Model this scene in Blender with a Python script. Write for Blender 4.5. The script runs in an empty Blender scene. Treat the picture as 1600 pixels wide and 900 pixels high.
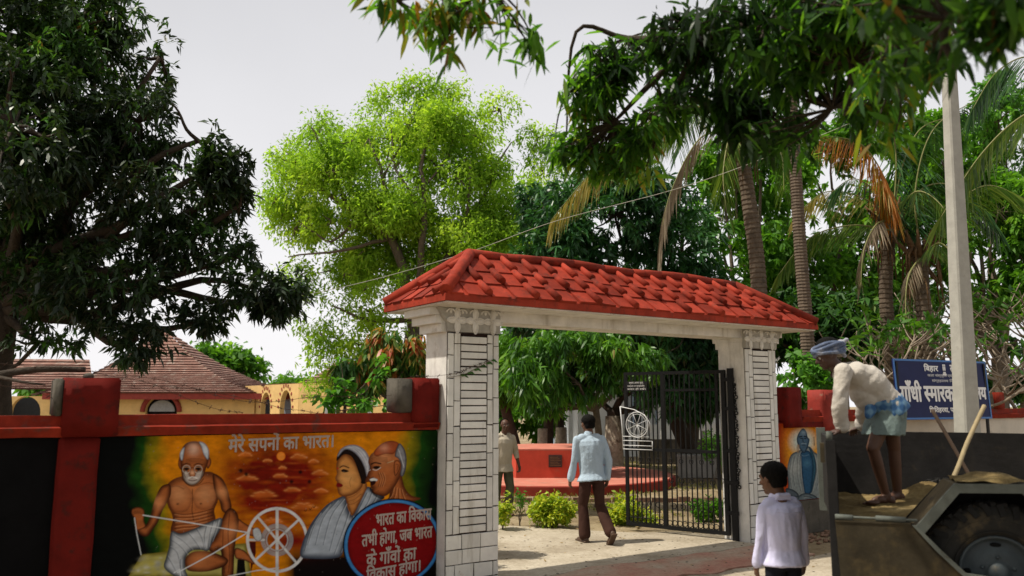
import bpy, bmesh, math, random
import numpy as np
from mathutils import Vector, Matrix, noise as mnoise
from math import sin, cos, pi, radians as R

random.seed(7)
rng = np.random.default_rng(11)
SC = bpy.context.scene
COL = SC.collection

# ------------------------------------------------------------------ camera
FPX = 1300.0; EYE = 1.85
PITCH = math.atan(180 / FPX)
cd = bpy.data.cameras.new('camera'); CAM = bpy.data.objects.new('camera', cd); COL.objects.link(CAM)
cd.sensor_width = 36; cd.lens = 36 * FPX / 1600; cd.clip_start = 0.05; cd.clip_end = 2000
CAM.location = (0, 0, EYE); CAM.rotation_euler = (pi / 2 + PITCH, 0, 0)
cd.dof.use_dof = True; cd.dof.focus_distance = 13.0; cd.dof.aperture_fstop = 1.7
SC.camera = CAM

# ------------------------------------------------------------------ world and sun
SUN_EL = R(60); SUN_DIR = Vector((-0.93, -0.13, 0)).normalized()   # direction towards the sun, on the ground
W = bpy.data.worlds.new('World'); SC.world = W; W.use_nodes = True
nt = W.node_tree; nt.nodes.clear()
wo = nt.nodes.new('ShaderNodeOutputWorld'); bg = nt.nodes.new('ShaderNodeBackground')
sky = nt.nodes.new('ShaderNodeTexSky'); sky.sky_type = 'NISHITA'; sky.sun_disc = False
sky.sun_elevation = SUN_EL; sky.sun_rotation = math.atan2(SUN_DIR.x, SUN_DIR.y)
sky.air_density = 1.6; sky.dust_density = 6.0; sky.ozone_density = 0.6; sky.altitude = 0
tc = nt.nodes.new('ShaderNodeTexCoord'); cn = nt.nodes.new('ShaderNodeTexNoise')
cn.inputs['Scale'].default_value = 1.6; cn.inputs['Detail'].default_value = 6
sep = nt.nodes.new('ShaderNodeSeparateXYZ'); nt.links.new(tc.outputs['Generated'], sep.inputs[0])
hz = nt.nodes.new('ShaderNodeMapRange'); hz.inputs[1].default_value = 0.0; hz.inputs[2].default_value = 0.5
hz.inputs[3].default_value = 1.50; hz.inputs[4].default_value = 0.88
nt.links.new(sep.outputs['Z'], hz.inputs[0])
nt.links.new(tc.outputs['Generated'], cn.inputs['Vector'])
cr = nt.nodes.new('ShaderNodeMapRange'); cr.inputs[1].default_value = 0.3; cr.inputs[2].default_value = 0.7
cr.inputs[3].default_value = 0.90; cr.inputs[4].default_value = 1.08
nt.links.new(cn.outputs['Fac'], cr.inputs[0])
mul = nt.nodes.new('ShaderNodeMath'); mul.operation = 'MULTIPLY'
nt.links.new(hz.outputs[0], mul.inputs[0]); nt.links.new(cr.outputs[0], mul.inputs[1])
vm = nt.nodes.new('ShaderNodeVectorMath'); vm.operation = 'SCALE'
vm.inputs[0].default_value = (7.0, 6.9, 7.05); nt.links.new(mul.outputs[0], vm.inputs['Scale'])
mx = nt.nodes.new('ShaderNodeMixRGB'); mx.inputs[0].default_value = 0.88      # thin bright cloud over the whole sky
nt.links.new(sky.outputs[0], mx.inputs[1]); nt.links.new(vm.outputs[0], mx.inputs[2])
nt.links.new(mx.outputs[0], bg.inputs[0]); bg.inputs[1].default_value = 0.11
nt.links.new(bg.outputs[0], wo.inputs[0])
sl = bpy.data.lights.new('sun', 'SUN'); SUN = bpy.data.objects.new('sun', sl); COL.objects.link(SUN)
sl.energy = 5.0; sl.angle = R(1.0); sl.color = (1.0, 0.93, 0.80)
sd = Vector((SUN_DIR.x * cos(SUN_EL), SUN_DIR.y * cos(SUN_EL), sin(SUN_EL)))
SUN.rotation_euler = (-sd).to_track_quat('-Z', 'Y').to_euler(); SUN.location = (0, 0, 30)
SC.view_settings.view_transform = 'Standard'; SC.view_settings.look = 'None'
SC.view_settings.exposure = 0.0; SC.view_settings.gamma = 1.0
SC.cycles.max_bounces = 6; SC.cycles.diffuse_bounces = 3; SC.cycles.glossy_bounces = 2
SC.cycles.transmission_bounces = 3; SC.cycles.transparent_max_bounces = 6
SC.cycles.use_denoising = True
SC.cycles.caustics_reflective = False; SC.cycles.caustics_refractive = False

# ------------------------------------------------------------------ frames of reference
GA = R(34.35)
GU = Vector((cos(GA), sin(GA), 0)); GV = Vector((-sin(GA), cos(GA), 0)); G0 = Vector((-0.129, 9.169, 0))
def G(x, y, z=0.0):
    """point of the gate's own frame (x along the wall, y into the garden) in world metres"""
    return G0 + GU * x + GV * y + Vector((0, 0, z))
cP, sP = cos(PITCH), sin(PITCH)
def at(px, py, Y):
    """world point at depth Y seen at a pixel of the 1600x900 survey frame"""
    u = (px - 800) / FPX; v = (450 - py) / FPX
    r = Vector((u, cP - v * sP, sP + v * cP))
    return Vector((0, 0, EYE)) + r * (Y / r.y)
def on_plane(px, py, d):
    """local (x, z) on the vertical plane y = d of the gate frame"""
    u = (px - 800) / FPX; v = (450 - py) / FPX
    r = Vector((u, cP - v * sP, sP + v * cP)); o = Vector((0, 0, EYE)) - G0
    t = (d - o.dot(GV)) / r.dot(GV); p = o + r * t
    return p.dot(GU), p.z

# ------------------------------------------------------------------ object helpers
def tag(o, label=None, cat=None, group=None, kind=None):
    if label: o['label'] = label
    if cat: o['category'] = cat
    if group: o['group'] = group
    if kind: o['kind'] = kind
    return o
def thing(name, label, cat, loc=(0, 0, 0), rz=0.0, group=None):
    o = bpy.data.objects.new(name, None); COL.objects.link(o)
    o.location = loc; o.rotation_euler = (0, 0, rz); o.empty_display_size = 0.2
    return tag(o, label, cat, group)
def link(name, me, parent=None, kind=None):
    o = bpy.data.objects.new(name, me); COL.objects.link(o)
    if parent is not None: o.parent = parent
    if kind: o['kind'] = kind
    return o
class MB:
    """collects shapes into one mesh"""
    def __init__(s): s.v = []; s.f = []; s.sm = []
    def add(s, vs, fs, smooth=False):
        b = len(s.v); s.v += [tuple(p) for p in vs]
        for f in fs: s.f.append(tuple(i + b for i in f)); s.sm.append(smooth)
        return s
    def box(s, x0, x1, y0, y1, z0, z1, M=None, taper=0.0):
        t = taper
        vs = [Vector(p) for p in ((x0, y0, z0), (x1, y0, z0), (x1, y1, z0), (x0, y1, z0),
                                  (x0 + t, y0 + t, z1), (x1 - t, y0 + t, z1), (x1 - t, y1 - t, z1), (x0 + t, y1 - t, z1))]
        if M: vs = [M @ p for p in vs]
        return s.add(vs, [(0, 3, 2, 1), (4, 5, 6, 7), (0, 1, 5, 4), (1, 2, 6, 5), (2, 3, 7, 6), (3, 0, 4, 7)])
    def chip(s, x0, x1, z0, z1, yb, yf, c=0.006, j=0.0):
        """a tile standing on a wall: back at yb, face at yf (yf < yb), chamfered edge, slightly uneven"""
        q = lambda: random.uniform(-j, j)
        b = [(x0 + q(), yb, z0 + q()), (x1 + q(), yb, z0 + q()), (x1 + q(), yb, z1 + q()), (x0 + q(), yb, z1 + q())]
        m = [(p[0], yf + c, p[2]) for p in b]
        f = [(b[0][0] + c, yf + q() * .4, b[0][2] + c), (b[1][0] - c, yf + q() * .4, b[1][2] + c),
             (b[2][0] - c, yf + q() * .4, b[2][2] - c), (b[3][0] + c, yf + q() * .4, b[3][2] - c)]
        fs = [(8, 9, 10, 11)]
        for i in range(4):
            k = (i + 1) % 4; fs += [(i, k, k + 4, i + 4), (i + 4, k + 4, k + 8, i + 8)]
        return s.add(b + m + f, fs)
    def prism(s, poly, h0, h1, axis='z', M=None):
        """extrude a polygon; axis z: poly in xy; axis y: poly in xz"""
        n = len(poly)
        mk = (lambda a, b, h: Vector((a, b, h))) if axis == 'z' else ((lambda a, b, h: Vector((a, h, b))) if axis == 'y' else (lambda a, b, h: Vector((h, a, b))))
        vs = [mk(a, b, h0) for a, b in poly] + [mk(a, b, h1) for a, b in poly]
        if M: vs = [M @ p for p in vs]
        fs = [tuple(range(n))[::-1], tuple(range(n, 2 * n))] + [(i, (i + 1) % n, (i + 1) % n + n, i + n) for i in range(n)]
        return s.add(vs, fs)
    def tube(s, pts, rad, n=8, caps=True, smooth=True, flat=None):
        pts = [Vector(p) for p in pts]; m = len(pts)
        rs = rad if isinstance(rad, (list, tuple)) else [rad] * m
        vs = []; up = None
        for i, p in enumerate(pts):
            d = (pts[min(i + 1, m - 1)] - pts[max(i - 1, 0)]).normalized()
            if up is None: up = Vector((0, 0, 1)) if abs(d.z) < .9 else Vector((1, 0, 0))
            a = d.cross(up).normalized(); b = a.cross(d).normalized(); up = b
            for k in range(n):
                t = 2 * pi * k / n + (pi / 4 if n == 4 else 0)
                vs.append(p + a * cos(t) * rs[i] + b * sin(t) * rs[i])
        fs = [(i * n + k, i * n + (k + 1) % n, (i + 1) * n + (k + 1) % n, (i + 1) * n + k) for i in range(m - 1) for k in range(n)]
        s.add(vs, fs, smooth)
        if caps:
            b0 = len(s.v) - len(vs); s.f += [tuple(b0 + k for k in range(n))[::-1], tuple(b0 + (m - 1) * n + k for k in range(n))]; s.sm += [False, False]
        return s
    def lathe(s, prof, n=16, M=None, smooth=True, ring=False):
        vs = []
        for r, z in prof:
            for k in range(n): vs.append(Vector((r * cos(2 * pi * k / n), r * sin(2 * pi * k / n), z)))
        if M: vs = [M @ p for p in vs]
        m = len(prof)
        fs = [(i * n + k, i * n + (k + 1) % n, (i + 1) * n + (k + 1) % n, (i + 1) * n + k) for i in range(m - 1) for k in range(n)]
        if ring: fs += [((m - 1) * n + k, (m - 1) * n + (k + 1) % n, (k + 1) % n, k) for k in range(n)]
        return s.add(vs, fs, smooth)
    def torus(s, c, r, t, ax=(0, 1, 0), n=14, m=5, sq=1.0):
        ax = Vector(ax).normalized(); a = ax.orthogonal().normalized()
        if abs(ax.z) < .9: a = Vector((0, 0, 1)).cross(ax).normalized()
        b = ax.cross(a); c = Vector(c); vs = []
        for i in range(n):
            d = a * cos(2 * pi * i / n) * sq + b * sin(2 * pi * i / n)
            for k in range(m):
                q = 2 * pi * k / m; vs.append(c + d * (r + t * cos(q)) + ax * t * sin(q))
        fs = [(i * m + k, i * m + (k + 1) % m, ((i + 1) % n) * m + (k + 1) % m, ((i + 1) % n) * m + k) for i in range(n) for k in range(m)]
        return s.add(vs, fs, True)
    def ball(s, c, r, n=10, m=6, M=None):
        rx, ry, rz = r if isinstance(r, (tuple, list)) else (r, r, r); c = Vector(c); vs = []
        for i in range(m + 1):
            t = pi * i / m
            for k in range(n):
                p = Vector((rx * sin(t) * cos(2 * pi * k / n), ry * sin(t) * sin(2 * pi * k / n), rz * cos(t)))
                vs.append(c + (M @ p if M else p))
        return s.add(vs, [(i * n + k, (i + 1) * n + k, (i + 1) * n + (k + 1) % n, i * n + (k + 1) % n) for i in range(m) for k in range(n)], True)
    def mesh(s, name, m):
        me = bpy.data.meshes.new(name); me.from_pydata(s.v, [], s.f)
        me.polygons.foreach_set('use_smooth', s.sm); me.materials.append(m); me.update()
        bm = bmesh.new(); bm.from_mesh(me); bmesh.ops.recalc_face_normals(bm, faces=bm.faces); bm.to_mesh(me); bm.free()
        return me
    def obj(s, name, m, parent=None, kind=None): return link(name, s.mesh(name, m), parent, kind)
def np_mesh(name, V, F, m, smooth=False):
    """V (N,3) float, F (M,k) int"""
    V = np.asarray(V, np.float32); F = np.asarray(F, np.int32); k = F.shape[1]
    me = bpy.data.meshes.new(name); me.vertices.add(len(V)); me.vertices.foreach_set('co', V.ravel())
    me.loops.add(F.size); me.loops.foreach_set('vertex_index', F.ravel())
    me.polygons.add(len(F)); me.polygons.foreach_set('loop_start', np.arange(0, F.size, k, dtype=np.int32))
    if smooth: me.polygons.foreach_set('use_smooth', np.ones(len(F), bool))
    me.materials.append(m); me.update(calc_edges=True); return me

# ------------------------------------------------------------------ materials
MATS = {}
def s2l(c): return tuple((x / 12.92 if x <= .04045 else ((x + .055) / 1.055) ** 2.4) for x in c)
def mat(name, col, rough=.8, var=.18, scale=6, bump=.3, bscale=40, stain=None, spec=.3, metal=0.0, streak=None, dist=.004, chips=None, ovar=0.0):
    """procedural paint/plaster/metal: two-scale colour variation, optional stain patches and runs, fine bump"""
    if name in MATS: return MATS[name]
    m = bpy.data.materials.new(name); m.use_nodes = True; t = m.node_tree; N = t.nodes; L = t.links
    b = N['Principled BSDF']; b.inputs['Roughness'].default_value = rough; b.inputs['Specular IOR Level'].default_value = spec
    b.inputs['Metallic'].default_value = metal
    tc = N.new('ShaderNodeTexCoord'); n1 = N.new('ShaderNodeTexNoise'); n1.inputs['Scale'].default_value = scale
    n1.inputs['Detail'].default_value = 7; n1.inputs['Roughness'].default_value = .65; L.new(tc.outputs['Object'], n1.inputs['Vector'])
    r = N.new('ShaderNodeValToRGB'); L.new(n1.outputs['Fac'], r.inputs[0])
    e = r.color_ramp.elements; e[0].position = .3; e[1].position = .7
    e[0].color = (*[x * (1 - var) for x in col], 1); e[1].color = (*[min(1, x * (1 + var)) for x in col], 1)
    out = r.outputs[0]
    def patch(out, colr, sc, th, wid, stretch=None, amt=1.0):
        n = N.new('ShaderNodeTexNoise'); n.inputs['Scale'].default_value = sc; n.inputs['Detail'].default_value = 6; n.inputs['Roughness'].default_value = .7
        if stretch:
            mp = N.new('ShaderNodeMapping'); mp.inputs['Scale'].default_value = stretch; L.new(tc.outputs['Object'], mp.inputs[0]); L.new(mp.outputs[0], n.inputs['Vector'])
        else: L.new(tc.outputs['Object'], n.inputs['Vector'])
        mr = N.new('ShaderNodeMapRange'); mr.inputs[1].default_value = th; mr.inputs[2].default_value = th + wid; mr.inputs[4].default_value = amt
        L.new(n.outputs['Fac'], mr.inputs[0]); x = N.new('ShaderNodeMixRGB'); L.new(mr.outputs[0], x.inputs[0]); L.new(out, x.inputs[1]); x.inputs[2].default_value = (*colr, 1)
        return x.outputs[0]
    if stain: out = patch(out, stain[0], stain[1], stain[2], stain[3] if len(stain) > 3 else .08, None, stain[4] if len(stain) > 4 else 1.0)
    if streak: out = patch(out, streak[0], streak[1], streak[2], .12, (1, 1, .12), streak[3] if len(streak) > 3 else .8)
    if chips: out = patch(out, chips[0], chips[1], chips[2], .03, None, chips[3] if len(chips) > 3 else .9)
    if ovar:   # every piece its own shade
        oi = N.new('ShaderNodeObjectInfo'); mo = N.new('ShaderNodeMapRange'); mo.inputs[3].default_value = 1 - ovar; mo.inputs[4].default_value = 1 + ovar; L.new(oi.outputs['Random'], mo.inputs[0])
        vs = N.new('ShaderNodeVectorMath'); vs.operation = 'SCALE'; L.new(out, vs.inputs[0]); L.new(mo.outputs[0], vs.inputs['Scale']); out = vs.outputs[0]
    L.new(out, b.inputs['Base Color'])
    n2 = N.new('ShaderNodeTexNoise'); n2.inputs['Scale'].default_value = bscale; n2.inputs['Detail'].default_value = 5; L.new(tc.outputs['Object'], n2.inputs['Vector'])
    bp = N.new('ShaderNodeBump'); bp.inputs['Strength'].default_value = bump; bp.inputs['Distance'].default_value = dist
    L.new(n2.outputs['Fac'], bp.inputs['Height']); L.new(bp.outputs[0], b.inputs['Normal'])
    MATS[name] = m; return m
def leaf_mat(name, cols, trans=.45, rough=.45, tcol=None, spec=.35, big=None):
    """leaf: colour picked per leaf from a ramp, diffuse + translucent + a little gloss"""
    m = bpy.data.materials.new(name); m.use_nodes = True; t = m.node_tree; N = t.nodes; L = t.links
    b = N['Principled BSDF']; b.inputs['Roughness'].default_value = rough; b.inputs['Specular IOR Level'].default_value = spec
    g = N.new('ShaderNodeNewGeometry'); r = N.new('ShaderNodeValToRGB'); e = r.color_ramp.elements
    src = g.outputs['Random Per Island']
    if big is not None:   # clumps of different tone as well
        tc = N.new('ShaderNodeTexCoord'); n = N.new('ShaderNodeTexNoise'); n.inputs['Scale'].default_value = big; n.inputs['Detail'].default_value = 2
        L.new(tc.outputs['Object'], n.inputs['Vector'])
        mr = N.new('ShaderNodeMapRange'); mr.inputs[1].default_value = .34; mr.inputs[2].default_value = .66; L.new(n.outputs['Fac'], mr.inputs[0])
        a = N.new('ShaderNodeMath'); a.operation = 'MULTIPLY_ADD'; L.new(mr.outputs[0], a.inputs[0]); a.inputs[1].default_value = .6
        q = N.new('ShaderNodeMath'); q.operation = 'MULTIPLY'; L.new(src, q.inputs[0]); q.inputs[1].default_value = .4
        L.new(q.outputs[0], a.inputs[2]); src = a.outputs[0]
    L.new(src, r.inputs[0])
    while len(e) < len(cols): e.new(.5)
    for i, (p, c) in enumerate(cols): e[i].position = p; e[i].color = (*c, 1)
    L.new(r.outputs[0], b.inputs['Base Color'])
    tr = N.new('ShaderNodeBsdfTranslucent'); mxs = N.new('ShaderNodeMixShader'); mxs.inputs[0].default_value = trans
    hs = N.new('ShaderNodeMixRGB'); hs.blend_type = 'MULTIPLY'; hs.inputs[0].default_value = 1; L.new(r.outputs[0], hs.inputs[1]); hs.inputs[2].default_value = (*(tcol or (1.7, 1.6, .6)), 1)
    L.new(hs.outputs[0], tr.inputs[0]); o = N['Material Output']
    L.new(b.outputs[0], mxs.inputs[1]); L.new(tr.outputs[0], mxs.inputs[2]); L.new(mxs.outputs[0], o.inputs[0])
    MATS[name] = m; return m

M_white = mat('white_limewash', (.68, .66, .62), .85, .16, 5, .5, 55, ((.42, .36, .28), 3.5, .60, .14, .7), streak=((.33, .29, .23), 5, .54, .6), chips=((.28, .18, .12), 14, .70, .7))
M_tilew = mat('white_painted_tile', (.66, .65, .61), .7, .12, 4, .4, 70, ((.40, .27, .14), 5.5, .66, .08, .75), streak=((.38, .35, .29), 7, .55, .55), chips=((.30, .17, .09), 11, .68, .75), ovar=.10)
M_joint = mat('dark_red_joint', (.022, .010, .008), .9, .2, 20)
M_tile = mat('red_painted_roof_tile', (.25, .032, .017), .75, .32, 5, .5, 60, ((.13, .022, .014), 6, .54, .12, .85), streak=((.10, .03, .02), 9, .56, .7), spec=.10, ovar=.28, chips=((.26, .14, .10), 22, .70, .6))
M_redw = mat('dark_red_wall_paint', (.125, .008, .005), .8, .25, 4, .35, 45, ((.05, .012, .009), 5, .56, .1, .8), streak=((.04, .018, .012), 6, .60, .6), spec=.12, chips=((.15, .11, .09), 16, .70, .7))
M_redl = mat('worn_red_coping_paint', (.22, .023, .011), .8, .28, 6, .4, 50, ((.10, .045, .035), 5, .56, .10, .8), spec=.12, chips=((.20, .16, .13), 18, .68, .8), streak=((.05, .02, .015), 7, .60, .7))
M_cem = mat('weathered_grey_cement', (.085, .075, .06), .95, .3, 8, .7, 40, ((.05, .05, .035), 5, .55, .1))
M_black = mat('black_wall_paint', (.0045, .0045, .005), .8, .3, 4, .3, 50, ((.02, .006, .005), 3, .66, .1, .6), spec=.06)
M_iron = mat('black_gate_enamel', (.006, .006, .0065), .45, .3, 20, .3, 60, ((.03, .018, .012), 14, .70, .05), spec=.22)
M_wpaint = mat('white_enamel', (.62, .62, .62), .45, .1, 20, .2, 60)
# ------------------------------------------------------------------ ground
def ground_mat(name, c1, c2, c3, sc=1.2, bump=.6, speck=None, rough=.95):
    m = bpy.data.materials.new(name); m.use_nodes = True; t = m.node_tree; N = t.nodes; L = t.links; b = N['Principled BSDF']
    b.inputs['Roughness'].default_value = rough; b.inputs['Specular IOR Level'].default_value = .15
    tc = N.new('ShaderNodeTexCoord')
    def nz(s, d=6, r=.65):
        n = N.new('ShaderNodeTexNoise'); n.inputs['Scale'].default_value = s; n.inputs['Detail'].default_value = d; n.inputs['Roughness'].default_value = r
        L.new(tc.outputs['Object'], n.inputs['Vector']); return n.outputs['Fac']
    r = N.new('ShaderNodeValToRGB'); e = r.color_ramp.elements; e[0].position = .34; e[1].position = .52; e.new(.68)
    for k, c in zip(range(3), (c1, c2, c3)): e[k].color = (*c, 1)
    L.new(nz(sc), r.inputs[0]); mx = N.new('ShaderNodeMixRGB'); mx.blend_type = 'MULTIPLY'; mx.inputs[0].default_value = .6
    r2 = N.new('ShaderNodeValToRGB'); r2.color_ramp.elements[0].position = .35; r2.color_ramp.elements[0].color = (.45, .42, .38, 1); r2.color_ramp.elements[1].position = .6
    L.new(nz(22, 8, .8), r2.inputs[0]); L.new(r.outputs[0], mx.inputs[1]); L.new(r2.outputs[0], mx.inputs[2]); out = mx.outputs[0]
    if speck:
        v = N.new('ShaderNodeTexVoronoi'); v.inputs['Scale'].default_value = speck[1]; L.new(tc.outputs['Object'], v.inputs['Vector'])
        mr = N.new('ShaderNodeMapRange'); mr.inputs[1].default_value = .18; mr.inputs[2].default_value = .08; L.new(v.outputs['Distance'], mr.inputs[0])
        x = N.new('ShaderNodeMixRGB'); L.new(mr.outputs[0], x.inputs[0]); L.new(out, x.inputs[1]); x.inputs[2].default_value = (*speck[0], 1); out = x.outputs[0]
    L.new(out, b.inputs['Base Color'])
    bp = N.new('ShaderNodeBump'); bp.inputs['Strength'].default_value = bump; bp.inputs['Distance'].default_value = .02
    L.new(nz(30, 8, .75), bp.inputs['Height']); L.new(bp.outputs[0], b.inputs['Normal'])
    return m
M_soil = ground_mat('dry_sandy_soil', (.19, .14, .08), (.33, .26, .16), (.43, .35, .23), .9, 1.0, ((.10, .07, .04), 9))
M_conc = ground_mat('dusty_concrete', (.30, .25, .18), (.46, .40, .31), (.56, .50, .40), .8, .6)
M_redc = ground_mat('worn_red_floor', (.46, .38, .29), (.45, .27, .20), (.42, .18, .135), 1.3, .5)
mb = MB(); n = 60
E_ = [-420, -120, -40] + [(-20 + i) for i in range(0, 61)] + [60, 120, 420]
Fy = [-60, -20, -6] + [(-3 + i) for i in range(0, 46)] + [60, 120, 420]
vs = []; fs = []
for y in Fy:
    for x in E_:
        q = G0 + Vector((0, 0, 0)); rel = Vector((x, y, 0)) - G0; lx = rel.dot(GU); ly = rel.dot(GV)
        h = mnoise.noise(Vector((x * .35, y * .35, 2))) * .05 if (ly > 4.5 and abs(x) < 50) else 0
        vs.append((x, y, min(0, -.01 + h)))
w_ = len(E_)
for j in range(len(Fy) - 1):
    for i in range(w_ - 1): fs.append((j * w_ + i, j * w_ + i + 1, (j + 1) * w_ + i + 1, (j + 1) * w_ + i))
ground = link('ground', np_mesh('ground', vs, fs, M_soil, True), None, 'structure')
# concrete path through the gateway, turning left inside the garden; ragged edge
def sheet(name, poly, z, m, rag=.0, th=.02):
    pts = []
    for i, p in enumerate(poly):
        a = Vector(p); b = Vector(poly[(i + 1) % len(poly)]); k = max(1, int((b - a).length / .25))
        for j in range(k):
            q = a.lerp(b, j / k); w = Vector((mnoise.noise(Vector((q.x * 2.1, q.y * 2.1, 7))), mnoise.noise(Vector((q.x * 2.1, q.y * 2.1, 17)))))
            pts.append(q + w * rag)
    mb = MB(); mb.prism([(p.x, p.y) for p in pts], z - th, z); return mb.obj(name, m, None, 'structure')
w2 = lambda x, y: tuple(G(x, y).xy)
sheet('path', [w2(-.03, -.15), w2(4.0, -.15), w2(4.0, .45), w2(4.3, .6), w2(3.9, 1.25), w2(3.24, 1.6), w2(2.2, 3.2), (-2, 13.9), (-9, 15.6), (-9, 11.9), w2(-1.5, .6), w2(-.03, .45)], .012, M_conc, .10)
sheet('red_threshold', [w2(-.02, -1.05), w2(4.0, -1.05), w2(4.0, -.16), w2(-.02, -.16)], .013, M_redc, .17)
sheet('pavement', [w2(-2.0, -4.2), w2(4.6, -2.4), w2(4.3, -1.1), w2(-.5, -1.1)], .010, M_conc, .14)

# ------------------------------------------------------------------ gateway
gw = thing('gateway', 'white tiled gateway with two pillars, carved capitals and a red hipped tile roof', 'gateway', G0, GA)
PW = .65; PD = .45
def pillar(x0, flip):
    """flip: +1 outer side to the left"""
    x1 = x0 + PW
    p = MB().box(x0, x1, 0, PD, -.05, 2.60).obj('pillar', M_white, gw)
    jt = MB().box(x0 + .004, x1 - .004, -.005, 0.001, 0, 2.598).obj('joint_bed', M_joint, p)
    yb, yf = -.004, -.020
    zt = 2.592
    # central stack of long flat tiles
    wl = [.075, .078, .335, .072, .075]
    xs = [x0 + .004]
    for w in wl: xs.append(xs[-1] + w + .0022)
    z = .512; k = 0
    while z < zt - .04:
        z1 = min(z + .0825 + random.uniform(-.004, .004), zt + .001)
        mb = MB(); g = .0070
        mb.chip(xs[2] + g + random.uniform(0, .004), xs[3] - g - random.uniform(0, .004), z + g, z1 - g, yb, yf - random.uniform(0, .004), .003, .0022)
        mb.obj('wall_tile', M_tilew, p); z = z1
    # upright border tiles, two each side
    for c, (a, b) in enumerate(((xs[0], xs[1]), (xs[1], xs[2]), (xs[3], xs[4]), (xs[4], xs[5]))):
        z = .508
        z += 0 if c in (1, 2) else 0
        while z < zt - .06:
            h = random.uniform(.24, .33); z1 = min(z + h, zt)
            if zt - z1 < .08: z1 = zt
            mb = MB(); g = .0052
            mb.chip(a + g, min(b - g * .6, x1 - .003), z + g, z1 - g, yb, yf - random.uniform(0, .004), .003, .003)
            mb.obj('wall_tile', M_tilew, p); z = z1
    # base courses of brick
    z = 0.0; k = 0
    for h in (.055, .15, .15, .15):
        x = x0 + .004; off = [.30, .13, .21, .26][k]
        cuts = [x]; q = x + off * random.uniform(.7, 1)
        while q < x1 - .07: cuts.append(q); q += random.uniform(.21, .25)
        cuts.append(x1 - .003)
        for a, b in zip(cuts[:-1], cuts[1:]):
            MB().chip(a + .005, b - .005, z + .005, z + h - .005, yb, yf - random.uniform(0, .004), .004, .003).obj('brick', M_tilew, p)
        z += h; k += 1
    # capital: stepped corbels to the outside and carved face
    s = -1 if flip > 0 else 1
    xo = x0 if flip > 0 else x1
    cp = MB()
    def bx(a, b, y0, y1, z0, z1): cp.box(min(a, b), max(a, b), y0, y1, z0, z1)
    xi = x1 if flip > 0 else x0
    bx(xi, xo + s * .06, .015, PD + .05, 2.600, 2.688)
    bx(xi, xo + s * .13, .012, PD + .10, 2.690, 2.775)
    bx(xi, xo + s * .20, .009, PD + .15, 2.777, 2.855)
    cap = cp.obj('capital', M_white, gw)
    poly = [(xi, 2.603), (xo, 2.603), (xo + s * .012, 2.70), (xo + s * .07, 2.76), (xo + s * .13, 2.853), (xi, 2.853)]
    if s > 0: poly = poly[::-1]
    MB().prism(poly, -.045, .010, 'y').obj('carved_face', mat('recess_shade_limewash', (.36, .345, .31), .9, .2, 8, .5, 50), cap)  # carved ground painted darker: recess shade put into the colour behind the petals
    cx = [x0 + .10, x0 + .325, x0 + .55]
    for i, c in enumerate(cx):
        for k in range(4):
            a = pi / 2 * k; L = .062 if k % 2 == 0 else .070
            pet = MB(); ang = np.linspace(0, 2 * pi, 15)[:-1]; ring_ = []
            for t in ang:
                u = L * .98 * cos(t); w = .034 * sin(t) * (1 - .35 * abs(cos(t))); ring_.append((c + cos(a) * (L + u) - sin(a) * w, -.052, 2.725 + sin(a) * (L + u) + cos(a) * w))
            pet.tube(ring_ + ring_[:1], .0085, 5, caps=False); pet.ball((c + cos(a) * L, -.047, 2.725 + sin(a) * L), (L * .85, .017, .027), 10, 6, Matrix.Rotation(-a, 3, 'Y')); pet.obj('petal', M_white, cap)
        MB().ball((c, -.05, 2.725), (.018, .018, .018), 7, 4).obj('flower_centre', M_white, cap)
    for i in range(5):
        c = x0 + .02 + i * .145
        ring = MB(); ring.tube([(c + .055 * cos(t), -.048, 2.795 + .045 * sin(t)) for t in np.linspace(pi * .95, pi * .05, 7)], .010, 5)
        ring.ball((c, -.05, 2.815), (.018, .014, .024), 6, 4)
        ring.obj('carved_scroll', M_white, cap)
    return p
pillar(-.68, 1); pillar(4.0, -1)
MB().box(-.029, 3.999, .03, .42, 2.74, 2.868).obj('beam', M_white, gw)
# roof body
XE0, XE1, YE0, YE1, ZE = -.96, 5.06, -.45, .95, 2.945
XR0, XR1, YR, ZR = -.25, 4.16, .25, 3.50
MB().box(XE0 + .03, XE1 - .03, YE0 + .03, YE1 - .03, 2.857, 2.872).obj('soffit', M_white, gw)
bumpy = lambda x: .012 * sin(x * 2.3) + .006 * sin(x * 7 + 1)
def hip_body(mb, off, z0, dz):
    n = 24; front = []; 
    v = []; f = []
    for i in range(n + 1):
        t = i / n; xe = XE0 + (XE1 - XE0) * t; xr = XR0 + (XR1 - XR0) * t; b = bumpy(xe)
        v += [(xe, YE0, z0), (xe, YE0, ZE + b * .5 + dz), (xr, YR, ZR + b + dz), (xe, YE1, ZE + b * .5 + dz), (xe, YE1, z0)]
    for i in range(n):
        a = i * 5; c = a + 5
        for k in range(5): f.append((a + k, a + (k + 1) % 5, c + (k + 1) % 5, c + k))
    f += [(0, 4, 3, 2, 1), (n * 5, n * 5 + 1, n * 5 + 2, n * 5 + 3, n * 5 + 4)]
    mb.add(v, f)
rb = MB(); hip_body(rb, 0, 2.874, 0)
roof = rb.obj('roof', M_tile, gw)
def lerp(a, b, t): return a + (b - a) * t
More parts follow.
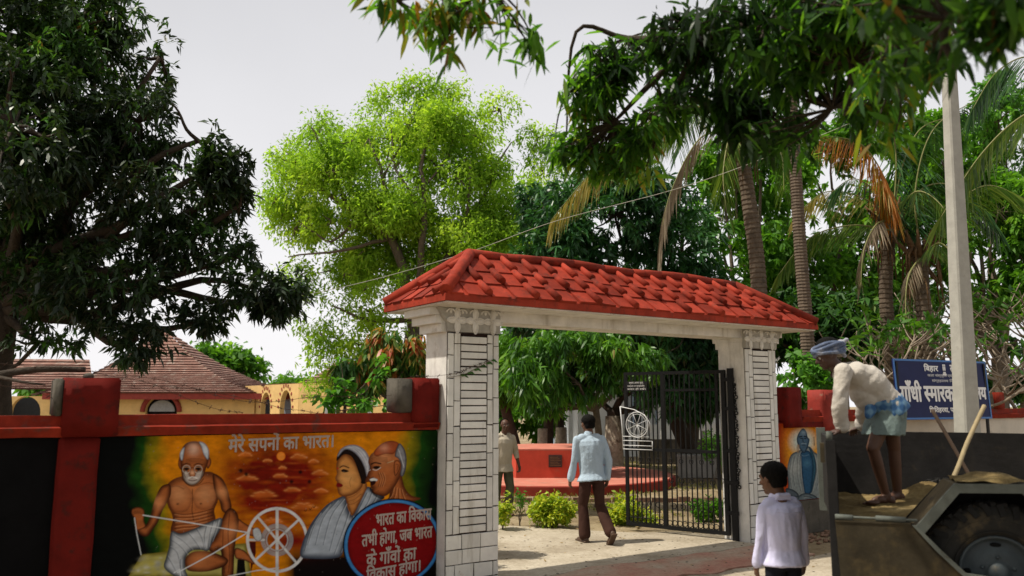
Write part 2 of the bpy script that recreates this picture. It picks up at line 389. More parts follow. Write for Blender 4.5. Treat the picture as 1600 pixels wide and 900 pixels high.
def slope(o, e, w, length, xmin, xmax, sp, name_stuff=False, start=.13):
    """tiles on one slope: o eave origin, e along the eave, w from eave to ridge; xmin/xmax(t) bound the slope"""
    e = Vector(e); w = Vector(w); o = Vector(o); nrm = e.cross(w).normalized()
    if nrm.z < 0: nrm = -nrm
    P = lambda x, t, h: o + e * x + w * t + nrm * (h + bumpy((o + e * x).x) * .8)
    rows = [(.0, .32), (.28, .62), (.58, .93)]
    parent = roof; batch = MB()
    def emit(mb, nm):
        if name_stuff: batch.add(mb.v, mb.f, True)
        else: mb.obj(nm, M_tile, parent)
    x = start; cols = []
    while x < length - .05: cols.append(x); x += sp
    for (t0, t1) in rows:
        for c in [cols[0] - sp] + cols:
            a, b = c + .03, c + sp - .03
            tm = t0 + .02
            if b < xmin(t0) + .03 or a > xmax(t0) - .03: continue
            a0, b0 = max(a, xmin(t0) + .02), min(b, xmax(t0) - .02); a1, b1 = max(a, xmin(t1) + .02), min(b, xmax(t1) - .02)
            if b1 - a1 < .02 or b0 - a0 < .03: 
                m_ = (a0 + b0) / 2 if b1 - a1 < .02 else 0
                if b0 - a0 < .03: continue
                a1, b1 = (min(max(a1, xmin(t1)), xmax(t1)),) * 2; b1 = a1 + .004
            j = random.uniform(-.006, .006); lift = .025 + random.uniform(-.004, .006)
            vs = [P(a0, t0 + j, .0), P(b0, t0 + j, .0), P(b1, t1, -.004), P(a1, t1, -.004),
                  P(a0, t0 + j, lift), P(b0, t0 + j, lift), P(b1, t1, .008), P(a1, t1, .008)]
            mb = MB(); mb.add(vs, [(0, 3, 2, 1), (4, 5, 6, 7), (0, 1, 5, 4), (1, 2, 6, 5), (2, 3, 7, 6), (3, 0, 4, 7)]); emit(mb, 'pan_tile')
    brow = [(.02, .37), (.33, .70), (.64, .99)]
    for ci, c in enumerate(cols):
        skip0 = random.random() < .5
        for ri, (t0, t1) in enumerate(brow):
            if ri == 0 and skip0: continue
            if not (xmin(t0) + .02 < c < xmax(t0) - .02): continue
            lo = t1
            while not (xmin(lo) + .0 < c < xmax(lo) - .0) and lo > t0 + .05: lo -= .03
            if lo - t0 < .08: continue
            q = random.uniform(-.008, .008)
            mb = MB(); mb.tube([P(c + q, t0 + random.uniform(-.02, .02), .036), P(c, (t0 + lo) / 2, .026), P(c - q * .5, lo, .014)], [.047, .040, .034], 11)
            emit(mb, 'cover_tile')
    if name_stuff: batch.obj('back_tiles', M_tile, parent, 'stuff')
zr = ZR - ZE
slope((XE0, YE0, ZE), (1, 0, 0), (0, YR - YE0, zr), XE1 - XE0, lambda t: t * (XR0 - XE0), lambda t: (XE1 - XE0) - t * (XE1 - XR1), .292, False, .24)
slope((XE0, YE1, ZE), (0, -1, 0), (XR0 - XE0, 0, zr), YE1 - YE0, lambda t: t * (YE1 - YR), lambda t: (YE1 - YE0) - t * (YR - YE0), .25, False, .2)
slope((XE1, YE0, ZE), (0, 1, 0), (XR1 - XE1, 0, zr), YE1 - YE0, lambda t: t * (YR - YE0), lambda t: (YE1 - YE0) - t * (YE1 - YR), .25, True, .2)
slope((XE1, YE1, ZE), (-1, 0, 0), (0, YR - YE1, zr), XE1 - XE0, lambda t: t * (XE1 - XR1), lambda t: (XE1 - XE0) - t * (XR0 - XE0), .292, True, .2)
def ridge(a, b, r, nm='ridge_cap', k=1):
    a = Vector(a); b = Vector(b)
    for i in range(k):
        p = a.lerp(b, i / k); q = a.lerp(b, (i + 1) / k)
        MB().tube([p, p.lerp(q, .5) + Vector((0, 0, .004)), q], [r * 1.03, r, r * .98], 10).obj(nm, M_tile, roof)
for i in range(9):
    xa = lerp(XR0, XR1, i / 9); xb = lerp(XR0, XR1, (i + 1) / 9)
    ridge((xa, YR, ZR + .022 + bumpy(lerp(XE0, XE1, i / 9))), (xb, YR, ZR + .022 + bumpy(lerp(XE0, XE1, (i + 1) / 9))), .058)
for (xe, ye, xr) in ((XE0, YE0, XR0), (XE0, YE1, XR0), (XE1, YE0, XR1), (XE1, YE1, XR1)):
    ridge((xe + (xr - xe) * .02, ye + (YR - ye) * .02, ZE + .03), (xr, YR, ZR + .025 + bumpy(xe)), .066, 'hip_cap', 1)

# ------------------------------------------------------------------ iron gate leaf, opened into the garden
HG = G(4.0 - .05, .30); dG = (G(3.46, 1.83) - HG); LG = dG.length; gz = math.atan2(dG.y, dG.x)
gl = thing('iron_gate', 'open black iron bar gate leaf with a white spinning wheel emblem and small notice plate', 'gate', HG, gz)
Z0, Z1 = .07, 2.31
fr = lambda a, b, c, d, nm='gate_rail', t=.02: MB().box(a, b, -t, t, c, d).obj(nm, M_iron, gl)
fr(.0, .055, Z0, Z1, 'gate_stile', .026); fr(LG - .045, LG, Z0, Z1, 'gate_stile'); fr(.056, LG - .046, Z1 - .045, Z1); fr(.056, LG - .046, Z0, Z0 + .05)
XM = LG * .60
fr(XM - .03, XM + .03, Z0 + .051, Z1 - .046, 'gate_stile', .023)
fr(.115, .150, Z0 + .051, Z1 - .046, 'gate_stile', .02)
fr(.151, XM - .031, 2.02, 2.055); fr(.151, XM - .031, 1.155, 1.20); fr(XM + .031, LG - .046, 1.155, 1.20)
def bars(xa, xb, n, za, zb):
    for i in range(n):
        x = lerp(xa, xb, (i + 1) / (n + 1)); MB().box(x - .0075, x + .0075, -.008, .008, za, zb).obj('gate_bar', M_iron, gl)
bars(.15, XM - .03, 9, Z0 + .05, 1.154); bars(.15, XM - .03, 9, 1.201, 2.019); bars(.15, XM - .03, 9, 2.056, Z1 - .046)
bars(XM + .03, LG - .045, 7, Z0 + .05, 1.154); bars(XM + .03, LG - .045, 7, 1.201, Z1 - .046)
def rings(xa, xb, n, z, r=.034, skip=()):
    for i in range(n):
        if i in skip: continue
        x = lerp(xa, xb, (i + .5) / n); MB().torus((x, .012, z), r, .006, (0, 1, 0), 12, 4).obj('iron_ring', M_iron, gl)
rings(.15, XM - .03, 10, Z0 + .095, .036); rings(XM + .03, LG - .045, 8, Z0 + .095, .036)
rings(.15, XM - .03, 5, .76, .036); rings(.19, XM - .07, 5, .40, .036); rings(XM + .05, LG - .045, 4, .40, .034); rings(XM + .03, LG - .045, 4, 1.03, .03); rings(.15, XM - .03, 5, 1.03, .03)
# hinge post with welded straps beside the pillar
hp = MB(); hp.box(-.125, -.045, -.035, .035, 0, Z1 + .02); po = hp.obj('hinge_post', M_iron, gl)
for z in (.35, .75, 1.18, 1.75, 2.15):
    MB().box(-.15, .03, .028, .05, z, z + .05).obj('hinge', M_iron, po)
ch = MB()
for k in range(26):
    z = 2.1 - k * .055; ch.torus((-.155 + .012 * sin(k * 1.7), .03, z), .022, .008, (0 if k % 2 else 1, 1 if k % 2 else 0, 0), 8, 4)
ch.obj('chain', M_iron, gl)
# spinning wheel emblem, welded on the outside face of the free end (LG side); x grows towards the free end
ey = .035
sx = lambda q: LG + .02 - q       # q metres from the free edge
em = MB()
em.tube([(sx(-.04), ey, 1.80), (sx(.20), ey, 1.755), (sx(.37), ey, 1.68), (sx(.455), ey, 1.57), (sx(.46), ey, 1.44)], .007, 6)
em.tube([(sx(-.04), ey, 1.80), (sx(-.01), ey, 1.50), (sx(0), ey, 1.17)], .008, 6)
for z in (1.36, 1.30, 1.23, 1.175): em.tube([(sx(0), ey, z), (sx(.49 if z < 1.32 else .44), ey, z)], .0065, 6)
em.tube([(sx(.49), ey, 1.30), (sx(.49), ey, 1.19)], .0065, 6)
emo = em.obj('emblem_frame', M_wpaint, gl)
wh = MB(); wc = (sx(.25), ey + .012, 1.535)
wh.torus(wc, .185, .007, (0, 1, 0), 24, 5); wh.torus(wc, .155, .0035, (0, 1, 0), 24, 5)
for k in range(8):
    a = pi / 8 + k * pi / 4; wh.tube([wc, (wc[0] + .182 * cos(a), wc[1], wc[2] + .182 * sin(a))], .004, 5)
wh.obj('emblem_wheel', M_wpaint, gl)
npl = MB().box(LG - .40, LG - .05, .024, .032, 2.03, 2.17).obj('notice_plate', mat('notice_black', (.006, .006, .006), .5), gl)

def glyph_run(tokens):
    """vertices and faces of a word whose conjuncts the font cannot shape: each token is text, or ('half', text) for a
    letter without its stem, or ('ra', text) for a letter carrying the slanting r-stroke"""
    V = []; F = []; x = 0
    for t in tokens:
        mode, body = t if isinstance(t, tuple) else ('', t)
        c = bpy.data.curves.new('txt', 'FONT'); c.body = body; c.size = 1; c.resolution_u = 3; o = bpy.data.objects.new('txt', c); COL.objects.link(o); bpy.context.view_layer.update()
        me = bpy.data.meshes.new_from_object(o.evaluated_get(bpy.context.evaluated_depsgraph_get())); bpy.data.objects.remove(o); bpy.data.curves.remove(c)
        if mode == 'half':
            bm = bmesh.new(); bm.from_mesh(me); mxx = max(v.co.x for v in bm.verts); mnn = min(v.co.x for v in bm.verts)
            bmesh.ops.bisect_plane(bm, geom=bm.verts[:] + bm.edges[:] + bm.faces[:], plane_co=(lerp(mnn, mxx, .70), 0, 0), plane_no=(1, 0, 0), clear_outer=True); bm.to_mesh(me); bm.free()
        vs = [v.co.copy() for v in me.vertices]; fs = [tuple(p.vertices) for p in me.polygons]; mn = min(v.x for v in vs); mxx = max(v.x for v in vs)
        if mode == 'ra':
            b = len(vs); q = mxx - .07; vs += [Vector((q, .26, 0)), Vector((q, .17, 0)), Vector((q - .20, .0, 0)), Vector((q - .25, .06, 0))]; fs.append((b, b + 3, b + 2, b + 1))
        b = len(V); V += [(v.x - mn + x, v.y, 0) for v in vs]; F += [tuple(i + b for i in f) for f in fs]; x += mxx - mn - .012; bpy.data.meshes.remove(me)
    me = bpy.data.meshes.new('txt'); me.from_pydata(V, [], F); return me
def text_mesh(body, x0, x1, z0, z1, y, m, parent, name='lettering', rot=0.0, bold=0.0, sgn=1, thick=0.0):
    """flat lettering in the local xz plane, fitted into a box; sgn=-1 for a face seen from +y"""
    if isinstance(body, list): me = glyph_run(body)
    else:
        c = bpy.data.curves.new('txt', 'FONT'); c.body = body; c.size = 1; c.fill_mode = 'FRONT'; c.resolution_u = 3; c.offset = bold
        o = bpy.data.objects.new('txt', c); COL.objects.link(o); bpy.context.view_layer.update()
        me = bpy.data.meshes.new_from_object(o.evaluated_get(bpy.context.evaluated_depsgraph_get()))
        bpy.data.objects.remove(o); bpy.data.curves.remove(c)
    n = len(me.vertices); co = np.empty(n * 3, np.float32); me.vertices.foreach_get('co', co); co = co.reshape(-1, 3)
    lo = co.min(0); hi = co.max(0)
    u = (co[:, 0] - lo[0]) / (hi[0] - lo[0]); v = (co[:, 1] - lo[1]) / (hi[1] - lo[1])
    X = x0 + (x1 - x0) * u; Z = z0 + (z1 - z0) * v + rot * (X - x0)
    out = np.stack([X, np.full(n, y), Z], 1).astype(np.float32); me.vertices.foreach_set('co', out.ravel())
    if thick:
        fs_ = [tuple(p.vertices) for p in me.polygons]; mb = MB(); dy = 1 if y > 0.02 and 'notice' in m.name else -1
        for k in range(6):
            a = k * pi / 3; mb.add([(p[0] + cos(a) * thick, p[1] - .00012 * k, p[2] + sin(a) * thick) for p in out.tolist()], fs_)
        bpy.data.meshes.remove(me); me = bpy.data.meshes.new(name); me.from_pydata(mb.v, [], mb.f)
    me.materials.clear(); me.materials.append(m); me.update()
    return link(name, me, parent)
M_lw = mat('white_lettering', (.62, .60, .58), .6, .12, 30)
for k, (t, a, b) in enumerate((('कृपया अपना जूता,', .10, .27), ('चप्पल व साइकिल', .07, .29), ('बाहर ही रखें।', .07, .31))):
    text_mesh(t, LG - a, LG - b - .07, 2.128 - k * .043, 2.163 - k * .043, .034, M_lw, npl)
# ------------------------------------------------------------------ wall painting engine: colours per vertex of a fine flat grid (paint only, lit by the scene)
M_mural = bpy.data.materials.new('mural_paint'); M_mural.use_nodes = True
_t = M_mural.node_tree; _b = _t.nodes['Principled BSDF']; _b.inputs['Roughness'].default_value = .8; _b.inputs['Specular IOR Level'].default_value = .08
_a = _t.nodes.new('ShaderNodeAttribute'); _a.attribute_name = 'paint'
_n = _t.nodes.new('ShaderNodeTexNoise'); _n.inputs['Scale'].default_value = 30; _n.inputs['Detail'].default_value = 6
_r = _t.nodes.new('ShaderNodeMapRange'); _r.inputs[1].default_value = .3; _r.inputs[2].default_value = .7; _r.inputs[3].default_value = .8; _r.inputs[4].default_value = 1.15
_v = _t.nodes.new('ShaderNodeVectorMath'); _v.operation = 'SCALE'
_t.links.new(_n.outputs['Fac'], _r.inputs[0]); _t.links.new(_a.outputs['Color'], _v.inputs[0]); _t.links.new(_r.outputs[0], _v.inputs['Scale'])
_t.links.new(_v.outputs[0], _b.inputs['Base Color'])
_bp = _t.nodes.new('ShaderNodeBump'); _bp.inputs['Strength'].default_value = .35; _bp.inputs['Distance'].default_value = .004
_t.links.new(_n.outputs['Fac'], _bp.inputs['Height']); _t.links.new(_bp.outputs[0], _b.inputs['Normal'])

def smooth(pts, k=5, closed=True):
    P = np.asarray(pts, float); n = len(P); out = []
    for i in range(n if closed else n - 1):
        p0, p1, p2, p3 = (P[(i - 1) % n], P[i], P[(i + 1) % n], P[(i + 2) % n]) if closed else (P[max(i - 1, 0)], P[i], P[i + 1], P[min(i + 2, n - 1)])
        for j in range(k):
            t = j / k; out.append(.5 * ((2 * p1) + (-p0 + p2) * t + (2 * p0 - 5 * p1 + 4 * p2 - p3) * t * t + (-p0 + 3 * p1 - 3 * p2 + p3) * t ** 3))
    if not closed: out.append(P[-1])
    return np.array(out)
class Painter:
    """coordinates are drawing units of the design, u to the right and v downwards"""
    def __init__(s, u, v): s.u = u.ravel(); s.v = v.ravel(); s.c = np.zeros((len(s.u), 3)); s.ox = s.oy = 0; s.k = 1
    def frame(s, ox, oy, k): s.ox, s.oy, s.k = ox, oy, k
    def _p(s, pts): P = np.asarray(pts, float); return np.stack([s.ox + P[:, 0] / s.k, s.oy + P[:, 1] / s.k], 1)
    def _lin(s, c): return np.array(s2l([x / 255 for x in c]))
    def _sel(s, P, m): return np.nonzero((s.u > P[:, 0].min() - m) & (s.u < P[:, 0].max() + m) & (s.v > P[:, 1].min() - m) & (s.v < P[:, 1].max() + m))[0]
    def _seg(s, I, A, B):
        u = s.u[I][:, None]; v = s.v[I][:, None]; dx = B[:, 0] - A[:, 0]; dy = B[:, 1] - A[:, 1]
        L = dx * dx + dy * dy + 1e-9; t = np.clip(((u - A[:, 0]) * dx + (v - A[:, 1]) * dy) / L, 0, 1)
        return t, np.sqrt((u - A[:, 0] - t * dx) ** 2 + (v - A[:, 1] - t * dy) ** 2)
    def mix(s, I, a, c): a = np.clip(a, 0, 1)[:, None]; s.c[I] = s.c[I] * (1 - a) + c * a
    def sdf(s, P, I):
        A = P; B = np.roll(P, -1, 0); _, d = s._seg(I, A, B); d = d.min(1)
        u = s.u[I][:, None]; v = s.v[I][:, None]
        c = ((A[:, 1] > v) != (B[:, 1] > v)) & (u < (B[:, 0] - A[:, 0]) * (v - A[:, 1]) / (B[:, 1] - A[:, 1] + 1e-12) + A[:, 0])
        ins = (c.sum(1) % 2) == 1; return np.where(ins, -d, d)
    def fill(s, pts, col, edge=None, ew=6, soft=.5, alpha=1, sm=True, light=None, lc=None):
        """edge/ew: darker rim of the given width; light=(u,v,r): soft highlight of colour lc"""
        P = s._p(pts); P = smooth(P) if sm else P; I = s._sel(P, 2)
        if not len(I): return
        d = s.sdf(P, I); c = np.tile(s._lin(col), (len(I), 1))
        if edge is not None:
            t = np.clip(-d / ew, 0, 1); t = (t * t * (3 - 2 * t))[:, None]; c = s._lin(edge) * (1 - t) + c * t
        if light is not None:
            q = np.exp(-((s.u[I] - s.ox - light[0] / s.k) ** 2 + (s.v[I] - s.oy - light[1] / s.k) ** 2) / (light[2] / s.k) ** 2)[:, None] * .75
            c = c * (1 - q) + s._lin(lc) * q
        a = np.clip(.5 - d / (2 * soft), 0, 1)[:, None] * alpha; s.c[I] = s.c[I] * (1 - a) + c * a
    def line(s, pts, w, col, alpha=1, soft=.5, sm=True, w1=None):
        P = s._p(pts); P = smooth(P, 4, False) if (sm and len(P) > 2) else P; I = s._sel(P, w + 2)
        if not len(I): return
        n = len(P) - 1; t, d = s._seg(I, P[:-1], P[1:]); k = d.argmin(1); r = np.arange(len(I)); q = (k + t[r, k]) / n
        ww = w / 2 * (1 if w1 is None else (1 - q) + q * w1 / w)
        s.mix(I, np.clip(.5 - (d[r, k] - ww) / (2 * soft), 0, 1) * alpha, s._lin(col))
    def blob(s, x, y, rx, ry, col, alpha=1, p=2):
        x = s.ox + x / s.k; y = s.oy + y / s.k; rx /= s.k; ry /= s.k
        I = np.nonzero((abs(s.u - x) < rx * 2.2) & (abs(s.v - y) < ry * 2.2))[0]
        if len(I): s.mix(I, np.exp(-(((s.u[I] - x) / rx) ** 2 + ((s.v[I] - y) / ry) ** 2) ** (p / 2)) * alpha, s._lin(col))
    def disc(s, x, y, r, col, w=None, soft=.5, alpha=1):
        x = s.ox + x / s.k; y = s.oy + y / s.k; r /= s.k; d = np.hypot(s.u - x, s.v - y)
        d = d - r if w is None else abs(d - r) - w / 2
        I = np.nonzero(d < 2)[0]; s.mix(I, np.clip(.5 - d[I] / (2 * soft), 0, 1) * alpha, s._lin(col))
def fbm(u, v, sc, seed=0, o=4):
    r = np.random.default_rng(seed); out = np.zeros_like(u); a = 1; tot = 0
    for k in range(o):
        g = r.random((64, 64)); x = u / sc % 64; y = v / sc % 64; xi = x.astype(int); yi = y.astype(int); fx = x - xi; fy = y - yi
        fx = fx * fx * (3 - 2 * fx); fy = fy * fy * (3 - 2 * fy); q = lambda i, j: g[(xi + i) % 64, (yi + j) % 64]
        out += a * ((q(0, 0) * (1 - fx) + q(1, 0) * fx) * (1 - fy) + (q(0, 1) * (1 - fx) + q(1, 1) * fx) * fy); tot += a; a *= .5; sc /= 2.03
    return out / tot
def painted_panel(name, x0, x1, z0, z1, nx, nz, y, paint, parent, gain=1.0):
    X, Z = np.meshgrid(np.linspace(x0, x1, nx), np.linspace(z0, z1, nz)); X = X.ravel(); Z = Z.ravel()
    # design coordinates of each wall point
    g = np.outer(X, np.array(GU)) + np.array(G0 + GV * y); g[:, 2] = Z - EYE
    dz = g[:, 1] * cP + g[:, 2] * sP; u = 800 + FPX * g[:, 0] / dz; v = 450 - FPX * (-g[:, 1] * sP + g[:, 2] * cP) / dz
    P = Painter(u, v); paint(P)
    idx = np.arange(nx * nz).reshape(nz, nx)
    F = np.stack([idx[:-1, :-1], idx[:-1, 1:], idx[1:, 1:], idx[1:, :-1]], -1).reshape(-1, 4)
    me = np_mesh(name, np.stack([X, np.full_like(X, y), Z], 1), F, M_mural)
    at_ = me.color_attributes.new('paint', 'FLOAT_COLOR', 'POINT')
    c = np.ones((len(X), 4), np.float32); c[:, :3] = np.clip(P.c * gain, 0, .85); at_.data.foreach_set('color', c.ravel())
    return link(name, me, parent)

SK, SKD, SKL = (170, 96, 50), (58, 24, 12), (222, 160, 110)
def cloth_folds(P, lines, w, dark=(58, 66, 76), light=(205, 212, 222)):
    for L_ in lines:
        P.line(L_, w, dark, .75, .8, w1=w * .4); Q = [(x + w * 1.1 * P.k, y) for x, y in L_]; P.line(Q, w * .8, light, .55, .9, w1=.4)
def paint_left(P):
    u, v = P.u, P.v
    n = (fbm(u, v, 60, 1) - .5); n2 = fbm(u, v * 2.0, 26, 2)
    lft = np.clip((u + 60 * n - 205 - ((v - 770) / 55) ** 2 * 4) / 62, 0, 1); rgt = np.clip((686 + 50 * n - u - np.clip(v - 760, 0, 200) * .1) / 70, 0, 1)
    t = np.minimum(lft, rgt)[:, None]
    bl, gr, ol, og = (P._lin(c) for c in ((6, 8, 8), (24, 66, 14), (132, 118, 14), (216, 132, 10)))
    c = np.where(t < .35, bl + (gr - bl) * (t / .35), np.where(t < .62, gr + (ol - gr) * ((t - .35) / .27), ol + (og - ol) * ((t - .62) / .38)))
    P.c[:] = c * (.62 + .76 * fbm(u, v * 1.3, 14, 12))[:, None]
    # streaky red evening sky between the figures
    q = np.exp(-(((u - 432) / 92) ** 2 + ((v - 752) / 74) ** 2) ** 1.5)
    a = np.clip(q * 1.15 * (.55 + .9 * n2), 0, 1)[:, None]; P.c[:] = P.c * (1 - a) + P._lin((128, 26, 8)) * a
    q = np.exp(-(((u - 420) / 60) ** 2 + ((v - 745) / 46) ** 2) ** 1.2); a = np.clip(q * 1.3 * (fbm(u, v * 2.4, 18, 5) - .25), 0, 1)[:, None]
    P.c[:] = P.c * (1 - a) + P._lin((80, 10, 6)) * a
    q = np.clip((v - 850 + 14 * n) / 24, 0, 1) * np.clip((u - 440) / 20, 0, 1); P.c[:] = P.c * (1 - q[:, None]) + P._lin((14, 8, 8)) * q[:, None]
    q = np.exp(-(((u - 460) / 55) ** 2 + ((v - 845) / 18) ** 2)); P.c[:] = P.c * (1 - q[:, None]) + P._lin((120, 18, 12)) * q[:, None]
    P.frame(340, 640, 3.4625)
    for _ in range(60): P.blob(random.uniform(60, 560), random.uniform(230, 640), random.uniform(14, 60), random.uniform(3, 8), random.choice([(190, 74, 22), (96, 14, 8), (150, 44, 14), (214, 110, 40)]), .35)
    P.disc(343, 252, 24, (226, 120, 30)); P.disc(343, 252, 19, (236, 150, 60), alpha=.6)
    for (x, y, w) in ((270, 280, 40), (440, 262, 70), (520, 285, 45), (352, 318, 34), (340, 365, 60), (405, 440, 70), (555, 350, 70), (160, 380, 90), (250, 470, 110), (560, 445, 60), (470, 535, 110), (300, 610, 80), (150, 250, 60)):
        for k in range(9):
            f_ = (k - 4) / 4.5; hgt = (1 - f_ * f_) * w * .30 * random.uniform(.6, 1.1); P.blob(x + f_ * w * .62, y - hgt * .5, w * .15, 5 + hgt * .5, (214, 112, 44), .42); P.blob(x + f_ * w * .62, y - hgt, w * .10, 4, (238, 170, 104), .40)
        x += random.uniform(-6, 6); P.blob(x + w * .2, y + 10, w * .5, 5, (110, 26, 10), .45)
    for x, y in ((125, 330), (155, 350), (448, 338), (400, 390), (497, 390)): P.blob(x, y, 11, 11, (20, 8, 8), .95, 3)
    for x, y in ((476, 548), (502, 538), (522, 528)): P.line([(x - 7, y - 4), (x, y + 3), (x + 6, y - 6)], .9, (20, 8, 8))
    # seated spinner
    P.frame(180, 670, 3.914)
    P.fill([(80, 905), (118, 840), (160, 770), (330, 748), (600, 715), (800, 700), (835, 905)], (176, 168, 92), (120, 110, 40), 8, sm=False)
    for _ in range(40): P.blob(random.uniform(110, 330), random.uniform(775, 900), random.uniform(8, 26), random.uniform(5, 16), random.choice([(200, 200, 190), (190, 178, 80), (150, 150, 140)]), .5)
    P.fill([(748, 800), (790, 790), (800, 905), (740, 905)], (12, 10, 8), sm=False)
    P.fill([(820, 690), (860, 690), (860, 760), (830, 880), (826, 760)], (70, 16, 12), sm=False)
    # far arm of the figure reaching to the wheel
    P.fill([(740, 545), (790, 575), (840, 605), (900, 640), (905, 668), (850, 660), (790, 640), (735, 610)], SK, SKD, 4)
    # torso
    P.fill([(408, 290), (350, 312), (318, 345), (308, 400), (322, 470), (345, 520), (352, 560), (340, 610), (350, 640), (430, 650), (560, 610), (612, 560), (606, 500), (628, 440), (640, 380), (640, 320), (612, 278), (560, 262)], SK, (84, 40, 20), 14, light=(470, 390, 90), lc=(206, 128, 72))
    P.fill([(330, 380), (350, 350), (420, 345), (465, 380), (470, 440), (440, 500), (380, 510), (340, 470)], SK, (140, 76, 40), 6, light=(390, 400, 60), lc=SKL, alpha=.8)
    P.fill([(480, 400), (520, 350), (590, 345), (615, 390), (608, 450), (570, 490), (510, 490), (480, 450)], SK, (140, 76, 40), 6, light=(550, 400, 60), lc=SKL, alpha=.8)
    P.line([(472, 370), (474, 430), (470, 500), (480, 560)], 1.4, SKD, .8)
    for x, y in ((382, 460), (524, 458)): P.blob(x, y, 8, 6, (40, 14, 8), .9)
    for k, (a, b) in enumerate(((515, 505), (540, 525), (565, 545), (590, 565), (612, 585))):
        P.line([(355 + k * 2, a), (410, b + 18), (470, b + 14), (540, b), (600, b - 18)], 1.1, SKD, .85); P.line([(365 + k * 2, a + 8), (420, b + 26), (480, b + 22), (560, b + 4)], 1.0, SKL, .5)
    P.line([(345, 355), (380, 350), (420, 368)], 1.0, SKD, .6); P.line([(500, 350), (560, 330), (600, 335)], 1.0, SKD, .6)
    # near arm, bent up at the elbow
    P.fill([(335, 340), (285, 350), (255, 400), (235, 460), (215, 530), (185, 590), (160, 560), (140, 545), (120, 590), (132, 625), (165, 655), (200, 655), (235, 610), (262, 570), (290, 500), (318, 450), (340, 400)], SK, SKD, 9, light=(265, 450, 40), lc=(214, 140, 90))
    P.fill([(128, 620), (122, 560), (100, 520), (104, 490), (140, 478), (172, 490), (180, 520), (176, 560), (185, 600)], SK, SKD, 3)
    for k in range(4): P.line([(112, 492 + k * 10), (140, 486 + k * 9), (170, 494 + k * 9)], 1.0, SKD, .8)
    # right arm
    P.fill([(600, 275), (650, 300), (680, 350), (700, 420), (712, 480), (690, 520), (652, 500), (640, 450), (615, 400), (600, 340)], SK, SKD, 9, light=(655, 390, 34), lc=(220, 150, 98))
    # head
    P.fill([(404, 150), (388, 190), (386, 225), (400, 250), (412, 235), (410, 190)], (150, 82, 44), SKD, 3)
    P.fill([(566, 170), (586, 190), (584, 220), (566, 244), (556, 215)], (150, 82, 44), SKD, 3)
    P.fill([(480, 76), (430, 92), (402, 140), (398, 190), (402, 250), (410, 300), (435, 335), (470, 348), (505, 335), (540, 290), (556, 240), (572, 190), (568, 130), (535, 90)], SK, (74, 34, 18), 9, light=(478, 125, 34), lc=(240, 200, 176))
    P.fill([(402, 190), (394, 160), (404, 130), (424, 112), (420, 150), (412, 190)], (196, 204, 214), (120, 126, 136), 2)
    P.fill([(512, 78), (548, 90), (572, 130), (570, 185), (556, 180), (538, 150), (526, 110)], (206, 212, 222), (120, 126, 136), 2.5)
    for k in range(4): P.line([(430, 190 + k * 9), (470, 182 + k * 9), (510, 183 + k * 9), (545, 192 + k * 9)], .9, SKD, .65)
    P.fill([(416, 262), (440, 255), (470, 290), (505, 255), (540, 262), (530, 300), (505, 332), (470, 345), (436, 332), (416, 300)], (190, 184, 178), (104, 84, 66), 4, alpha=.8)
    for x in (436, 508):
        P.fill([(x - 24, 236), (x, 226), (x + 24, 236), (x, 256)], (40, 20, 12)); P.line([(x - 22, 240), (x, 233), (x + 20, 240)], 1.0, (210, 150, 110), .9)
        P.disc(x, 248, 24, (205, 200, 190), .8); P.line([(x - 26, 222), (x, 212), (x + 26, 222)], 1.6, (60, 34, 22), .9)
    P.fill([(462, 240), (480, 240), (490, 285), (472, 300), (455, 286)], SK, (90, 44, 22), 2, light=(472, 268, 14), lc=(236, 188, 150))
    P.line([(446, 302), (472, 294), (500, 302)], 1.6, (228, 226, 220), .9); P.line([(450, 314), (474, 318), (500, 312)], 1.2, (60, 20, 14), .9)
    for a in ((420, 262, 430, 300), (534, 262, 524, 302)): P.line([(a[0], a[1]), (a[2], a[3])], 1.0, SKD, .7)
    P.line([(408, 305), (440, 340), (475, 352), (515, 335), (540, 305)], 1.4, (40, 16, 8), .8)
    # raised knee leg
    P.fill([(560, 720), (610, 660), (650, 560), (680, 500), (715, 486), (748, 520), (756, 580), (738, 680), (728, 780), (718, 905), (655, 905), (652, 800), (640, 740), (600, 760)], SK, SKD, 11, light=(712, 620, 46), lc=(206, 134, 84))
    P.line([(700, 520), (690, 640), (700, 780), (690, 880)], 1.6, SKD, .55); P.line([(660, 620), (658, 740), (668, 880)], 1.2, (40, 18, 10), .7)
    # folded leg
    P.fill([(425, 800), (470, 755), (560, 748), (640, 770), (690, 800), (668, 840), (580, 870), (500, 875), (440, 862)], SK, SKD, 11, light=(520, 800, 60), lc=(200, 124, 74))
    P.fill([(735, 730), (790, 745), (840, 800), (850, 830), (790, 805), (735, 790)], SK, SKD, 4)
    # loin cloth
    P.fill([(350, 625), (400, 640), (480, 612), (575, 570), (640, 545), (655, 560), (640, 620), (600, 680), (570, 745), (520, 740), (470, 745), (430, 790), (430, 860), (440, 905), (370, 905), (300, 850), (310, 790), (330, 720), (335, 660)], (190, 194, 200), (60, 66, 72), 9)
    cloth_folds(P, [[(360, 650), (420, 690), (470, 740)], [(345, 680), (400, 720), (440, 770)], [(335, 720), (380, 760), (400, 860)], [(320, 780), (350, 830), (380, 890)], [(450, 640), (490, 690), (520, 735)], [(500, 615), (530, 670), (545, 735)], [(560, 590), (545, 660), (552, 730)], [(600, 570), (580, 640), (570, 720)], [(630, 560), (615, 620), (590, 690)], [(400, 800), (400, 850), (410, 900)]], 1.5)
    # threads and platform lines
    P.frame(180, 670, 3.914)
    wt = (216, 220, 224)
    P.line([(170, 528), (480, 578), (812, 635)], 1.7, wt, sm=False); P.line([(118, 545), (132, 640), (158, 770)], 1.4, wt, sm=False)
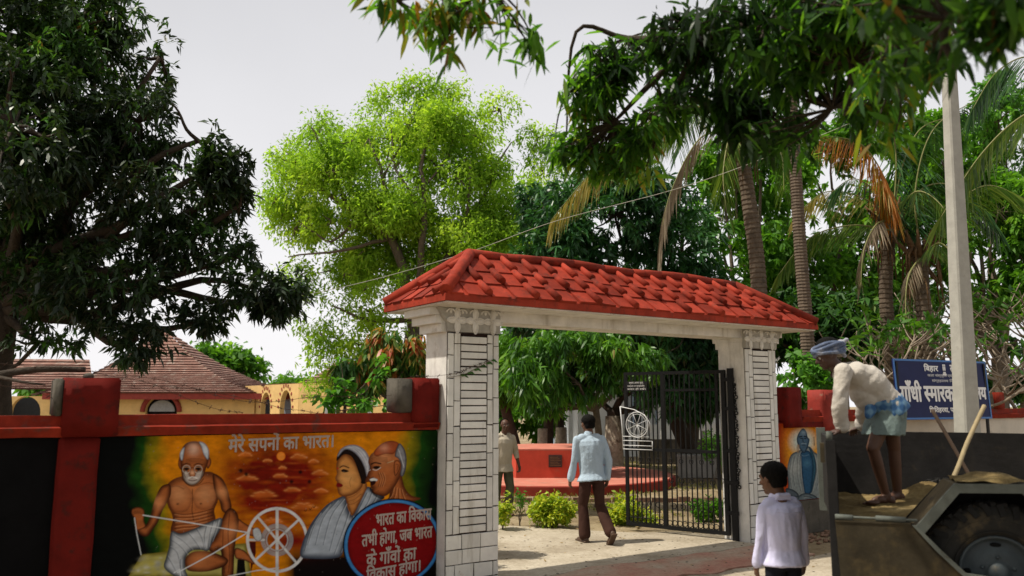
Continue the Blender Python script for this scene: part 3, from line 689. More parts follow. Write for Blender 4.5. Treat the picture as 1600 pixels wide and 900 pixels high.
    P.line([(800, 640), (600, 762), (380, 880)], 1.7, wt, sm=False); P.line([(360, 880), (395, 860), (400, 905)], 2, wt, sm=False); P.line([(690, 902), (860, 868), (1000, 850)], 1.4, wt, sm=False)
    # spinning wheel
    P.frame(340, 640, 3.4625)
    P.disc(322, 705, 76, (150, 150, 154), 7, alpha=.8); P.disc(322, 705, 62, (120, 60, 50), 2, alpha=.6)
    for k in range(4):
        a = pi / 4 * k + .06 * (k % 2); P.line([(322 - 158 * cos(a) * (.94 if k == 0 else 1), 705 - 166 * sin(a)), (322 + 158 * cos(a) * (.94 if k == 0 else 1), 705 + 166 * sin(a))] if k else [(160, 705), (250, 705)], 3.6, (206, 206, 208), sm=False)
    ring = [(322 + 160 * cos(t), 705 + 170 * sin(t)) for t in np.linspace(0, 2 * pi, 40)]
    P.line(ring, 4.6, (212, 212, 214), sm=False); P.line([(322, 540), (322, 905)], 4.6, (206, 206, 208), sm=False)
    P.disc(322, 705, 12, (214, 214, 214)); P.disc(322, 705, 58, (170, 170, 172), 2.2)
    P.fill([(190, 650), (215, 638), (235, 660), (240, 700), (215, 712), (195, 690)], (190, 194, 200), (100, 90, 84), 2)
    # woman in profile
    P.frame(500, 680, 4.09)
    P.fill([(160, 392), (110, 405), (50, 440), (0, 490), (-60, 570), (-110, 680), (-125, 770), (-60, 790), (120, 780), (160, 700), (240, 560), (330, 460), (410, 400), (395, 370), (340, 350), (315, 330), (280, 340), (250, 400), (210, 510), (180, 470)], (168, 178, 192), (60, 68, 84), 12)
    cloth_folds(P, [[(150, 410), (70, 520), (20, 700)], [(165, 440), (110, 560), (60, 740)], [(185, 490), (150, 600), (90, 760)], [(110, 420), (20, 530), (-30, 700)], [(60, 445), (-30, 560), (-80, 700)], [(210, 520), (180, 620), (130, 750)], [(300, 370), (260, 450), (215, 540)], [(330, 370), (300, 440), (240, 530)], [(365, 380), (340, 430), (270, 510)], [(0, 500), (-60, 600), (-100, 740)]], 1.6)
    P.fill([(160, 385), (162, 330), (280, 290), (300, 330), (285, 370), (250, 440), (208, 512), (180, 460)], (186, 120, 62), (110, 60, 30), 5)
    for k in range(3): P.line([(180, 400 + k * 22), (220, 385 + k * 25), (262, 350 + k * 26)], 1.0, (110, 60, 30), .7)
    P.fill([(112, 160), (104, 210), (108, 245), (98, 275), (108, 300), (104, 322), (112, 345), (120, 375), (150, 392), (210, 380), (262, 340), (276, 290), (250, 220), (210, 150), (160, 118)], (206, 140, 74), (112, 60, 28), 9, light=(180, 270, 50), lc=(224, 166, 100))
    P.fill([(106, 165), (118, 110), (160, 88), (215, 98), (262, 145), (296, 215), (302, 275), (288, 310), (262, 305), (262, 285), (246, 235), (222, 170), (190, 130), (150, 124)], (28, 18, 16), (14, 8, 8), 3)
    P.fill([(112, 140), (130, 92), (180, 64), (240, 66), (290, 100), (318, 160), (318, 250), (300, 270), (285, 210), (255, 150), (210, 105), (160, 92)], (196, 196, 206), (112, 112, 124), 4)
    cloth_folds(P, [[(150, 86), (220, 88), (270, 140), (300, 210)], [(200, 70), (260, 100), (300, 160)]], 1.0)
    P.line([(128, 206), (150, 196), (184, 208)], 1.7, (36, 18, 12), .95); P.fill([(134, 228), (152, 216), (184, 230), (155, 238)], (30, 16, 12)); P.blob(113, 212, 6, 6, (180, 30, 20), .9, 4)
    P.fill([(106, 312), (120, 303), (146, 318), (135, 332), (108, 330)], (120, 20, 18)); P.line([(102, 288), (118, 292)], 1.2, (110, 56, 28), .9)
    P.line([(200, 270), (190, 300), (196, 330)], .9, (130, 76, 36), .6)
    # man in profile, laughing
    P.fill([(470, 200), (440, 400), (410, 430), (440, 455), (640, 410), (585, 385), (545, 340), (525, 270), (520, 230)], SK, (84, 40, 20), 10)
    for k in range(4): P.line([(470 + k * 16, 330 + k * 6), (455 + k * 24, 380), (430 + k * 36, 412)], 1.2, SKD, .7); P.line([(478 + k * 16, 330 + k * 6), (463 + k * 24, 384), (440 + k * 36, 412)], 1.0, SKL, .5)
    P.fill([(345, 105), (320, 130), (308, 170), (318, 205), (308, 235), (290, 290), (288, 302), (318, 300), (322, 325), (334, 345), (332, 365), (360, 380), (420, 388), (470, 340), (510, 270), (540, 200), (548, 130), (510, 60), (450, 36), (390, 58)], SK, (84, 40, 20), 11, light=(400, 130, 60), lc=(208, 140, 94))
    P.fill([(345, 105), (390, 58), (450, 36), (500, 48), (495, 80), (470, 120), (420, 120), (360, 135)], (160, 76, 40), (120, 54, 26), 4, light=(410, 80, 30), lc=(214, 150, 120))
    P.fill([(478, 130), (495, 70), (512, 52), (540, 90), (553, 150), (548, 215), (530, 262), (512, 250), (518, 190), (500, 150)], (136, 136, 142), (60, 60, 66), 4)
    for k in range(9): P.line([(500 + k * 4, 90 + k * 12), (512 + k * 3, 110 + k * 12)], .8, (210, 210, 214), .7)
    P.fill([(474, 170), (500, 160), (516, 185), (506, 225), (482, 262), (472, 230)], (170, 96, 52), (80, 38, 18), 3); P.line([(486, 185), (500, 190), (490, 230)], 1.0, SKD, .8)
    for k in range(4): P.line([(330, 150 + k * 10), (370, 138 + k * 9), (430, 146 + k * 9)], 1.0, SKD, .55)
    P.line([(328, 185), (352, 176), (388, 182)], 2.2, (40, 22, 16), .95); P.fill([(338, 205), (358, 196), (386, 202), (360, 218)], (30, 16, 12))
    P.line([(300, 232), (322, 222)], 1.0, (190, 190, 186)); P.line([(338, 218), (360, 224), (388, 206)], 1.0, (200, 200, 196)); P.line([(430, 178), (470, 164)], 1.0, (190, 170, 130))
    P.fill([(316, 282), (340, 272), (368, 282), (362, 294), (330, 296)], (214, 214, 214), (140, 140, 140), 1.2); P.fill([(322, 296), (356, 292), (350, 312), (330, 320)], (40, 12, 10))
    P.line([(310, 262), (320, 275), (340, 268)], 1.2, SKD, .8)
    for k in range(3): P.line([(372 + k * 14, 240), (384 + k * 14, 280), (372 + k * 12, 330)], 1.1, SKD, .6); P.line([(379 + k * 14, 240), (391 + k * 14, 280), (379 + k * 12, 330)], 1.0, SKL, .4)
    P.fill([(326, 330), (352, 372), (400, 388), (412, 400), (395, 410), (345, 385), (318, 350)], (20, 10, 8), alpha=.8)
    # motto disc
    ell = [(462 + 316 * cos(t) + 14 * sin(t), 690 + 285 * sin(t) - 30 * cos(t)) for t in np.linspace(0, 2 * pi, 40, endpoint=False)]
    P.fill(ell, (8, 10, 12), soft=.6); ell2 = [(462 + (x - 462) * .972, 690 + (y - 690) * .972) for x, y in ell]; P.fill(ell2, (66, 132, 196), (40, 96, 160), 2)
    ell3 = [(462 + (x - 462) * .905, 690 + (y - 690) * .905) for x, y in ell]; P.fill(ell3, (8, 10, 12)); ell4 = [(462 + (x - 462) * .895, 690 + (y - 690) * .895) for x, y in ell]
    P.fill(ell4, (128, 12, 16), (108, 8, 12), 6)
    for _ in range(260):   # flaking specks
        P.blob(random.uniform(-1100, 800), random.uniform(0, 900), random.uniform(1, 4), random.uniform(1, 4), random.choice([(150, 140, 130), (20, 16, 14)]), .5)
def paint_right(P):
    u, v = P.u, P.v; n = fbm(u, v, 30, 9) - .5
    P.c[:] = P._lin((190, 70, 12)); d = np.hypot((u - 1258) / 1.0, (v - 700) / 1.2)
    a = np.clip(1 - (d - 14) / 34 + n * .5, 0, 1)[:, None]; P.c[:] = P.c * (1 - a) + P._lin((226, 160, 40)) * a
    a = np.clip(1 - (np.hypot(u - 1254, v - 690) - 10) / 15, 0, 1)[:, None]; P.c[:] = P.c * (1 - a) + P._lin((196, 208, 200)) * a
    a = np.clip((np.abs(u - 1256) - 26 + n * 12) / 14, 0, 1)[:, None] * .85; P.c[:] = P.c * (1 - a) + P._lin((120, 26, 10)) * a
    a = np.clip((v - 796 + n * 14) / 10, 0, 1)[:, None]; P.c[:] = P.c * (1 - a) + P._lin((92, 86, 66)) * a
    a = np.clip((u - 1286 - (v - 720) * .05) / 4, 0, 1)[:, None]; P.c[:] = P.c * (1 - a) + P._lin((16, 12, 14)) * a
    P.frame(1180, 660, 5.629)
    P.fill([(380, 250), (320, 280), (292, 350), (280, 440), (290, 560), (270, 600), (300, 660), (380, 680), (450, 640), (560, 700), (640, 720), (636, 620), (610, 500), (600, 400), (570, 300), (520, 260), (470, 210)], (132, 140, 140), (60, 70, 78), 5, light=(350, 400, 60), lc=(168, 172, 168))
    P.fill([(400, 270), (470, 250), (505, 320), (512, 430), (500, 560), (490, 620), (440, 640), (415, 520), (405, 380)], (44, 84, 116), (22, 50, 74), 4, light=(455, 360, 34), lc=(76, 122, 150))
    P.fill([(366, 140), (384, 90), (420, 52), (450, 80), (462, 130), (478, 150), (470, 195), (455, 240), (430, 270), (396, 240), (372, 190)], (74, 100, 122), (30, 48, 66), 4, light=(425, 90, 24), lc=(130, 150, 164))
    P.fill([(365, 200), (388, 200), (384, 262), (366, 258)], (150, 120, 90), alpha=.7)
    P.line([(388, 128), (412, 122)], 1.6, (16, 24, 34)); P.line([(430, 122), (452, 128)], 1.6, (16, 24, 34)); P.line([(396, 140), (414, 140)], 1.2, (10, 16, 24)); P.line([(432, 140), (448, 142)], 1.2, (10, 16, 24))
    P.line([(420, 140), (422, 172), (434, 178)], 1.2, (24, 40, 56)); P.line([(408, 188), (428, 183), (448, 189)], 1.1, (140, 156, 166), .8); P.line([(414, 202), (442, 202)], .9, (16, 26, 38), .8)
    P.line([(405, 285), (430, 296), (470, 285)], .8, (120, 150, 170), .6)
    cloth_folds(P, [[(350, 300), (330, 420), (350, 560)], [(380, 290), (370, 430), (400, 600)], [(320, 320), (305, 440), (320, 580)], [(395, 300), (400, 450), (425, 620)], [(520, 290), (540, 430), (500, 610)], [(545, 300), (575, 430), (540, 580)], [(570, 330), (600, 450), (570, 560)], [(540, 640), (590, 640), (630, 660)], [(545, 665), (600, 672), (636, 690)]], 1.0, (44, 52, 62), (190, 194, 190))
    P.fill([(470, 215), (500, 250), (530, 330), (535, 430), (515, 540), (495, 620), (500, 500), (508, 400), (495, 300)], (52, 92, 112), (26, 56, 74), 3)
    P.fill([(380, 650), (440, 622), (520, 640), (556, 680), (540, 720), (480, 755), (430, 740), (375, 700)], (98, 110, 116), (40, 50, 58), 4, light=(450, 670, 26), lc=(140, 150, 152))
    for a in range(4): P.line([(430 + a * 10, 650 + a * 22), (480 + a * 8, 655 + a * 22), (530, 680 + a * 12)], 1.0, (24, 32, 40), .8)
    P.fill([(270, 580), (330, 590), (380, 630), (370, 660), (300, 650), (272, 620)], (84, 94, 102), (40, 48, 56), 4)
    P.line([(516, 130), (520, 200)], 1.3, (20, 18, 10), .7)

# ------------------------------------------------------------------ boundary walls, in the gate's frame
def coping(x0, x1, parent, m=None, yf=.10, yb=.36, z0=1.575, z1=1.75):
    mb = MB(); n = max(2, int((x1 - x0) / .25)); prof = [(yf + .012, z0), (yf - .02, z0 + .075), (yf + .035, z0 + .088), (yf + .04, z1), (yb, z1), (yb, z0)]
    vs = []; fs = []
    for i in range(n + 1):
        x = lerp(x0, x1, i / n)
        for (y, z) in prof:
            q = mnoise.noise(Vector((x * 3, y * 9, z * 9))) * .006 if 0 < i < n else 0; vs.append((x, y + q, z + q))
    k = len(prof)
    for i in range(n):
        for j in range(k): fs.append((i * k + j, i * k + (j + 1) % k, (i + 1) * k + (j + 1) % k, (i + 1) * k + j))
    fs += [tuple(range(k))[::-1], tuple(n * k + j for j in range(k))]
    mb.add(vs, fs); return mb.obj('coping', m or M_redl, parent)
def rough_box(x0, x1, y0, y1, z0, z1, amp=.008, seg=.12):
    """box with slightly uneven, worn faces and softened edges"""
    bm = bmesh.new(); bmesh.ops.create_cube(bm, size=1)
    for v in bm.verts: v.co = Vector((lerp(x0, x1, v.co.x + .5), lerp(y0, y1, v.co.y + .5), lerp(z0, z1, v.co.z + .5)))
    bmesh.ops.bevel(bm, geom=list(bm.edges), offset=.012, segments=2, affect='EDGES')
    bmesh.ops.subdivide_edges(bm, edges=[e for e in bm.edges if e.calc_length() > seg], cuts=max(1, int(max(x1 - x0, z1 - z0) / seg / 1.5)), use_grid_fill=True)
    for v in bm.verts: v.co += Vector([mnoise.noise(v.co * 5 + Vector((k * 9, 0, 0))) * amp for k in range(3)])
    mb = MB(); bm.verts.ensure_lookup_table(); mb.add([v.co for v in bm.verts], [[v.index for v in f.verts] for f in bm.faces], True); bm.free(); return mb
lw = thing('boundary_wall', 'red and black boundary wall left of the gateway with a mural of a man spinning thread', 'wall', G0, GA)
MB().box(-9.0, -.70, .16, .34, -.05, 1.574).obj('wall_panel', M_black, lw)
coping(-9.0, -.70, lw)
rough_box(-4.235, -3.93, .10, .40, -.05, 1.570).obj('pier', M_redw, lw)
pt = rough_box(-4.225, -3.80, .065, .42, 1.5755, 2.06); pt.obj('pier_top', M_redw, lw)
rough_box(-4.285, -4.222, .085, .415, 1.745, 2.052, .006).obj('cement_edge', M_cem, lw)
rough_box(-1.02, -.705, .085, .38, 1.60, 2.115).obj('pier_top', M_redw, lw)
rough_box(-1.19, -1.018, .095, .375, 1.752, 2.108, .010).obj('cement_edge', M_cem, lw)
mural = painted_panel('mural', -3.925, -.69, .02, 1.566, 620, 300, .155, paint_left, lw, .98)
M_pink = mat('faded_white_lettering', (.40, .33, .30), .6, .2, 40)
def wtext(t, ua, va, ub, vb, rot=0.0, bold=.0, m=M_pink, parent=mural, y=.1525):
    (xa, za) = on_plane(ua, va, y); (xb, zb) = on_plane(ub, vb, y); xm, zc = on_plane(ua, vb, y)
    text_mesh(t, xa, xb, zc, za, y, m, parent, rot=rot, thick=.0040)
def condensed(t): return t
wtext('मेरे सपनों का भारत।', 358, 679, 520, 707, .02)
wtext('भारत का िवकास', 588, 797, 674, 822, .03)
wtext('तभी होगा, जब भारत', 566, 829, 675, 858, .03)
wtext('के गाँवों का', 573, 859, 650, 885, .03)
wtext('िवकास होगा।', 573, 884, 656, 912, .06)
rw = thing('boundary_wall', 'red and cream boundary wall right of the gateway with a mural of a shawled man', 'wall', G0, GA)
MB().box(4.66, 6.2, .16, .34, -.05, 1.574).obj('wall_panel', M_redw, rw)
MB().box(6.2, 22.0, .16, .34, -.05, 1.574).obj('wall_panel', mat('cream_wall_paint', (.58, .53, .45), .85, .12, 3, .4, 40, ((.38, .33, .27), 3, .6, .1, .6)), rw)
coping(5.36, 5.83, rw); coping(6.42, 22.0, rw)
rough_box(4.98, 5.34, .085, .38, 1.50, 2.08).obj('pier_top', M_redw, rw)
rough_box(5.85, 6.40, .085, .38, 1.40, 2.05, .012).obj('pier_top', mat('faded_red_paint', (.24, .025, .016), .8, .3, 5, .4, 50, ((.25, .16, .11), 4, .58, .08, .8)), rw)
rough_box(10.6, 10.95, .10, .38, 1.752, 2.02, .012).obj('pier_top', M_cem, rw)
rough_box(11.0, 11.35, .10, .38, 1.752, 2.05, .012).obj('pier_top', M_redl, rw)
MB().box(4.98, 6.08, .11, .158, 1.50, 1.578).obj('red_band', M_redw, rw)
MB().box(4.665, 6.08, .12, .158, .0, .46).obj('plinth', M_cem, rw)
mural2 = painted_panel('mural', 4.68, 6.06, .47, 1.56, 330, 260, .152, paint_right, rw, .88)
# ------------------------------------------------------------------ foliage engine
def unit(a): return a / (np.linalg.norm(a, axis=-1, keepdims=True) + 1e-9)
PROF = {1: None, 2: ((.0, .10), (.45, 1.0), (1.0, .06)), 3: ((.0, .12), (.3, .95), (.68, .8), (1.0, .04))}
def leaf_geo(P, D, S, L, Wd, droop=.25, ns=2):
    """strips or single folded rhombs; returns V, F"""
    n = len(P); L = np.broadcast_to(L, n)[:, None]; Wd = np.broadcast_to(Wd, n)[:, None] * .5; dn = np.array([0, 0, -1.0])
    if ns == 1:
        m = P + D * L * .45 + dn * L * droop * .2
        V = np.stack([P, m + S * Wd, P + D * L + dn * L * droop, m - S * Wd], 1); k = np.arange(n)[:, None] * 4
        return V.reshape(-1, 3), (k + np.array([0, 1, 2, 3]))
    rows = []
    for t, w in PROF[ns]:
        c = P + D * L * t + dn * L * droop * t * t; rows += [c + S * Wd * w, c - S * Wd * w]
    V = np.stack(rows, 1); r = len(rows); k = np.arange(n)[:, None, None] * r
    f = np.array([[2 * i, 2 * i + 1, 2 * i + 3, 2 * i + 2] for i in range(ns)])
    return V.reshape(-1, 3), (k + f[None]).reshape(-1, 4)
def rosettes(C, A, K, L, Wd, down=.5, out=.5, spread=1.0, droop=.25, ns=2, jit=.03, lvar=.3):
    """K leaves round every tip C with axis A"""
    n = len(C); P = np.repeat(C, K, 0) + rng.normal(0, jit, (n * K, 3)); A = np.repeat(A, K, 0)
    rnd = unit(rng.normal(0, 1, (n * K, 3))); D = unit(A * out + rnd * spread + np.array([0, 0, -down]))
    S = unit(np.cross(D, unit(rng.normal(0, .6, (n * K, 3)) + np.array([0, 0, 1.0])))); q = 1 + rng.uniform(-lvar, lvar, n * K)
    return leaf_geo(P, D, S, L * q, Wd * q, droop, ns)
def blob_points(blobs, n, gap=.0, gfreq=1.2, seed=0, shell=.5):
    """points through a set of ellipsoids ((x,y,z),(rx,ry,rz),weight), with gaps"""
    w = np.array([b[2] if len(b) > 2 else b[1][0] * b[1][2] for b in blobs], float); w /= w.sum(); out = []; ax = []
    ch = rng.choice(len(blobs), n, p=w)
    d = unit(rng.normal(0, 1, (n, 3))); r = shell + (1 - shell) * rng.random(n) ** .7
    for i in range(n):
        c, R_, = blobs[ch[i]][:2]; p = np.array(c) + d[i] * np.array(R_) * r[i]
        if gap > 0 and mnoise.noise(Vector(p * gfreq) + Vector((seed, seed * 2, 0))) < gap - .55: continue
        out.append(p); ax.append(d[i])
    return np.array(out), np.array(ax)
def PB(px, py, Y, rx, ry, rd=None, w=None):
    s = FPX * 1.01 / Y; c = at(px, py, Y); b = [tuple(c), (rx / s, (rd if rd is not None else (rx + ry) / 2 / s), ry / s)]
    if w is not None: b.append(w)
    else: b.append(rx * ry / 1000.)
    return tuple(b)
def smooth_path(pts, k=4): return [Vector(p) for p in smooth3(pts, k)]
def smooth3(pts, k=4):
    P = np.array([tuple(p) for p in pts], float); n = len(P); out = []
    for i in range(n - 1):
        p0, p1, p2, p3 = P[max(i - 1, 0)], P[i], P[i + 1], P[min(i + 2, n - 1)]
        for j in range(k):
            t = j / k; out.append(.5 * ((2 * p1) + (-p0 + p2) * t + (2 * p0 - 5 * p1 + 4 * p2 - p3) * t * t + (-p0 + 3 * p1 - 3 * p2 + p3) * t ** 3))
    out.append(P[-1]); return np.array(out)
def wob(a, b, k, amp):
    a = Vector(a); b = Vector(b); L = (b - a).length; pts = [a]
    for i in range(1, k): pts.append(a.lerp(b, i / k) + Vector([random.uniform(-1, 1) * amp * L for _ in range(3)]))
    return smooth_path(pts + [b], 3)
M_bark = mat('dark_mango_bark', (.05, .038, .028), .95, .35, 10, 1.0, 30, dist=.02)
M_bark2 = mat('grey_brown_bark', (.11, .085, .06), .95, .35, 12, 1.0, 30, dist=.02)
M_bark3 = mat('pale_frangipani_bark', (.25, .20, .15), .9, .3, 14, .8, 30, dist=.01)
def tree(name, label, base, blobs, n, leafm, L, Wd, K=10, ns=2, bark=None, r=.18, fork=None, gap=.35, gfreq=1.0, down=.5, out=.5, droop=.25, limbs=None, twigs=60, group=None, shell=.5, jit=.03, limb_r=None):
    base = Vector(base); t = thing(name, label, 'tree' if 'shrub' not in name and 'plant' not in name and 'sapling' not in name else ('shrub' if 'shrub' in name else 'plant'), base, 0, group)
    C, A = blob_points(blobs, n, gap, gfreq, random.random() * 50, shell)
    V, F = rosettes(C, A, K, L, Wd, down, out, 1.0, droop, ns, jit); V = V - np.array(base)
    tb = MB(); fork = Vector(fork) if fork else base + Vector((0, 0, 1.5)); b0 = base - base
    tb.tube([p - base for p in wob(base - Vector((0, 0, .1)), fork, 3, .03)], [r * 1.25] + [r * (1.05 - .02 * i) for i in range(9)], 10)
    cents = [Vector(b[0]) for b in blobs]; lr = limb_r or r * .5
    for c in cents if limbs is None else []:
        pts = wob(fork - Vector((0, 0, .1)), c, 4, .06); tb.tube([p - base for p in pts], list(np.linspace(lr, lr * .25, len(pts))), 6)
    for path, ra, rb_ in (limbs or []):
        pts = smooth_path(path, 4); pts = [p + Vector([mnoise.noise(p * 1.3 + Vector((k * 7, 0, 0))) * .12 for k in range(3)]) for p in pts]
        tb.tube([p - base for p in pts], list(np.linspace(ra, rb_, len(pts))), 6)
        cents.append(pts[len(pts) // 2]); cents.append(pts[-1])
    if len(C):
        for i in rng.integers(0, len(C), twigs):
            p = Vector(C[i]); c = min(cents, key=lambda q: (q - p).length); pts = wob(c, p, 3, .08)
            tb.tube([q - base for q in pts], list(np.linspace(lr * .28, lr * .07, len(pts))), 4, caps=False)
    tb.obj('trunk', bark or M_bark, t); link('crown', np_mesh('crown', V, F, leafm), t, 'stuff'); return t
LM = leaf_mat
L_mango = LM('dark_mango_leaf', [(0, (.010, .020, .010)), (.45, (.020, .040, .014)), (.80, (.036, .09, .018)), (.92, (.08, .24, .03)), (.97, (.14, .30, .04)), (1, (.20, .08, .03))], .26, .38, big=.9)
L_mango2 = LM('deep_green_mango_leaf', [(0, (.008, .034, .012)), (.4, (.020, .078, .024)), (.75, (.045, .15, .04)), (1, (.09, .23, .06))], .25, .38, big=.7)
L_over = LM('overhanging_mango_leaf', [(0, (.008, .020, .008)), (.40, (.018, .052, .012)), (.62, (.045, .14, .018)), (.84, (.13, .30, .03)), (.95, (.24, .18, .03)), (1, (.15, .07, .02))], .60, .4, big=.9)
L_neem = LM('fresh_yellow_green_leaflet', [(0, (.14, .27, .035)), (.4, (.25, .42, .045)), (.75, (.37, .54, .06)), (1, (.48, .62, .09))], .60, .6, (1.15, 1.2, .5), .1, big=.45)
L_light = LM('light_green_mango_leaf', [(0, (.018, .06, .010)), (.45, (.045, .14, .016)), (.8, (.12, .29, .026)), (.97, (.20, .38, .05)), (1, (.3, .16, .03))], .45, .4, (1.3, 1.3, .5), big=1.2)
L_mid = LM('mid_green_leaf', [(0, (.03, .09, .014)), (.45, (.08, .22, .022)), (.8, (.16, .36, .03)), (1, (.26, .46, .05))], .5, .5, (1.3, 1.3, .5), .2, big=.7)
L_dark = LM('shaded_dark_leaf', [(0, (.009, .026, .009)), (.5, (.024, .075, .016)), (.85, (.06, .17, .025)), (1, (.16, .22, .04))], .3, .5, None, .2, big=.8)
L_bright = LM('bright_green_leaf', [(0, (.05, .16, .02)), (.5, (.10, .28, .03)), (1, (.20, .42, .05))], .5, .45, (1.2, 1.25, .5), big=.8)
L_gold = LM('golden_duranta_leaf', [(0, (.12, .26, .02)), (.4, (.34, .46, .03)), (1, (.62, .64, .05))], .45, .5, (1.1, 1.1, .5))
L_new = LM('red_and_green_new_leaf', [(0, (.03, .10, .02)), (.50, (.07, .20, .03)), (.64, (.24, .26, .05)), (.78, (.46, .17, .05)), (1, (.55, .10, .05))], .4, .4, (1.3, 1.1, .6), big=2.2)

# ------------------------------------------------------------------ trees
at3 = lambda x, y, Y: at(x, y, Y)
gp = lambda x, Y: Vector((x, Y, 0))
bx_ = at(-8, 640, 10.6)
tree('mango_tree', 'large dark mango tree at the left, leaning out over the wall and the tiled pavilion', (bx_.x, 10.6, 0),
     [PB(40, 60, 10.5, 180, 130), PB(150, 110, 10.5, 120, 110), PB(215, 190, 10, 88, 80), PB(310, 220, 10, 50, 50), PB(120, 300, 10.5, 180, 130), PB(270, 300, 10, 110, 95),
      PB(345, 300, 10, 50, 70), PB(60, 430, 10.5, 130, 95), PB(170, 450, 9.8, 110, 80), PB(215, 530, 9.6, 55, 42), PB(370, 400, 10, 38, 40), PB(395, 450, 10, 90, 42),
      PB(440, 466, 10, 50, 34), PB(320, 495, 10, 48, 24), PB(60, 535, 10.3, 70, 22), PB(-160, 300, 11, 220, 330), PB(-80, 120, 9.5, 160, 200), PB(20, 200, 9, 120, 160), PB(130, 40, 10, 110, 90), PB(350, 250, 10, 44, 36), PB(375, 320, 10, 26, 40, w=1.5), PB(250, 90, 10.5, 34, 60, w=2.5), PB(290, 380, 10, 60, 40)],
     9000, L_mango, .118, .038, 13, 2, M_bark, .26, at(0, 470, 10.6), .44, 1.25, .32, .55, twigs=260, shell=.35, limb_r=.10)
NB = []
for k in range(150):
    a_ = random.uniform(0, 2 * pi); q_ = random.random() ** .55; cx_ = 636 + 205 * q_ * cos(a_) + 10 * sin(a_ * 3); cy_ = 315 + (155 if sin(a_) < 0 else 150) * q_ * sin(a_)
    e_ = 1 - .55 * q_; NB.append(PB(cx_, cy_, 28 + random.uniform(-1.6, 1.6), random.uniform(30, 60) * (e_ + .3), random.uniform(20, 42) * (e_ + .3), w=random.uniform(.7, 1.6) * (e_ + .2)))
for (x_, y_) in ((545, 500), (520, 470), (580, 490), (500, 520), (560, 540), (610, 520), (470, 430), (540, 585), (600, 580), (505, 560), (840, 215), (860, 330), (820, 400), (850, 270), (655, 135), (700, 140), (610, 150), (780, 170), (850, 300), (835, 380), (860, 250), (800, 330), (500, 200), (480, 500), (530, 530), (570, 560), (620, 560), (450, 470), (510, 600)): NB.append(PB(x_, y_, 28, random.uniform(26, 44), random.uniform(16, 30), w=.75))
tree('neem_tree', 'tall feathery yellow-green tree with dark spreading limbs behind the gateway roof', gp(-3.6, 28),
     NB,
     9200, L_neem, .16, .066, 15, 1, M_bark2, .34, at(648, 520, 28), .32, .9, .15, .35, .3,
     limbs=[([at(655, 300, 27), at(700, 240, 27), at(715, 180, 27.5)], .05, .012), ([at(610, 370, 27.5), at(540, 390, 27), at(450, 400, 27)], .09, .02), ([at(560, 335, 27), at(520, 380, 27), at(470, 350, 27)], .06, .02), ([at(600, 280, 27), at(640, 200, 27), at(650, 175, 27)], .04, .012), ([at(648, 540, 28), at(640, 470, 28), at(610, 370, 27.5), at(540, 320, 27), at(470, 285, 27)], .26, .05), ([at(640, 470, 28), at(700, 400, 28), at(760, 300, 28), at(795, 225, 28)], .17, .02),
            ([at(610, 370, 27.5), at(600, 280, 27), at(575, 215, 27)], .12, .02), ([at(645, 480, 28), at(665, 350, 27), at(660, 240, 27), at(685, 200, 27)], .15, .02), ([at(540, 320, 27), at(500, 220, 27), at(480, 195, 27)], .08, .015),
            ([at(640, 500, 28), at(580, 500, 28), at(520, 480, 28)], .12, .03), ([at(700, 400, 28), at(730, 330, 27), at(735, 250, 27)], .10, .02), ([at(600, 600, 29), at(590, 540, 29), at(560, 480, 29)], .14, .04), ([at(665, 350, 27), at(620, 260, 27), at(612, 200, 27)], .07, .015)],
     twigs=520, jit=.15, limb_r=.13)
tree('dense_mango_tree', 'dense dark green mango tree right behind the middle of the gateway roof', gp(5.2, 23.5),
     [PB(960, 335, 20, 140, 75), PB(880, 390, 19.5, 80, 60), PB(1050, 390, 20, 80, 85), PB(975, 290, 20, 90, 40), PB(1080, 500, 20, 90, 90), PB(850, 480, 20, 80, 90), PB(960, 480, 20, 120, 80), PB(850, 320, 21, 50, 50), PB(1050, 600, 21, 80, 50), PB(1075, 310, 21, 40, 35)],
     3400, L_mango2, .21, .065, 11, 2, M_bark, .22, at(1040, 600, 22), .30, .8, .5, .5, twigs=60, shell=.3)
tree('slender_mango_tree', 'young light green mango tree with drooping leaves and thin forked trunk beside the red platform', (at(933, 690, 15.5).x, 15.5, 0),
     [PB(870, 555, 15, 85, 42), PB(955, 560, 15, 60, 45), PB(828, 590, 14.5, 45, 35), PB(905, 600, 15, 60, 30), PB(1005, 560, 15.5, 40, 35), PB(900, 530, 15.5, 100, 25), PB(845, 632, 15.5, 35, 18, w=.5)],
     760, L_light, .17, .042, 11, 3, M_bark2, .07, at(930, 632, 15.5), .42, 1.2, .9, .3, .4, twigs=70, limb_r=.05, shell=.3)
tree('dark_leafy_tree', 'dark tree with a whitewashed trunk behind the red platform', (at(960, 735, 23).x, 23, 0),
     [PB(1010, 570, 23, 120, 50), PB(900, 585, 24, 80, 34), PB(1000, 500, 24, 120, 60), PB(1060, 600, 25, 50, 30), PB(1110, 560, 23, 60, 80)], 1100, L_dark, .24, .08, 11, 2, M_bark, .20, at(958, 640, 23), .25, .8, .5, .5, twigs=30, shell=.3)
for k, (px, Y, w, lab) in enumerate(((815, 22.5, .15, 'dark leaning trunk of a shade tree left of the red platform'), (850, 23.5, .15, 'whitewashed trunk of a shade tree behind the left end of the platform'), (877, 24.5, .14, 'second whitewashed trunk of a shade tree behind the platform block'))):
    b = at(px, 700, Y); lean = (-35 if k == 0 else 8 if k == 1 else -6)
    tree('shade_tree', lab, (b.x, Y, 0), [PB(px - 10 + 10 * k, 560, Y, 70, 50), PB(px + lean, 600, Y, 60, 32)], 420, L_dark if k else L_mid, .24, .07, 10, 2, M_bark, w, at(px + lean, 600, Y), .2, .8, .6, .4, twigs=20, group='shade trees behind the platform', shell=.3)
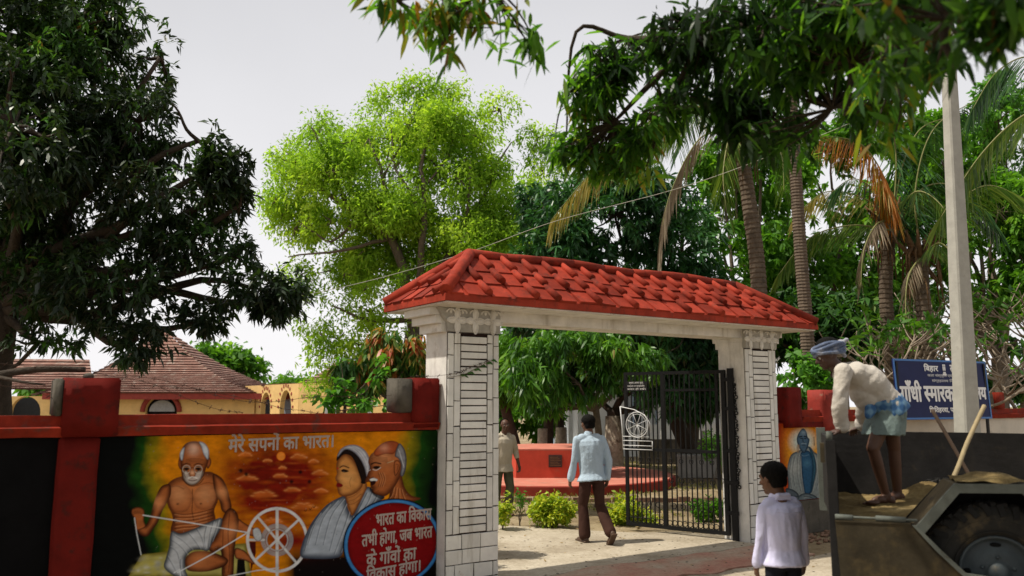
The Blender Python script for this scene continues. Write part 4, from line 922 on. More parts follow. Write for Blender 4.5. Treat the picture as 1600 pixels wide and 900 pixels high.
for X, Y, z1, r0 in ((at(960, 735, 23).x, 23, 1.5, .262), (at(850, 700, 23.5).x, 23.5, 1.15, .20), (at(877, 700, 24.5).x, 24.5, 1.15, .188)):
    o = MB(); o.lathe([(r0 * 1.04, 0), (r0 * .94, z1 * .5), (r0 * .86, z1), (r0 * .7, z1 + .01)], 14); oo = o.obj('whitewash_band', mat('whitewashed_bark', (.40, .34, .26), .95, .35, 7, 1, 25, ((.12, .09, .06), 4, .55, .1), dist=.02), None)
    par = [q for q in COL.objects if q.type == 'EMPTY' and abs(q.location.x - X) < .01 and abs(q.location.y - Y) < .01][0]; oo.parent = par
RT = [('tall_leafy_tree', 'light green leafy tree left of the curved coconut palm trunk', 1175, 24, [(1180, 330, 60, 130), (1130, 420, 60, 60), (1200, 430, 60, 80), (1110, 330, 30, 40), (1190, 240, 50, 60), (1110, 260, 44, 40), (1150, 300, 60, 40), (1120, 340, 50, 50)], L_mid, 2000),
      ('tall_leafy_tree', 'bright green leafy tree between the two palm trunks and the electric pole', 1320, 25, [(1300, 300, 80, 60), (1340, 420, 90, 70), (1270, 420, 60, 60), (1420, 460, 70, 60), (1260, 250, 60, 50), (1360, 200, 80, 50), (1300, 230, 60, 40), (1440, 260, 60, 50), (1230, 320, 40, 50), (1400, 330, 80, 50)], L_mid, 2500),
      ('dark_thicket_tree', 'dark shaded tree low behind the bending workman', 1300, 21, [(1180, 520, 70, 60), (1260, 500, 60, 60), (1350, 510, 80, 60), (1420, 540, 60, 40), (1140, 600, 60, 40)], L_dark, 1300),
      ('tall_leafy_tree', 'green tree at the right edge behind the frangipani', 1560, 24, [(1560, 330, 70, 60), (1600, 420, 60, 80), (1500, 380, 50, 60), (1540, 470, 60, 40), (1480, 290, 60, 60), (1640, 330, 70, 90), (1460, 210, 50, 40), (1530, 300, 60, 50)], L_mid, 2100),
      ('bright_crown_tree', 'bright green tree crown at the upper right edge beyond the pole', 1560, 32, [(1560, 190, 60, 50), (1610, 210, 60, 70), (1530, 230, 40, 40), (1560, 270, 60, 40), (1560, 140, 40, 30)], L_bright, 1300),
      ('dark_thicket_tree', 'dark tree seen under the beam left of the iron gate', 1080, 24, [(1010, 590, 60, 30), (1100, 590, 50, 40), (1085, 640, 40, 14), (1150, 500, 50, 60)], L_mid, 560),
      ('dark_thicket_tree', 'dark low tree beyond the far end of the right wall', 1565, 27, [(1530, 490, 40, 40), (1590, 530, 40, 26), (1560, 600, 60, 20)], L_dark, 520)]
for nm, lab, px, Y, bl, lm, n in RT:
    tree(nm, lab, (at(px, 700, Y).x, Y, 0), [PB(a, b, Y + random.uniform(-1, 1), c, d) for a, b, c, d in bl], n, lm, .25, .10, 11, 1, M_bark2, .22, at(px, 560, Y), .38, .6, .35, .5, twigs=50, group='leafy trees behind the palms' if nm == 'tall_leafy_tree' else None, shell=.3, limb_r=.09)
tree('garden_tree', 'mid green tree far left inside the gate behind the walking man in the cream shirt', (at(800, 700, 27).x, 27, 0), [PB(800, 560, 27, 60, 60), PB(790, 640, 26, 50, 50), PB(845, 650, 27, 40, 34), PB(770, 600, 27, 60, 60)], 900, L_mid, .24, .09, 11, 1, M_bark2, .2, at(800, 620, 27), .25, .7, .4, .5, twigs=20, shell=.3)
tree('distant_tree', 'small distant tree behind the right slope of the pavilion roof', (at(360, 640, 80).x, 80, 0), [PB(350, 565, 80, 48, 22), PB(385, 580, 80, 28, 20), PB(320, 560, 80, 25, 20), PB(345, 600, 80, 60, 20)], 700, L_mid, .75, .4, 8, 1, M_bark2, .4, at(355, 600, 80), .1, .2, .3, .5, twigs=10, jit=.4, shell=.2)
for px, w, lab in ((60, 60, 'low distant tree seen beyond the left side of the pavilion roof'), (455, 40, 'low distant tree behind the arcade wing'), (1600, 60, 'low distant tree at the right edge behind the wall')):
    tree('distant_tree', lab, (at(px, 640, 90).x, 90, 0), [PB(px, 612 if px < 1000 else 600, 90, w, 18), PB(px + w * .6, 618, 90, w * .6, 14)], 420, L_mid, .8, .4, 8, 1, M_bark2, .4, at(px, 620, 90), .1, .2, .3, .5, twigs=6, jit=.5, shell=.2)
# shrubs behind the wall left and right of the gateway
b = at(610, 640, 10.3)
tree('mango_sapling', 'mango sapling with coppery red new leaves behind the wall left of the gateway', (b.x, 10.3, 0),
     [PB(560, 560, 10.3, 28, 32), PB(600, 545, 10.3, 30, 34), PB(640, 560, 10.3, 28, 40), PB(625, 600, 10.4, 36, 26), PB(590, 600, 10.3, 34, 22), PB(545, 575, 10.3, 24, 26), PB(575, 530, 10.3, 22, 18), PB(635, 540, 10.3, 26, 22), PB(655, 590, 10.4, 16, 26)], 430, L_new, .13, .036, 11, 3, M_bark2, .03, at(605, 610, 10.3), .2, 2, 1.1, .25, .35, twigs=30, limb_r=.02, shell=.4)
b = at(520, 640, 9.6)
tree('broad_leaved_shrub', 'bright green broad-leaved creeper spilling over the wall below the red-leaved sapling', (b.x, 9.6, 0),
     [PB(508, 622, 9.5, 24, 14), PB(535, 606, 9.6, 18, 16), PB(560, 628, 9.5, 36, 10), PB(595, 585, 9.6, 16, 12), PB(532, 565, 9.7, 8, 12), PB(602, 560, 9.6, 8, 8), PB(610, 632, 9.5, 22, 7)], 52, L_bright, .085, .062, 6, 3, M_bark2, .02, at(540, 620, 9.6), .1, 2, .2, .5, .3, twigs=30, limb_r=.012, shell=.3)
b = at(1250, 640, 13.6)
tree('leafy_shrub', 'bright green round-leaved shrub behind the red pier right of the gateway', (b.x, 13.6, 0),
     [PB(1245, 600, 13.6, 26, 40), PB(1270, 580, 13.7, 22, 30), PB(1235, 570, 13.8, 18, 20), PB(1285, 610, 13.6, 24, 26), PB(1230, 625, 13.7, 14, 20)], 330, L_bright, .10, .075, 7, 2, M_bark2, .03, at(1255, 625, 13.6), .25, 2, .15, .5, .3, twigs=40, limb_r=.015, shell=.3)
for lab, px, py, Y, w, h, lm, n in (('rounded golden-green shrub in the open beside the path, left of the man in blue', 862, 795, 12.9, 36, 24, L_gold, 420),
                                    ('small golden-green shrub partly behind the left pillar', 786, 792, 12.6, 12, 24, L_gold, 80),
                                    ('golden-green shrub seen through the free end of the iron gate', 975, 800, 13.2, 28, 27, L_gold, 190),
                                    ('low weedy shrub seen through the lower right of the iron gate', 1105, 795, 13.6, 28, 16, L_mid, 110),
                                    ('thin weedy shrub seen through the middle of the iron gate', 1010, 812, 13.2, 16, 18, L_gold, 60),
                                    ('green bush behind the upper half of the iron gate beside the bench', 1118, 700, 19, 24, 26, L_bright, 130),
                                    ('dull green seedling between the pillar and the golden shrub', 812, 782, 13.0, 9, 16, L_mid, 22)):
    c = at(px, py + h, Y); b0 = at(px, 790, Y)
    tree('garden_shrub', lab, (b0.x, Y, 0), [PB(px, py, Y, w, h), PB(px - w * .4, py + h * .35, Y, w * .5, h * .6), PB(px + w * .4, py + h * .2, Y, w * .5, h * .7)], n, lm, .065, .034, 10, 2, M_bark2, .012, (b0.x, Y, .14), .3, 3, -.25, .6, .15, twigs=14, limb_r=.008, group='shrubs along the garden path', shell=.2)
# frangipani: pale forking branches, tufts of leaves at the tips
def frangipani(base, label, h, seed, spread=1.0):
    random.seed(seed); base = Vector(base); t = thing('frangipani_tree', label, 'tree', base); tb = MB(); tips = []
    def grow(p, d, L, r, k):
        q = p + d * L; m = p.lerp(q, .5) + Vector((random.uniform(-.1, .1) * L, random.uniform(-.1, .1) * L, -.08 * L)); pts = smooth_path([p, m, q], 3)
        tb.tube([x - base for x in pts], list(np.linspace(r, r * .74, len(pts))), 7)
        if k == 0: tips.append((q, d)); return
        for i in range(random.choice((2, 3, 3))):
            a = random.uniform(0, 2 * pi); nd = (d * .7 + Vector((cos(a), sin(a) * .8, random.uniform(-.05, .55))) * .8 * spread).normalized()
            grow(q, nd, L * random.uniform(.68, .9), r * .68, k - 1)
    for dx in (-.5, .2, .7): grow(base + Vector((dx * .3, 0, -.05)), Vector((dx * .5, random.uniform(-.2, .2), 1)).normalized(), h * .30, .062, 4)
    tb.obj('trunk', M_bark3, t); C = np.array([tuple(p) for p, _ in tips]); A = np.array([tuple(d) for _, d in tips])
    keep = rng.random(len(C)) < .75; V, F = rosettes(C[keep], A[keep], 7, .24, .065, .0, .6, 1, .25, 3, .015); link('crown', np_mesh('crown', V - np.array(base), F, L_light), t, 'stuff'); random.seed(seed + 1)
frangipani((at(1440, 640, 16.0).x, 16.0, 0), 'frangipani tree with many pale forking branches behind the blue sign', 3.9, 5)
frangipani((at(1575, 640, 18).x, 18, 0), 'frangipani tree with pale bare branches right of the electric pole', 5.0, 9)

# ------------------------------------------------------------------ palms
P_green = LM('coconut_leaflet', [(0, (.05, .11, .02)), (.5, (.10, .19, .035)), (1, (.20, .27, .06))], .45, .4, (1.3, 1.3, .5))
P_deep = LM('deep_green_leaflet', [(0, (.02, .06, .025)), (.6, (.04, .12, .04)), (1, (.09, .18, .05))], .4, .4, (1.3, 1.3, .5))
P_yel = LM('yellowing_leaflet', [(0, (.16, .16, .03)), (.5, (.28, .25, .06)), (1, (.42, .34, .12))], .4, .5, (1.2, 1.1, .5))
P_orange = LM('orange_dying_leaflet', [(0, (.40, .16, .02)), (.5, (.55, .20, .02)), (.8, (.50, .32, .04)), (1, (.25, .20, .04))], .45, .5, (1.2, 1, .5))
P_dry = LM('dry_leaflet', [(0, (.16, .12, .08)), (.6, (.28, .22, .15)), (1, (.38, .31, .22))], .3, .7, (1, 1, .8))
M_rach = mat('palm_rachis', (.20, .20, .07), .6, .2, 20, .2); M_ptr = mat('ringed_palm_bark', (.115, .085, .060), .9, .3, 9, .8, 35, ((.07, .055, .04), 6, .55, .1), dist=.01)
M_fib = mat('brown_palm_fibre', (.13, .075, .035), .95, .35, 18, 1.0, 60, dist=.02)
def frond(parent, pts, LL, lm, n=70, hang=.7, wd=.035, r=.022, drop=.0):
    base = parent.location; P = smooth3(pts, 8); seg = np.linalg.norm(np.diff(P, axis=0), axis=1); cum = np.r_[0, np.cumsum(seg)] / seg.sum()
    mb = MB(); mb.tube([Vector(p) - base for p in P], list(np.linspace(r, r * .25, len(P))), 5); fo = mb.obj('frond', M_rach, parent)
    t = np.linspace(.12, .995, n); Q = np.stack([np.interp(t, cum, P[:, k]) for k in range(3)], 1); T = unit(np.stack([np.interp(np.clip(t + .02, 0, 1), cum, P[:, k]) for k in range(3)], 1) - Q)
    up = np.array([0, 0, 1.0]); S = unit(np.cross(T, up)); U = unit(np.cross(S, T)); Vs = []; Fs = []; o = 0
    for sg in (-1, 1):
        keep = rng.random(n) > drop; m = keep.sum(); jit = rng.normal(0, .10, (m, 3))
        D = unit(S[keep] * sg * (.9 - hang * .45) + T[keep] * .55 + U[keep] * .12 - up * hang + jit); l = LL * (1 - .55 * np.abs(t[keep] - .42) ** 1.3 * 1.6) * rng.uniform(.85, 1.1, m)
        sd_ = unit(np.cross(D, T[keep] + jit)); V, F = leaf_geo(Q[keep], D, sd_, l, wd, .30 + hang * .2, 3); Vs.append(V); Fs.append(F + o); o += len(V)
    link('leaflets', np_mesh('leaflets', np.concatenate(Vs) - np.array(base), np.concatenate(Fs), lm), fo, 'stuff'); return fo
def palm(label, path, r0, r1, ring, fronds, mtr=None, group='palms behind the right wall'):
    base = Vector(path[0]); t = thing('coconut_palm', label, 'palm', base, 0, group); P = smooth3(path, 10); L = 0; mb = MB(); pts = []; rr = []
    tot = np.linalg.norm(np.diff(P, axis=0), axis=1).sum(); n = int(tot / ring); cum = np.r_[0, np.cumsum(np.linalg.norm(np.diff(P, axis=0), axis=1))] / tot
    for i in range(n):
        for f, k in ((0, 1.07), (.78, .965)):
            s = (i + f) / n; pts.append(Vector([np.interp(s, cum, P[:, j]) for j in range(3)]) - base); rr.append(lerp(r0, r1, s) * k * random.uniform(.985, 1.015))
    mb.tube(pts, rr, 12, smooth=False); mb.obj('trunk', mtr or M_ptr, t); top = Vector(path[-1])
    fb = MB()
    for k in range(9):
        a = k * .7; d = Vector((cos(a), sin(a), 1.2 + random.random())).normalized(); q = top - base + Vector((0, 0, -.2)); fb.tube([q, q + d * .35, q + d * .8], [.07, .06, .02], 6)
    for k in range(26):
        a = random.random() * 6.3; q = top - base + Vector((cos(a) * .16, sin(a) * .16, random.uniform(-.5, .3))); fb.tube([q, q + Vector((cos(a) * .18, sin(a) * .18, -.2)), q + Vector((cos(a) * .22, sin(a) * .22, -.75))], [.03, .022, .004], 4)
    fb.obj('crown_fibre', M_fib, t)
    for f in fronds: frond(t, *f[0:1], **f[1])
    return t
def F(pts, Y, LL=.75, lm=None, **k): return ([at(p[0], p[1], p[2] if len(p) > 2 else Y) for p in pts], dict(LL=LL, lm=lm or P_green, **k))
Y1 = 16.5
palm('coconut palm with a thick curved trunk right of the gateway roof, fronds hanging left', [(at(1190, 640, Y1).x, Y1, 0), at(1186, 455, Y1), at(1172, 330, Y1), at(1155, 215, Y1)], .18, .14, .10,
     [F([(1155, 205), (1060, 160), (960, 230), (860, 345)], Y1 - .5, .75, P_yel, n=90, hang=.95), F([(1150, 215), (1095, 215), (1045, 310), (1030, 410)], Y1 - .8, .6, P_dry, n=70, hang=.8, drop=.15), F([(1155, 215), (1140, 215, 16), (1130, 270, 15.4), (1135, 330, 15.2)], Y1, .65, P_green, n=60, hang=.8),
      F([(1150, 205), (1090, 170), (1020, 230), (985, 270)], Y1 + 1, .7, P_green, n=60, hang=.8), F([(1155, 205), (1190, 120), (1260, 100), (1330, 160)], Y1, .75, P_green, n=70), F([(1155, 205), (1130, 100), (1070, 40), (980, 60)], Y1, .75, P_green, n=70), F([(1155, 205), (1160, 90), (1200, 0), (1260, -30)], Y1, .75, P_deep, n=70),
      F([(1155, 210), (1190, 190, 15.5), (1220, 240, 15), (1225, 300, 14.8)], Y1, .6, P_green, n=50, hang=.8), F([(1155, 205), (1100, 150, 17.5), (1080, 180, 19), (1060, 240, 20)], Y1, .7, P_deep, n=50), F([(1155, 205), (1200, 150, 18), (1230, 190, 19.5), (1240, 240, 20)], Y1, .7, P_deep, n=50)])
Y2 = 14.0
palm('palm with a slim straight ringed trunk just right of the gateway roof', [(at(1268, 640, Y2).x, Y2, 0), at(1262, 540, Y2), at(1250, 380, Y2), at(1238, 180, Y2), at(1228, -40, Y2)], .125, .085, .055,
     [F([(1228, -40), (1180, -60), (1120, 0), (1100, 90)], Y2, .7, P_deep), F([(1228, -40), (1270, -60), (1330, 0), (1350, 90)], Y2, .7, P_green), F([(1228, -40), (1200, -100, 15), (1160, -90, 16), (1120, -30, 17)], Y2, .7, P_green), F([(1228, -40), (1260, -110, 13), (1300, -110, 12.4), (1330, -40, 12)], Y2, .7, P_green), F([(1228, -40), (1225, -110, 13), (1215, -60, 12), (1210, 60, 11.6)], Y2, .7, P_deep)])
Y3 = 17.5
palm('coconut palm with a big orange dying frond left of the electric pole', [(at(1400, 640, Y3).x, Y3, 0), at(1392, 560, Y3), at(1384, 450, Y3), at(1392, 350, Y3)], .15, .13, .10,
     [F([(1396, 345), (1385, 285), (1345, 225), (1282, 212)], Y3 - .8, .72, P_orange, n=90, hang=1.1), F([(1395, 360), (1330, 352), (1265, 372), (1216, 430)], Y3 - .6, .62, P_green, n=90, hang=.55), F([(1395, 345), (1350, 310), (1290, 300), (1240, 340)], Y3 + .5, .6, P_yel, n=60),
      F([(1395, 345), (1410, 260), (1440, 200), (1500, 180)], Y3, .75, P_deep, n=80), F([(1395, 345), (1450, 290), (1510, 300), (1560, 360)], Y3, .75, P_deep, n=80), F([(1395, 345), (1400, 240), (1380, 150), (1330, 110)], Y3, .75, P_deep, n=80), F([(1395, 345), (1430, 300, 16.6), (1470, 320, 16), (1500, 380, 15.8)], Y3, .55, P_green, n=60, hang=.6),
      F([(1395, 345), (1370, 350, 16.5), (1350, 390, 16), (1345, 450, 15.8)], Y3, .5, P_dry, n=40, hang=.9, drop=.3)])
Y4 = 16.8
palm('coconut palm with a shaggy brown trunk between the blue sign and the electric pole', [(at(1452, 640, Y4).x, Y4, 0), at(1448, 540, Y4), at(1440, 450, Y4), at(1438, 400, Y4)], .16, .145, .11,
     [F([(1440, 395), (1430, 300), (1460, 200), (1540, 150)], Y4, .8, P_deep, n=80), F([(1440, 395), (1480, 330), (1540, 290), (1600, 310)], Y4, .8, P_green, n=80), F([(1440, 395), (1400, 330), (1340, 280), (1300, 300)], Y4 + .5, .7, P_deep, n=70), F([(1440, 400), (1470, 380, 16), (1500, 420, 15.6), (1510, 480, 15.4)], Y4, .45, P_green, n=50, hang=.7),
      F([(1440, 400), (1420, 430, 16), (1415, 480, 15.8), (1420, 530, 15.6)], Y4, .4, P_dry, n=40, hang=.9, drop=.3)])
Y5 = 13
palm('coconut palm beyond the right edge, one grey-green frond reaching towards the electric pole', [(at(1720, 640, Y5).x, Y5, 0), at(1710, 400, Y5), at(1690, 160, Y5)], .17, .14, .10,
     [F([(1690, 150), (1600, 180), (1530, 245), (1470, 340)], Y5, .8, P_green, n=90, hang=.5), F([(1690, 150), (1620, 90), (1560, 110), (1520, 170)], Y5 + 1.5, .8, P_deep, n=70), F([(1690, 150), (1760, 100), (1820, 150), (1850, 250)], Y5, .8, P_green, n=60), F([(1690, 150), (1680, 50), (1640, -20), (1560, -30)], Y5 + 1, .8, P_green, n=70)])

# ------------------------------------------------------------------ mango boughs hanging over the viewpoint
tr = thing('overhanging_mango_tree', 'mango tree beside the viewpoint whose long boughs hang into the top of the picture', 'tree', (5.2, 2.6, 0))
bo = tr.location; TB = MB(); TB.tube([Vector((0, 0, -.1)), Vector((.05, 0, 1.5)), Vector((-.1, .1, 3.2)), Vector((-.4, .3, 4.6))], [.30, .25, .21, .16], 12)
BL = [PB(1290, 50, 5.0, 280, 90, .6), PB(1080, 70, 5.6, 130, 70, .5), PB(935, 130, 6.2, 70, 60, .4), PB(915, 215, 6.2, 42, 50, .25), PB(985, 215, 6.0, 55, 50, .3), PB(900, 170, 6.2, 50, 44, .3, 2.0), PB(950, 250, 6.1, 60, 34, .3, 2.0), PB(880, 225, 6.2, 26, 30, .2, 1.0), PB(1000, 60, 6, 90, 50, .35, 2.0), PB(1130, 150, 5.4, 120, 60, .4), PB(1330, 165, 4.6, 90, 34, .3), PB(1240, 150, 5.0, 110, 60, .3),
      PB(1460, 40, 3.3, 130, 60, .3), PB(1500, 95, 3.2, 26, 45, .12, 1.1), PB(1570, 25, 2.9, 70, 32, .2), PB(1420, 110, 4.0, 70, 60, .3), PB(1010, 270, 6.1, 30, 24, .2, .5), PB(900, 50, 6, 50, 36, .3, .8), PB(1180, 190, 5.6, 110, 50, .4), PB(1330, 120, 4.8, 130, 70, .4), PB(1060, 190, 5.8, 90, 50, .35), PB(960, 120, 6.0, 90, 70, .4), PB(1230, 215, 5.2, 60, 30, .3, .8), PB(1350, 30, 4.4, 180, 60, .4), PB(1390, 170, 4.4, 50, 50, .2, 1.5)]
BC = [PB(700, 10, 4.6, 130, 34, .4), PB(695, 70, 4.6, 30, 36, .2, .6), PB(770, 40, 4.7, 60, 30, .3, 1.3), PB(600, 4, 4.4, 60, 20, .3, .7), PB(830, 70, 4.8, 26, 20, .2, .3)]
bough = lambda pts, a, b_: TB.tube([Vector(p) - bo for p in smooth3(pts, 5)], list(np.linspace(a, b_, 5 * (len(pts) - 1) + 1)), 7)
top = bo + Vector((-.4, .3, 4.6))
bough([top, at(1500, -120, 3.8), at(1300, 10, 4.8), at(1100, 60, 5.5), at(960, 190, 6.1)], .10, .012); bough([at(1300, 10, 4.8), at(1330, 100, 4.7), at(1320, 180, 4.6)], .04, .008); bough([at(1100, 60, 5.5), at(1060, 130, 5.6), at(1010, 260, 6)], .03, .006)
bough([top, at(1600, -90, 3.1), at(1480, 30, 3.2), at(1495, 110, 3.2)], .05, .008); bough([top, at(1300, -260, 4.2), at(950, -160, 4.6), at(760, -30, 4.6), at(690, 70, 4.6)], .08, .008); bough([at(1100, 60, 5.5), at(980, 60, 6), at(900, 50, 6), at(885, 215, 6.2)], .03, .006); bough([at(950, -160, 4.6), at(720, -40, 4.4), at(600, 10, 4.4)], .03, .006)
C, A = blob_points(BL, 2300, .61, 2.6, 3, .05); C2, A2 = blob_points(BC, 62, .30, 2.5, 8, .05); C = np.concatenate([C, C2]); A = np.concatenate([A, A2])
nodes = [Vector(p) for pts in ([at(1180, 150, 5.6), at(1300, 170, 5), at(1400, 120, 4.4), at(960, 110, 6), at(1300, 10, 4.8), at(1100, 60, 5.5), at(960, 190, 6.1), at(1330, 100, 4.7), at(1480, 30, 3.2), at(760, -30, 4.6), at(690, 40, 4.6), at(980, 60, 6), at(1200, 30, 5.1), at(1400, 0, 4), at(620, 0, 4.4), at(890, 130, 6.1), at(1040, 160, 5.7)],) for p in pts]
for i in range(len(C)):
    p = Vector(C[i]); q = min(nodes, key=lambda s: (s - p).length); pts = wob(q, p, 2, .08); TB.tube([s - bo for s in pts], list(np.linspace(.009, .003, len(pts))), 4, caps=False)
TB.obj('trunk', M_bark, tr)
K = 8; n = len(C); P_ = np.repeat(C, K, 0) + rng.normal(0, .035, (n * K, 3)); D_ = unit(unit(rng.normal(0, 1, (n * K, 3))) * 1.0 + np.array([0, 0, -.55])); S_ = unit(np.cross(D_, unit(rng.normal(0, .6, (n * K, 3)) + np.array([.0, 0, 1.0])))); LL_ = rng.uniform(.075, .17, n * K)
big = np.argsort(-(LL_ / P_[:, 1]) * ((P_[:, 2] < 1.85 + P_[:, 1] * .52)))[:290]; rest = np.setdiff1d(np.arange(n * K), big)
V, Fq = leaf_geo(P_[rest], D_[rest], S_[rest], LL_[rest], LL_[rest] * .24, .3, 3); link('crown', np_mesh('crown', V - np.array(bo), Fq, L_over), tr, 'stuff')
lf = []
for q in range(3):   # three shapes of single leaf, shared by the nearest leaves; local +y is the leaf's length
    V1, F1 = leaf_geo(np.zeros((1, 3)), np.array([[0, 1.0, 0]]), np.array([[1.0, 0, 0]]), np.array([1.0]), np.array([.24]), [.15, .3, .45][q], 3)
    mb = MB(); cols_ = ((.020, .06, .012), (.06, .15, .02), (.16, .09, .02)); lf.append(np_mesh('leaf', V1, F1, LM('near_leaf_%s' % 'abc'[q], [(0, cols_[q]), (1, tuple(c * 1.4 for c in cols_[q]))], .4, .4)))
for i in big:
    o = link('leaf', lf[int(rng.choice(3, p=[.66, .28, .06]))], tr); y = Vector(D_[i]); x = Vector(S_[i]); z = x.cross(y).normalized(); x = y.cross(z)
    o.matrix_local = Matrix.Translation(Vector(P_[i]) - bo) @ Matrix((x, y, z)).transposed().to_4x4() @ Matrix.Scale(float(LL_[i]), 4)

# unseen rest of that tree, added above and behind the viewpoint to shade the forecourt
CB = [((3.6, -1.0, 7.4), (3.2, 3.0, 1.6), 3), ((-1.0, -2.5, 7.6), (3.2, 3.0, 1.5), 3), ((0.2, 1.6, 7.2), (3.0, 2.0, 1.3), 2.5), ((3.2, 3.2, 6.8), (2.6, 1.6, 1.1), 2), ((-4.0, 0.6, 7.2), (2.6, 2.6, 1.4), 2), ((6.5, 1.5, 6.6), (2.4, 3.0, 1.8), 2), ((2.0, -6.0, 6.6), (4.5, 2.6, 2.2), 3), ((-4.5, -5.0, 6.0), (3.0, 3.0, 2.4), 2)]
C, A = blob_points(CB, 1750, .30, .8, 21, .2); V, Fq = rosettes(C, A, 10, .30, .10, .7, .4, 1, .3, 1, .10); link('unseen_shade_crown', np_mesh('unseen_shade_crown', V - np.array(bo), Fq, L_over), tr, 'stuff')
LB = MB()
for c, r_, w in CB: pts = wob(top, Vector(c), 4, .05); LB.tube([p - bo for p in pts], list(np.linspace(.12, .04, len(pts))), 7)
LB.obj('limb', M_bark, tr)
# ------------------------------------------------------------------ tiled pavilion beyond the left wall
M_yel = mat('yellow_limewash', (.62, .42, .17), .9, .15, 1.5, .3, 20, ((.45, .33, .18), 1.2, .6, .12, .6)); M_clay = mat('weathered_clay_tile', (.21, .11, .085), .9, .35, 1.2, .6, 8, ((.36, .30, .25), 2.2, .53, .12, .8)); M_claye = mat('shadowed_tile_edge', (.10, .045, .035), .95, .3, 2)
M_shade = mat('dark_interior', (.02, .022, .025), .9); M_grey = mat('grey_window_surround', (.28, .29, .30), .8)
M_red2 = mat('dull_red_trim', (.24, .04, .03), .8)
YB = 55.0; Pz = lambda px, py, Y=YB: at(px, py, Y)
RISE = MB()
def roof_face(mb, e0, e1, r0, r1, n, concave=.075, th=.11):
    """stepped tile courses between an eave line and a ridge line, sagging like a bell-cast roof"""
    e0, e1, r0, r1 = map(Vector, (e0, e1, r0, r1)); up = ((r0 + r1) / 2 - (e0 + e1) / 2); nrm = (e1 - e0).cross(up).normalized()
    if nrm.z < 0: nrm = -nrm
    sag = lambda t: -Vector((0, 0, 1)) * concave * up.length * sin(pi * t) * .9
    for i in range(n):
        t0, t1 = i / n, (i + 1) / n + .01; a = e0.lerp(r0, t0) + sag(t0); b = e1.lerp(r1, t0) + sag(t0); c = e1.lerp(r1, min(1, t1)) + sag(min(1, t1)); d = e0.lerp(r0, min(1, t1)) + sag(min(1, t1))
        m = max(1, int((b - a).length / 1.2)); 
        for j in range(m):
            j0, j1 = j / m, (j + 1) / m; w = random.uniform(-.012, .012)
            vs = [a.lerp(b, j0) + nrm * (th + w), a.lerp(b, j1) + nrm * (th + w), d.lerp(c, j1) + nrm * .005, d.lerp(c, j0) + nrm * .005, a.lerp(b, j0) - nrm * .03, a.lerp(b, j1) - nrm * .03]
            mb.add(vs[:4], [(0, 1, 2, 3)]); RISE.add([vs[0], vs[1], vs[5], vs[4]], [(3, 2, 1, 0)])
O_ = Pz(240, 640); O_.z = 0
pav = thing('tiled_pavilion', 'yellow pavilion with a tall pointed clay tile roof beyond the left wall', 'building', O_)
L_ = lambda px, py, Y=YB: Pz(px, py, Y) - O_
ap = L_(258, 515, YB + 7); ze = L_(380, 614, YB).z
fl, frr = L_(72, 614, YB), L_(392, 614, YB); bl, br = L_(50, 608, YB + 15), L_(470, 603, YB + 13)
for p in (fl, frr, bl, br): p.z = ze
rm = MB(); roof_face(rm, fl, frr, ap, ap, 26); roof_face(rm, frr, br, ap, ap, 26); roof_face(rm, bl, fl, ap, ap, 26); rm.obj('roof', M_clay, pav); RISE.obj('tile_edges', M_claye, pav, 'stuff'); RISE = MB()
MB().tube([ap - Vector((0, 0, .25)), ap + Vector((0, 0, .12))], [.22, .05], 8).obj('finial', M_red2, pav)
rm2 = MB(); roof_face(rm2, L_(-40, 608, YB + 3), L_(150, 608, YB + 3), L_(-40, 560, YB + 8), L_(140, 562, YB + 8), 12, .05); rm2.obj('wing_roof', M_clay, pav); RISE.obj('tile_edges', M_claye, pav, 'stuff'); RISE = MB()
MB().box(fl.x - .3, frr.x + 3.4, .1, .45, ze - .42, ze - .02).obj('fascia', M_red2, pav)
def arch_poly(cx, w, zs, h, n=14): return [(cx + w / 2 * cos(t), zs + h * sin(t)) for t in np.linspace(0, pi, n)]
def arch_wall(parent, x0, x1, z1, y, arches, m, th=.3, nm='wall', z0=0):
    """wall with true arched openings, each (centre, width, spring height, rise)"""
    mb = MB(); xs = x0
    for (c, w, zs, h) in arches:
        mb.box(xs, c - w / 2, y, y + th, z0, z1); ar = arch_poly(c, w, zs, h)[::-1]
        for (a, b) in zip(ar[:-1], ar[1:]):
            vs = [(a[0], y, a[1]), (b[0], y, b[1]), (b[0], y, z1), (a[0], y, z1)]; vs += [(p[0], y + th, p[2]) for p in vs]; mb.add(vs, [(0, 1, 2, 3), (4, 7, 6, 5), (0, 4, 5, 1), (3, 2, 6, 7)])
        xs = c + w / 2
    mb.box(xs, x1, y, y + th, z0, z1); return mb.obj(nm, m, parent)
xa = lambda px: (Pz(px, 640, YB + .9) - O_).x
arch_wall(pav, xa(20) - 3, frr.x + 0.0, ze - .2, .9, [(xa(40), 2.0, 1.25, 1.05), (xa(252), 2.1, 1.3, 1.0)], M_yel)
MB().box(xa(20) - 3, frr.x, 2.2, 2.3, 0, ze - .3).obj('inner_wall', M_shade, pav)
for c, m in ((xa(252), M_red2),):
    tb = MB(); tb.tube([(p[0], .86, p[1]) for p in arch_poly(c, 2.45, 1.28, 1.2, 16)], .17, 6); tb.obj('arch_trim', m, pav)
tb = MB(); tb.prism(arch_poly(xa(252), 1.7, 1.3, .75) + [], 1.0, 1.1, 'y'); tb.obj('arch_window', M_grey, pav)
